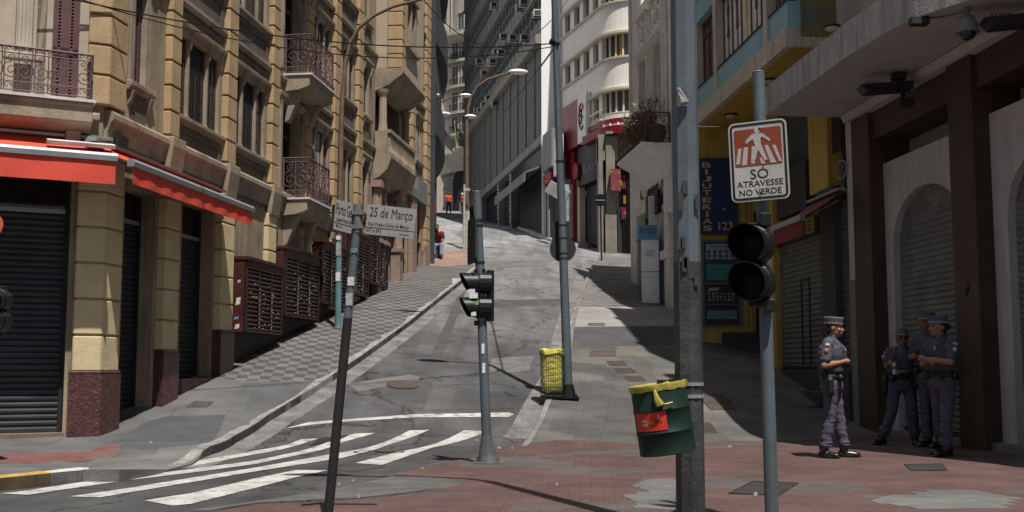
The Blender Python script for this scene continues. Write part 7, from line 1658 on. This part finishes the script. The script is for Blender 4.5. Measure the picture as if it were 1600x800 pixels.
# ================================================================== people
def remesh(name, q, vox, mat, parent, smooth_it=4, mats=None, matfn=None):
    me = q.mesh(name); ob = bpy.data.objects.new(name, me); COL.objects.link(ob)
    m = ob.modifiers.new('r', 'REMESH'); m.mode = 'VOXEL'; m.voxel_size = vox; m.use_smooth_shade = True
    s = ob.modifiers.new('s', 'SMOOTH'); s.iterations = smooth_it; s.factor = .5
    dg = bpy.context.evaluated_depsgraph_get(); me2 = bpy.data.meshes.new_from_object(ob.evaluated_get(dg)); bpy.data.objects.remove(ob); bpy.data.meshes.remove(me)
    if name in ('shirt', 'trousers') and vox < .015:     # folds in the cloth
        for v in me2.vertices:
            c = v.co; f = mnoise.noise(Vector((c.x * 9, c.y * 9, c.z * 17))) * .009 + mnoise.noise(Vector((c.x * 22 + 5, c.y * 22, c.z * 38))) * .005; v.co = c + v.normal * f
    me2.name = name; me2.materials.clear()
    for mm in (mats or [mat]): me2.materials.append(mm)
    me2.polygons.foreach_set('use_smooth', [True] * len(me2.polygons))
    if matfn:
        for p in me2.polygons: p.material_index = matfn(p.center)
    o = bpy.data.objects.new(name, me2); COL.objects.link(o); o.parent = parent; return o
def part(name, q, mat, parent, smooth=True):
    me = q.mesh(name); me.materials.append(mat)
    bm = bmesh.new(); bm.from_mesh(me); bmesh.ops.recalc_face_normals(bm, faces=bm.faces); bm.to_mesh(me); bm.free()
    me.polygons.foreach_set('use_smooth', [smooth] * len(me.polygons))
    o = bpy.data.objects.new(name, me); COL.objects.link(o); o.parent = parent; return o
def limb(q, pts, rs, seg=12, sub=5):
    """smoothly tapered limb through joints with rounded ends"""
    P_ = [Vector(p) for p in pts]; path_ = []; rad = []
    for i in range(len(P_) - 1):
        for j in range(sub):
            t = j / sub; path_.append(P_[i].lerp(P_[i + 1], t)); rad.append(rs[i] + (rs[i + 1] - rs[i]) * t)
    path_.append(P_[-1]); rad.append(rs[-1]); q.tube(path_, rad, seg)
    for p, r_ in zip(P_, rs): q.ellip(p, r_, r_, r_, 12, 8)
def oval(q, rings, seg=24):
    """rings: (centre, rx, ry) horizontal ovals"""
    q.loft([[Vector(c) + Vector((rx * math.copysign(abs(math.cos(2 * math.pi * i / seg)) ** .85, math.cos(2 * math.pi * i / seg)), ry * math.copysign(abs(math.sin(2 * math.pi * i / seg)) ** .85, math.sin(2 * math.pi * i / seg)), 0)) for i in range(seg)] for c, rx, ry in rings])
m_skinA = M('skin_tan', (.27, .135, .085), .55, .1, 8, spec=.4); m_skinB = M('skin_brown', (.20, .095, .06), .55, .1, 8, spec=.4)
m_hair = M('black_hair', (.012, .010, .009), .5, .2, 20)
m_shirt = M('uniform_shirt', (.066, .066, .088), .85, .12, 5, .1, 60, .5, 14); m_trous = M('uniform_trousers', (.066, .062, .082), .85, .14, 5, .1, 60, .7, 11)
m_vest = M('ballistic_vest', (.038, .049, .058), .75, .15, 5, .1, 50, .4, 14); m_boot = M('black_boot', (.012, .012, .013), .3, .2, 8, spec=.5)
m_belt = M('black_belt', (.012, .012, .012), .5, .2, 8); m_capc = M('cap_cloth', (.085, .088, .11), .8, .1, 8); m_eye = M('eye_dark', (.01, .008, .008), .2); m_lip = M('lip', (.17, .06, .05), .5)
def hand(q, wrist, palm_dir, up, side, curl=.5, s=1.0):
    """palm with four bent fingers and a thumb from the palm's side; side=+1/-1 picks the thumb side"""
    d = Vector(palm_dir).normalized(); u = Vector(up); u = (u - d * u.dot(d)).normalized(); r = d.cross(u) * side
    W = Vector(wrist); pc = W + d * .045 * s
    rot = Matrix((r, d, u)).transposed(); q.ellip(pc, .040 * s, .052 * s, .018 * s, 10, 8, rot)
    for k in range(4):
        off = (-.028 + .0187 * k) * s; L_ = (.065, .076, .072, .056)[k] * s; p0 = pc + d * .04 * s + r * off
        a1 = curl * .9; p1 = p0 + (d * math.cos(a1) - u * math.sin(a1)) * L_ * .45; a2 = curl * 1.9; p2 = p1 + (d * math.cos(a2) - u * math.sin(a2)) * L_ * .32; a3 = curl * 2.5; p3 = p2 + (d * math.cos(a3) - u * math.sin(a3)) * L_ * .25
        q.tube([pc + r * off * .8, p0, p1, p2, p3], [.0105 * s, .0105 * s, .0098 * s, .009 * s, .0075 * s], 7); q.ellip(p3, .008 * s, .008 * s, .008 * s, 6, 5)
    t0 = pc - r * .030 * s - d * .02 * s; t1 = t0 - r * .022 * s + d * .028 * s - u * .01 * s; t2 = t1 - r * .004 * s + d * .03 * s - u * .012 * s; q.tube([pc - d * .02 * s, t0, t1, t2], [.014 * s, .013 * s, .011 * s, .008 * s], 7); q.ellip(t2, .009 * s, .009 * s, .009 * s, 6, 5)
def figure(label, loc, yaw, J, skin, female=False, vox=.0095, cap='round', vest=True, scale=1.0, uniform=None, bun=False, glasses=False, group=None, simple=False):
    t_ = thing('person', label, 'person', tuple(loc), group); t_.rotation_euler = (0, 0, yaw); t_.scale = (scale * 1.1, scale * 1.07, scale)
    um, tm = uniform or (m_shirt, m_trous)
    hp = Vector(J.get('pelvis', (0, 0, .93))); ch = Vector(J.get('chest', (0, 0, 1.28))); nk = Vector(J.get('neck', (0, .01, 1.47))); hd = Vector(J.get('head', (0, -.015, 1.615))); hyaw = J.get('hyaw', 0); hpit = J.get('hpit', 0)
    sw = .175 if female else .195; sl = Vector(J.get('shl', (nk.x + sw, nk.y + .01, nk.z - .05))); sr = Vector(J.get('shr', (nk.x - sw, nk.y + .01, nk.z - .05)))
    HM = Matrix.Rotation(hyaw, 3, 'Z') @ Matrix.Rotation(hpit, 3, 'X')
    hh = lambda x, y, z: hd + HM @ Vector((x, y, z))
    def torso(q, g, zlo=None, zhi=None):
        ww = .168 if not female else .158; cw = .187 if not female else .17
        R_ = [(hp + Vector((0, 0, -.09)), .15 + g, .105 + g), (hp, .165 + g + (.01 if female else 0), .118 + g), (hp + Vector((0, -.005, .10)), ww - (.015 if female else 0) + g, .105 + g), (hp.lerp(ch, .55), ww - (.02 if female else 0) + g, .105 + g), (ch, cw + g, .122 + g), (ch + (nk - ch) * .45, cw + .012 + g, .118 + g), (ch + (nk - ch) * .75, cw - .03 + g, .095 + g), (nk + Vector((0, 0, -.005)), .075 + g, .072 + g)]
        oval(q, R_)
    # body: one skin from crown to ankles
    q = MB(); torso(q, -.02); limb(q, [nk - Vector((0, 0, .05)), nk.lerp(hd, .45)], [.062, .054])
    q.ellip(hh(0, .012, .025), .074, .092, .10, 20, 14, HM); q.ellip(hh(0, -.02, -.045), .058, .066, .075, 16, 12, HM); q.ellip(hh(0, -.055, -.09), .03, .03, .025, 10, 8, HM)
    q.tube([hh(0, -.083, .02), hh(0, -.10, -.015), hh(0, -.112, -.03)], [.010, .014, .014], 8); q.ellip(hh(0, -.103, -.034), .019, .014, .012, 8, 6, HM)
    q.ellip(hh(0, -.076, .032), .055, .016, .012, 10, 6, HM); q.ellip(hh(0, -.084, -.065), .026, .014, .014, 8, 6, HM)
    for s in (-1, 1): q.ellip(hh(s * .074, .012, -.005), .012, .022, .034, 8, 8, HM); q.ellip(hh(s * .04, -.065, -.02), .024, .024, .022, 8, 6, HM)
    ar = .9 if female else 1.0
    for s_, sh in ((1, sl), (-1, sr)):
        k = 'l' if s_ > 0 else 'r'; el = Vector(J['el' + k]); wr = Vector(J['wr' + k]); limb(q, [sh, el, el.lerp(wr, .3), wr], [.052 * ar, .042 * ar, .043 * ar, .028 * ar]); 
        if not simple: hand(q, wr, J.get('hd' + k, wr - el), J.get('up' + k, (0, 0, 1)), s_ * J.get('side' + k, 1), J.get('curl' + k, .6), .95 if female else 1.05)
        else: q.ellip(wr + (wr - el).normalized() * .06, .04, .04, .06, 8, 6)
    legs = []
    for s_ in (1, -1):
        k = 'l' if s_ > 0 else 'r'; h_ = hp + Vector((s_ * .085, 0, -.03)); kn = Vector(J['kn' + k]); an = Vector(J['an' + k]); legs.append((h_, kn, an, Vector(J.get('toe' + k, (0, -1, 0))).normalized())); limb(q, [h_, kn, kn.lerp(an, .3), an], [.075, .05, .052, .035])
    remesh('body', q, vox, skin, t_)
    # face details
    if not simple:
        for s in (-1, 1):
            q = MB(); q.ellip(hh(s * .031, -.080, .006), .013, .007, .006, 8, 6, HM); part('eye', q, m_eye, t_)
            q = MB(); q.tube([hh(s * .015, -.090, .026), hh(s * .034, -.086, .031), hh(s * .05, -.074, .024)], .0045, 5); part('eyebrow', q, m_hair, t_)
        q = MB(); q.tube([hh(-.024, -.089, -.062), hh(0, -.099, -.066), hh(.024, -.089, -.062)], [.003, .007, .003], 6); part('mouth', q, m_lip, t_)
    # hair
    q = MB(); q.ellip(hh(0, .022, .035), .080, .092, .10, 18, 12, HM); q.ellip(hh(0, .055, -.02), .068, .056, .07, 14, 10, HM)
    if bun: q.ellip(hh(0, .125, .01), .042, .042, .045, 12, 8, HM)
    for i, p in enumerate(q.v):      # keep the face free
        pl = HM.inverted() @ (Vector(p) - hd)
        if pl.y < -.035 and pl.z < .06: pl.y = -.035 - (pl.y + .035) * -.0; q.v[i] = tuple(hd + HM @ Vector((pl.x * .86, -.03, pl.z)))
    part('hair', q, m_hair, t_)
    # trousers
    q = MB(); oval(q, [(hp + Vector((0, 0, .07)), .162, .122), (hp, .178, .13), (hp + Vector((0, 0, -.07)), .172, .128), (hp + Vector((0, 0, -.12)), .13, .11)])
    for h_, kn, an, toe in legs:
        low = an + Vector((0, 0, .05)); limb(q, [h_, h_.lerp(kn, .5), kn, kn.lerp(an, .45), low], [.096, .083, .070, .070, .062]); 
        for z_, a in ((.78, .012), (.88, .010), (.1, .008)): p = kn.lerp(an, z_ * .95); q.ellip(p + toe * .012, .068 + a * .4, .07 + a * .4, .016, 12, 6)
        for z_ in (.92, 1.0): p = h_.lerp(kn, z_); q.ellip(p - toe * .01, .074, .074, .014, 12, 6)
    remesh('trousers', q, .012 if not simple else vox, tm, t_, 2)
    # boots
    for h_, kn, an, toe in legs:
        q = MB(); yaw_ = math.atan2(toe.x, -toe.y); Rm = Matrix.Rotation(yaw_, 3, 'Z'); bz = an.z - .085
        limb(q, [an + Vector((0, 0, .13)), an], [.056, .05]); c = Vector((an.x, an.y, 0))
        q.ellip(c + toe * .06 + Vector((0, 0, bz + .042)), .045, .125, .042, 14, 8, Rm); q.ellip(c + toe * .125 + Vector((0, 0, bz + .038)), .046, .065, .036, 12, 8, Rm); q.ellip(c - toe * .035 + Vector((0, 0, bz + .045)), .04, .045, .045, 10, 8, Rm)
        q.ellip(c + toe * .07 + Vector((0, 0, bz + .016)), .050, .142, .018, 14, 6, Rm)
        remesh('boot', q, .009 if not simple else vox, m_boot, t_, 2)
    # shirt with short sleeves
    q = MB(); torso(q, .006)
    for s_, sh in ((1, sl), (-1, sr)):
        el = Vector(J['el' + ('l' if s_ > 0 else 'r')]); limb(q, [sh - Vector((s_ * .03, 0, -.005)), sh, sh.lerp(el, .72)], [.062, .068 * ar, .066 * ar]); q.tube([sh.lerp(el, .68), sh.lerp(el, .78)], .066 * ar, 14)
    limb(q, [nk - Vector((0, 0, .03)), nk + Vector((0, -.0, .02))], [.078, .066]); remesh('shirt', q, .011 if not simple else vox, um, t_, 2)
    if vest:
        q = MB(); g = .030; cw = .187 if not female else .172
        oval(q, [(hp + Vector((0, -.004, .13)), .166 + g, .126 + g), (hp.lerp(ch, .6), .163 + g, .128 + g), (ch, cw + g - .008, .142 + g), (ch + (nk - ch) * .5, cw - .01 + g - .01, .120 + g)])
        for s_ in (-1, 1): q.tube([ch + (nk - ch) * .4 + Vector((s_ * .11, -.12, 0)), nk + Vector((s_ * .10, -.02, -.005)), ch + (nk - ch) * .4 + Vector((s_ * .11, .12, 0))], [.035, .04, .035], 8)
        vo = remesh('vest', q, .012, m_vest if vest is True else vest, t_, 2)
        q = MB(); c = ch + Vector((-.085, -.152, .045)); q.box(c.x - .035, c.x + .035, c.y - .005, c.y + .012, c.z - .012, c.z + .01); part('name_tape', q, m_belt, vo, False)
        q = MB(); q.ellip(ch + Vector((.085, -.150, .06)), .022, .008, .03, 10, 6); part('badge', q, M('badge_grey', (.28, .27, .25), .4), vo)
    if not simple:
        bz = hp.z + .075; q = MB(); n_ = 28; q.loft([[hp + Vector((r_ * 1.0 * math.cos(2 * math.pi * i / n_), (r_ - .045) * math.sin(2 * math.pi * i / n_), .075 + z)) for i in range(n_)] for r_, z in ((.180, -.028), (.186, -.026), (.186, .026), (.180, .028))]); bo = part('belt', q, m_belt, t_)
        for (x, y, w_, h_) in ((-.12, -.12, .05, .08), (.12, -.12, .04, .07), (.17, .02, .04, .1), (.1, .13, .045, .09)):
            q = MB(); c = hp + Vector((x, y, .06)); q.ellip(c, w_, w_ * .75, h_ * .6, 10, 8); part('pouch', q, m_belt, bo)
        q = MB(); c = hp + Vector((-.205, .0, 0)); limb(q, [c + Vector((0, -.01, .06)), c + Vector((-.01, -.02, -.16))], [.042, .032]); q.tube([c + Vector((0, .03, .08)), c + Vector((.0, .055, .15))], [.022, .018], 8); part('holster', q, m_belt, bo)
        # arm patches
        for s_, sh in ((1, sl), (-1, sr)):
            el = Vector(J['el' + ('l' if s_ > 0 else 'r')]); p = sh.lerp(el, .42); d = (el - sh).normalized(); o = Vector((s_, -.1, 0)); o = (o - d * o.dot(d)).normalized(); q = MB(); q.ellip(p + o * .064 * ar, .026, .026, .034, 12, 8); po = part('arm_patch', q, M('patch_red', (.30, .10, .07), .7, .5, 40) if not female else M('patch_pale', (.32, .34, .36), .7, .5, 40), t_)
            p = sh.lerp(el, .12); q = MB(); f = d.cross(o).normalized(); c = p + o * .068 * ar; q.hexa([c + f * a + d * b_ + o * e_ for e_ in (-.006, .004) for a, b_ in ((-.024, -.016), (.024, -.016), (.024, .016), (-.024, .016))]); part('arm_patch', q, m_plate, t_, False)
    if cap == 'round':
        q = MB(); n_ = 28; ringc = lambda r1, r2, z, y0=0: [hh(r1 * math.cos(2 * math.pi * i / n_), y0 + .012 + r2 * math.sin(2 * math.pi * i / n_), z) for i in range(n_)]
        q.loft([ringc(.083, .103, .045), ringc(.085, .106, .06), ringc(.093, .116, .118), ringc(.096, .12, .135), ringc(.088, .11, .142), ringc(.02, .03, .142)]); co = part('cap', q, m_capc, t_)
        for row in range(2):
            q = MB()
            for i in range(28):
                if (i + row) % 2: continue
                a0, a1 = 2 * math.pi * i / 28, 2 * math.pi * (i + 1) / 28; z0 = .050 + .012 * row; vs = []
                for r_ in (0, .003):
                    for a, z in ((a0, z0), (a1, z0), (a1, z0 + .012), (a0, z0 + .012)): k_ = (z - .045) * .14 ; vs.append(hh((.084 + k_ + r_) * math.cos(a), .012 + (.105 + k_ + r_) * math.sin(a), z))
                q.hexa(vs)
            part('chequer_band', q, m_plate, co, False)
    elif cap == 'boat':
        q = MB(); n_ = 24; ringc = lambda r1, r2, z: [hh(r1 * math.cos(2 * math.pi * i / n_), .012 + r2 * math.sin(2 * math.pi * i / n_), z + .02 * math.cos(2 * math.pi * i / n_ * 2) * 0) for i in range(n_)]
        q.loft([ringc(.082, .104, .045), ringc(.086, .11, .07), ringc(.075, .115, .11), ringc(.035, .10, .150), ringc(.008, .06, .155)]); co = part('cap', q, m_capc, t_)
        q = MB(); q.tube([hh(.087 * math.cos(a), .012 + .109 * math.sin(a), .062) for a in [2 * math.pi * i / 24 for i in range(25)]], .0055, 5, cap=False); part('cap_band', q, m_plate, co)
    elif cap == 'helmet':
        q = MB(); q.ellip(hh(0, .01, .05), .10, .12, .10, 12, 8, HM); part('cap', q, m_wh2, t_)
    if glasses:
        q = MB()
        for s in (-1, 1): q.tube([hh(s * .033 + .022 * math.cos(a), -.094, .005 + .017 * math.sin(a)) for a in [2 * math.pi * i / 12 for i in range(13)]], .003, 5, cap=False); q.tube([hh(s * .055, -.092, .01), hh(s * .076, 0, .008)], .003, 5)
        q.tube([hh(-.012, -.096, .008), hh(.012, -.096, .008)], .003, 5); part('glasses', q, m_eye, t_)
    return t_
# policeman in the sun, turned to the right, hands joined at the chest
g1 = G(1303, 715, .015)
o1 = figure('policeman standing in the sun in grey uniform and chequered cap, hands joined before his chest', g1, R(66), dict(
    pelvis=(0, .0, .945), chest=(0, -.01, 1.29), neck=(0, -.01, 1.49), head=(0, -.045, 1.632), hyaw=R(6), hpit=R(4),
    ell=(.27, .04, 1.155), wrl=(.10, -.165, 1.215), hdl=(-.95, -.22, .25), upl=(0, -.5, .8), curll=1.1, sidel=-1, elr=(-.265, .04, 1.155), wrr=(-.095, -.165, 1.21), hdr=(.93, -.32, .22), upr=(0, -.5, .8), curlr=.8, sider=-1,
    knl=(.105, -.055, .50), anl=(.115, -.10, .085), toel=(.22, -1, 0), knr=(-.10, .02, .50), anr=(-.115, .09, .085), toer=(-.30, -1, 0)), m_skinA, scale=1.015)
# policewoman facing the camera with a bottle
g2_ = G(1420, 696, .015); hY = g2_.y + .1
W1 = figure('policewoman facing the camera by the grey shutter, legs apart, holding a water bottle', (g2_.x - .10, hY, T(g2_.x - .1, hY) + .015), R(-14), dict(
    pelvis=(.05, 0, .90), chest=(.07, -.0, 1.22), neck=(.085, .0, 1.40), head=(.075, -.02, 1.54), hyaw=R(2), hpit=R(2),
    ell=(.27, .03, 1.10), wrl=(.08, -.20, 1.055), hdl=(-1, -.35, .05), upl=(0, -.4, .9), curll=.9, sidel=-1, elr=(-.135, -.0, 1.13), wrr=(-.09, -.20, 1.20), hdr=(.2, -.75, -.45), upr=(.2, -.2, 1), curlr=.8,
    knl=(.17, -.05, .47), anl=(.19, -.0, .085), toel=(.15, -1, 0), knr=(-.09, -.05, .47), anr=(-.22, -.03, .085), toer=(-.75, -.7, 0)), m_skinB, True, cap='boat', glasses=True, scale=1.03)
bc = W1.matrix_basis @ Vector((-.055, -.30, 1.02)); t_ = thing('water_bottle', 'small clear water bottle with blue label in the policewoman\'s hands', 'bottle', tuple(bc)); q = MB(); q.tube([bc, bc + Vector((0, 0, .01)), bc + Vector((0, 0, .06)), bc + Vector((0, 0, .14)), bc + Vector((0, 0, .165))], [.028, .033, .033, .033, .014], 14); q.build('body', M('bottle_plastic', (.40, .46, .5), .08, .1, spec=.7), t_, smooth=True); q = MB(); q.tube([bc + Vector((0, 0, .07)), bc + Vector((0, 0, .125))], .0345, 14); q.build('label', M('bottle_blue', (.03, .10, .35), .4), t_); q = MB(); q.tube([bc + Vector((0, 0, .165)), bc + Vector((0, 0, .185))], .015, 10); q.build('cap', m_plate, t_)
# policewoman turned left with crossed arms and a bun
g3_ = G(1476, 712, .015)
figure('policewoman turned left with crossed arms, chequered cap and black hair bun, nearest the brown pillar', g3_, R(-72), dict(
    pelvis=(0, .01, .90), chest=(0, .0, 1.23), neck=(0, -.0, 1.41), head=(0, -.03, 1.548), hyaw=R(-3),
    ell=(.235, -.06, 1.12), wrl=(-.03, -.215, 1.17), hdl=(-1, .1, .1), upl=(0, -1, .2), curll=.5, elr=(-.235, -.06, 1.10), wrr=(.03, -.19, 1.14), hdr=(1, .1, .12), upr=(0, -1, .2), curlr=.5,
    knl=(.10, -.04, .47), anl=(.11, -.06, .085), toel=(.1, -1, 0), knr=(-.09, .02, .47), anr=(-.10, .11, .085), toer=(-.35, -1, 0)), m_skinA, True, bun=True, scale=1.085)
# policeman half hidden behind them
pm_ = P(1459, 700, 16.45); pz = T(pm_.x, 16.45) + .015
figure('tall policeman mostly hidden behind the two policewomen, head turned left', (pm_.x, 16.45, pz), R(-62), dict(
    pelvis=(0, .0, .95), chest=(0, -.01, 1.31), neck=(0, -.01, 1.51), head=(0, -.05, 1.65), hyaw=R(4),
    ell=(.25, .0, 1.17), wrl=(.05, -.22, 1.20), curll=.6, elr=(-.26, .0, 1.2), wrr=(-.05, -.24, 1.22), curlr=.6,
    knl=(.10, -.02, .50), anl=(.11, .0, .085), knr=(-.10, .0, .50), anr=(-.11, .03, .085)), m_skinB, scale=1.09)
# workers in orange far up the street
m_orange = M('orange_vest', (.60, .085, .02), .8, .1, 4); m_navy = M('navy_trousers', (.02, .024, .04), .85)
base = dict(ell=(.26, .02, 1.15), wrl=(.22, -.12, .95), elr=(-.26, .02, 1.15), wrr=(-.22, -.14, .95), knl=(.11, -.08, .49), anl=(.13, -.1, .085), knr=(-.1, .03, .49), anr=(-.12, .12, .085))
for k, (u, v, yw, lb, um) in enumerate(((701, 333, 20, 'leftmost far worker in an orange shirt at the top of the street', m_orange), (722.5, 333, -60, 'far worker in orange vest and white shirt left of the far lamp post', m_orange), (736.5, 333, 40, 'far worker in dull red half hidden by the tilting signal pole top', M('dull_red_shirt', (.20, .03, .025), .8)), (742.5, 333, 150, 'rightmost far figure in dark clothes beneath the office building corner', m_navy))):
    gg = G(u, v); figure(lb, gg, R(yw), base, m_skinB, vox=.03, cap='helmet' if k == 1 else None, vest=False, uniform=(um, m_navy), simple=True, group='far people at the top of the street')
# vendor sitting on a crate beside the dark building
m_jeans = M('pale_jeans', (.20, .27, .36), .85, .15, 6); m_maroon = M('maroon_top', (.11, .012, .016), .85)
gs = G(682, 404, .13); cr_ = Vector((gs.x - .05, gs.y + .35, gs.z)); t_ = thing('crate', 'low dark crate used as a seat beside the dark building', 'crate', tuple(cr_)); q = MB()
q.box(cr_.x - .2, cr_.x + .2, cr_.y - .2, cr_.y + .2, cr_.z + .02, cr_.z + .40); q.build('box', m_wood, t_, bevel=.015); q = MB(); q.box(cr_.x - .215, cr_.x + .215, cr_.y - .215, cr_.y + .215, cr_.z + .405, cr_.z + .44); q.build('lid', m_wood, t_)
figure('vendor in maroon top and pale jeans sitting on a low crate by the dark building', cr_, R(12), dict(pelvis=(0, .02, .52), chest=(0, -.06, .84), neck=(0, -.12, 1.04), head=(0, -.19, 1.17), hpit=R(15), ell=(.24, -.15, .74), wrl=(.16, -.36, .66), elr=(-.24, -.15, .74), wrr=(-.14, -.36, .66), knl=(.14, -.38, .52), anl=(.13, -.42, .085), knr=(-.12, -.38, .52), anr=(-.12, -.36, .085)), m_skinB, vox=.02, cap=None, vest=False, uniform=(m_maroon, m_jeans), simple=True)
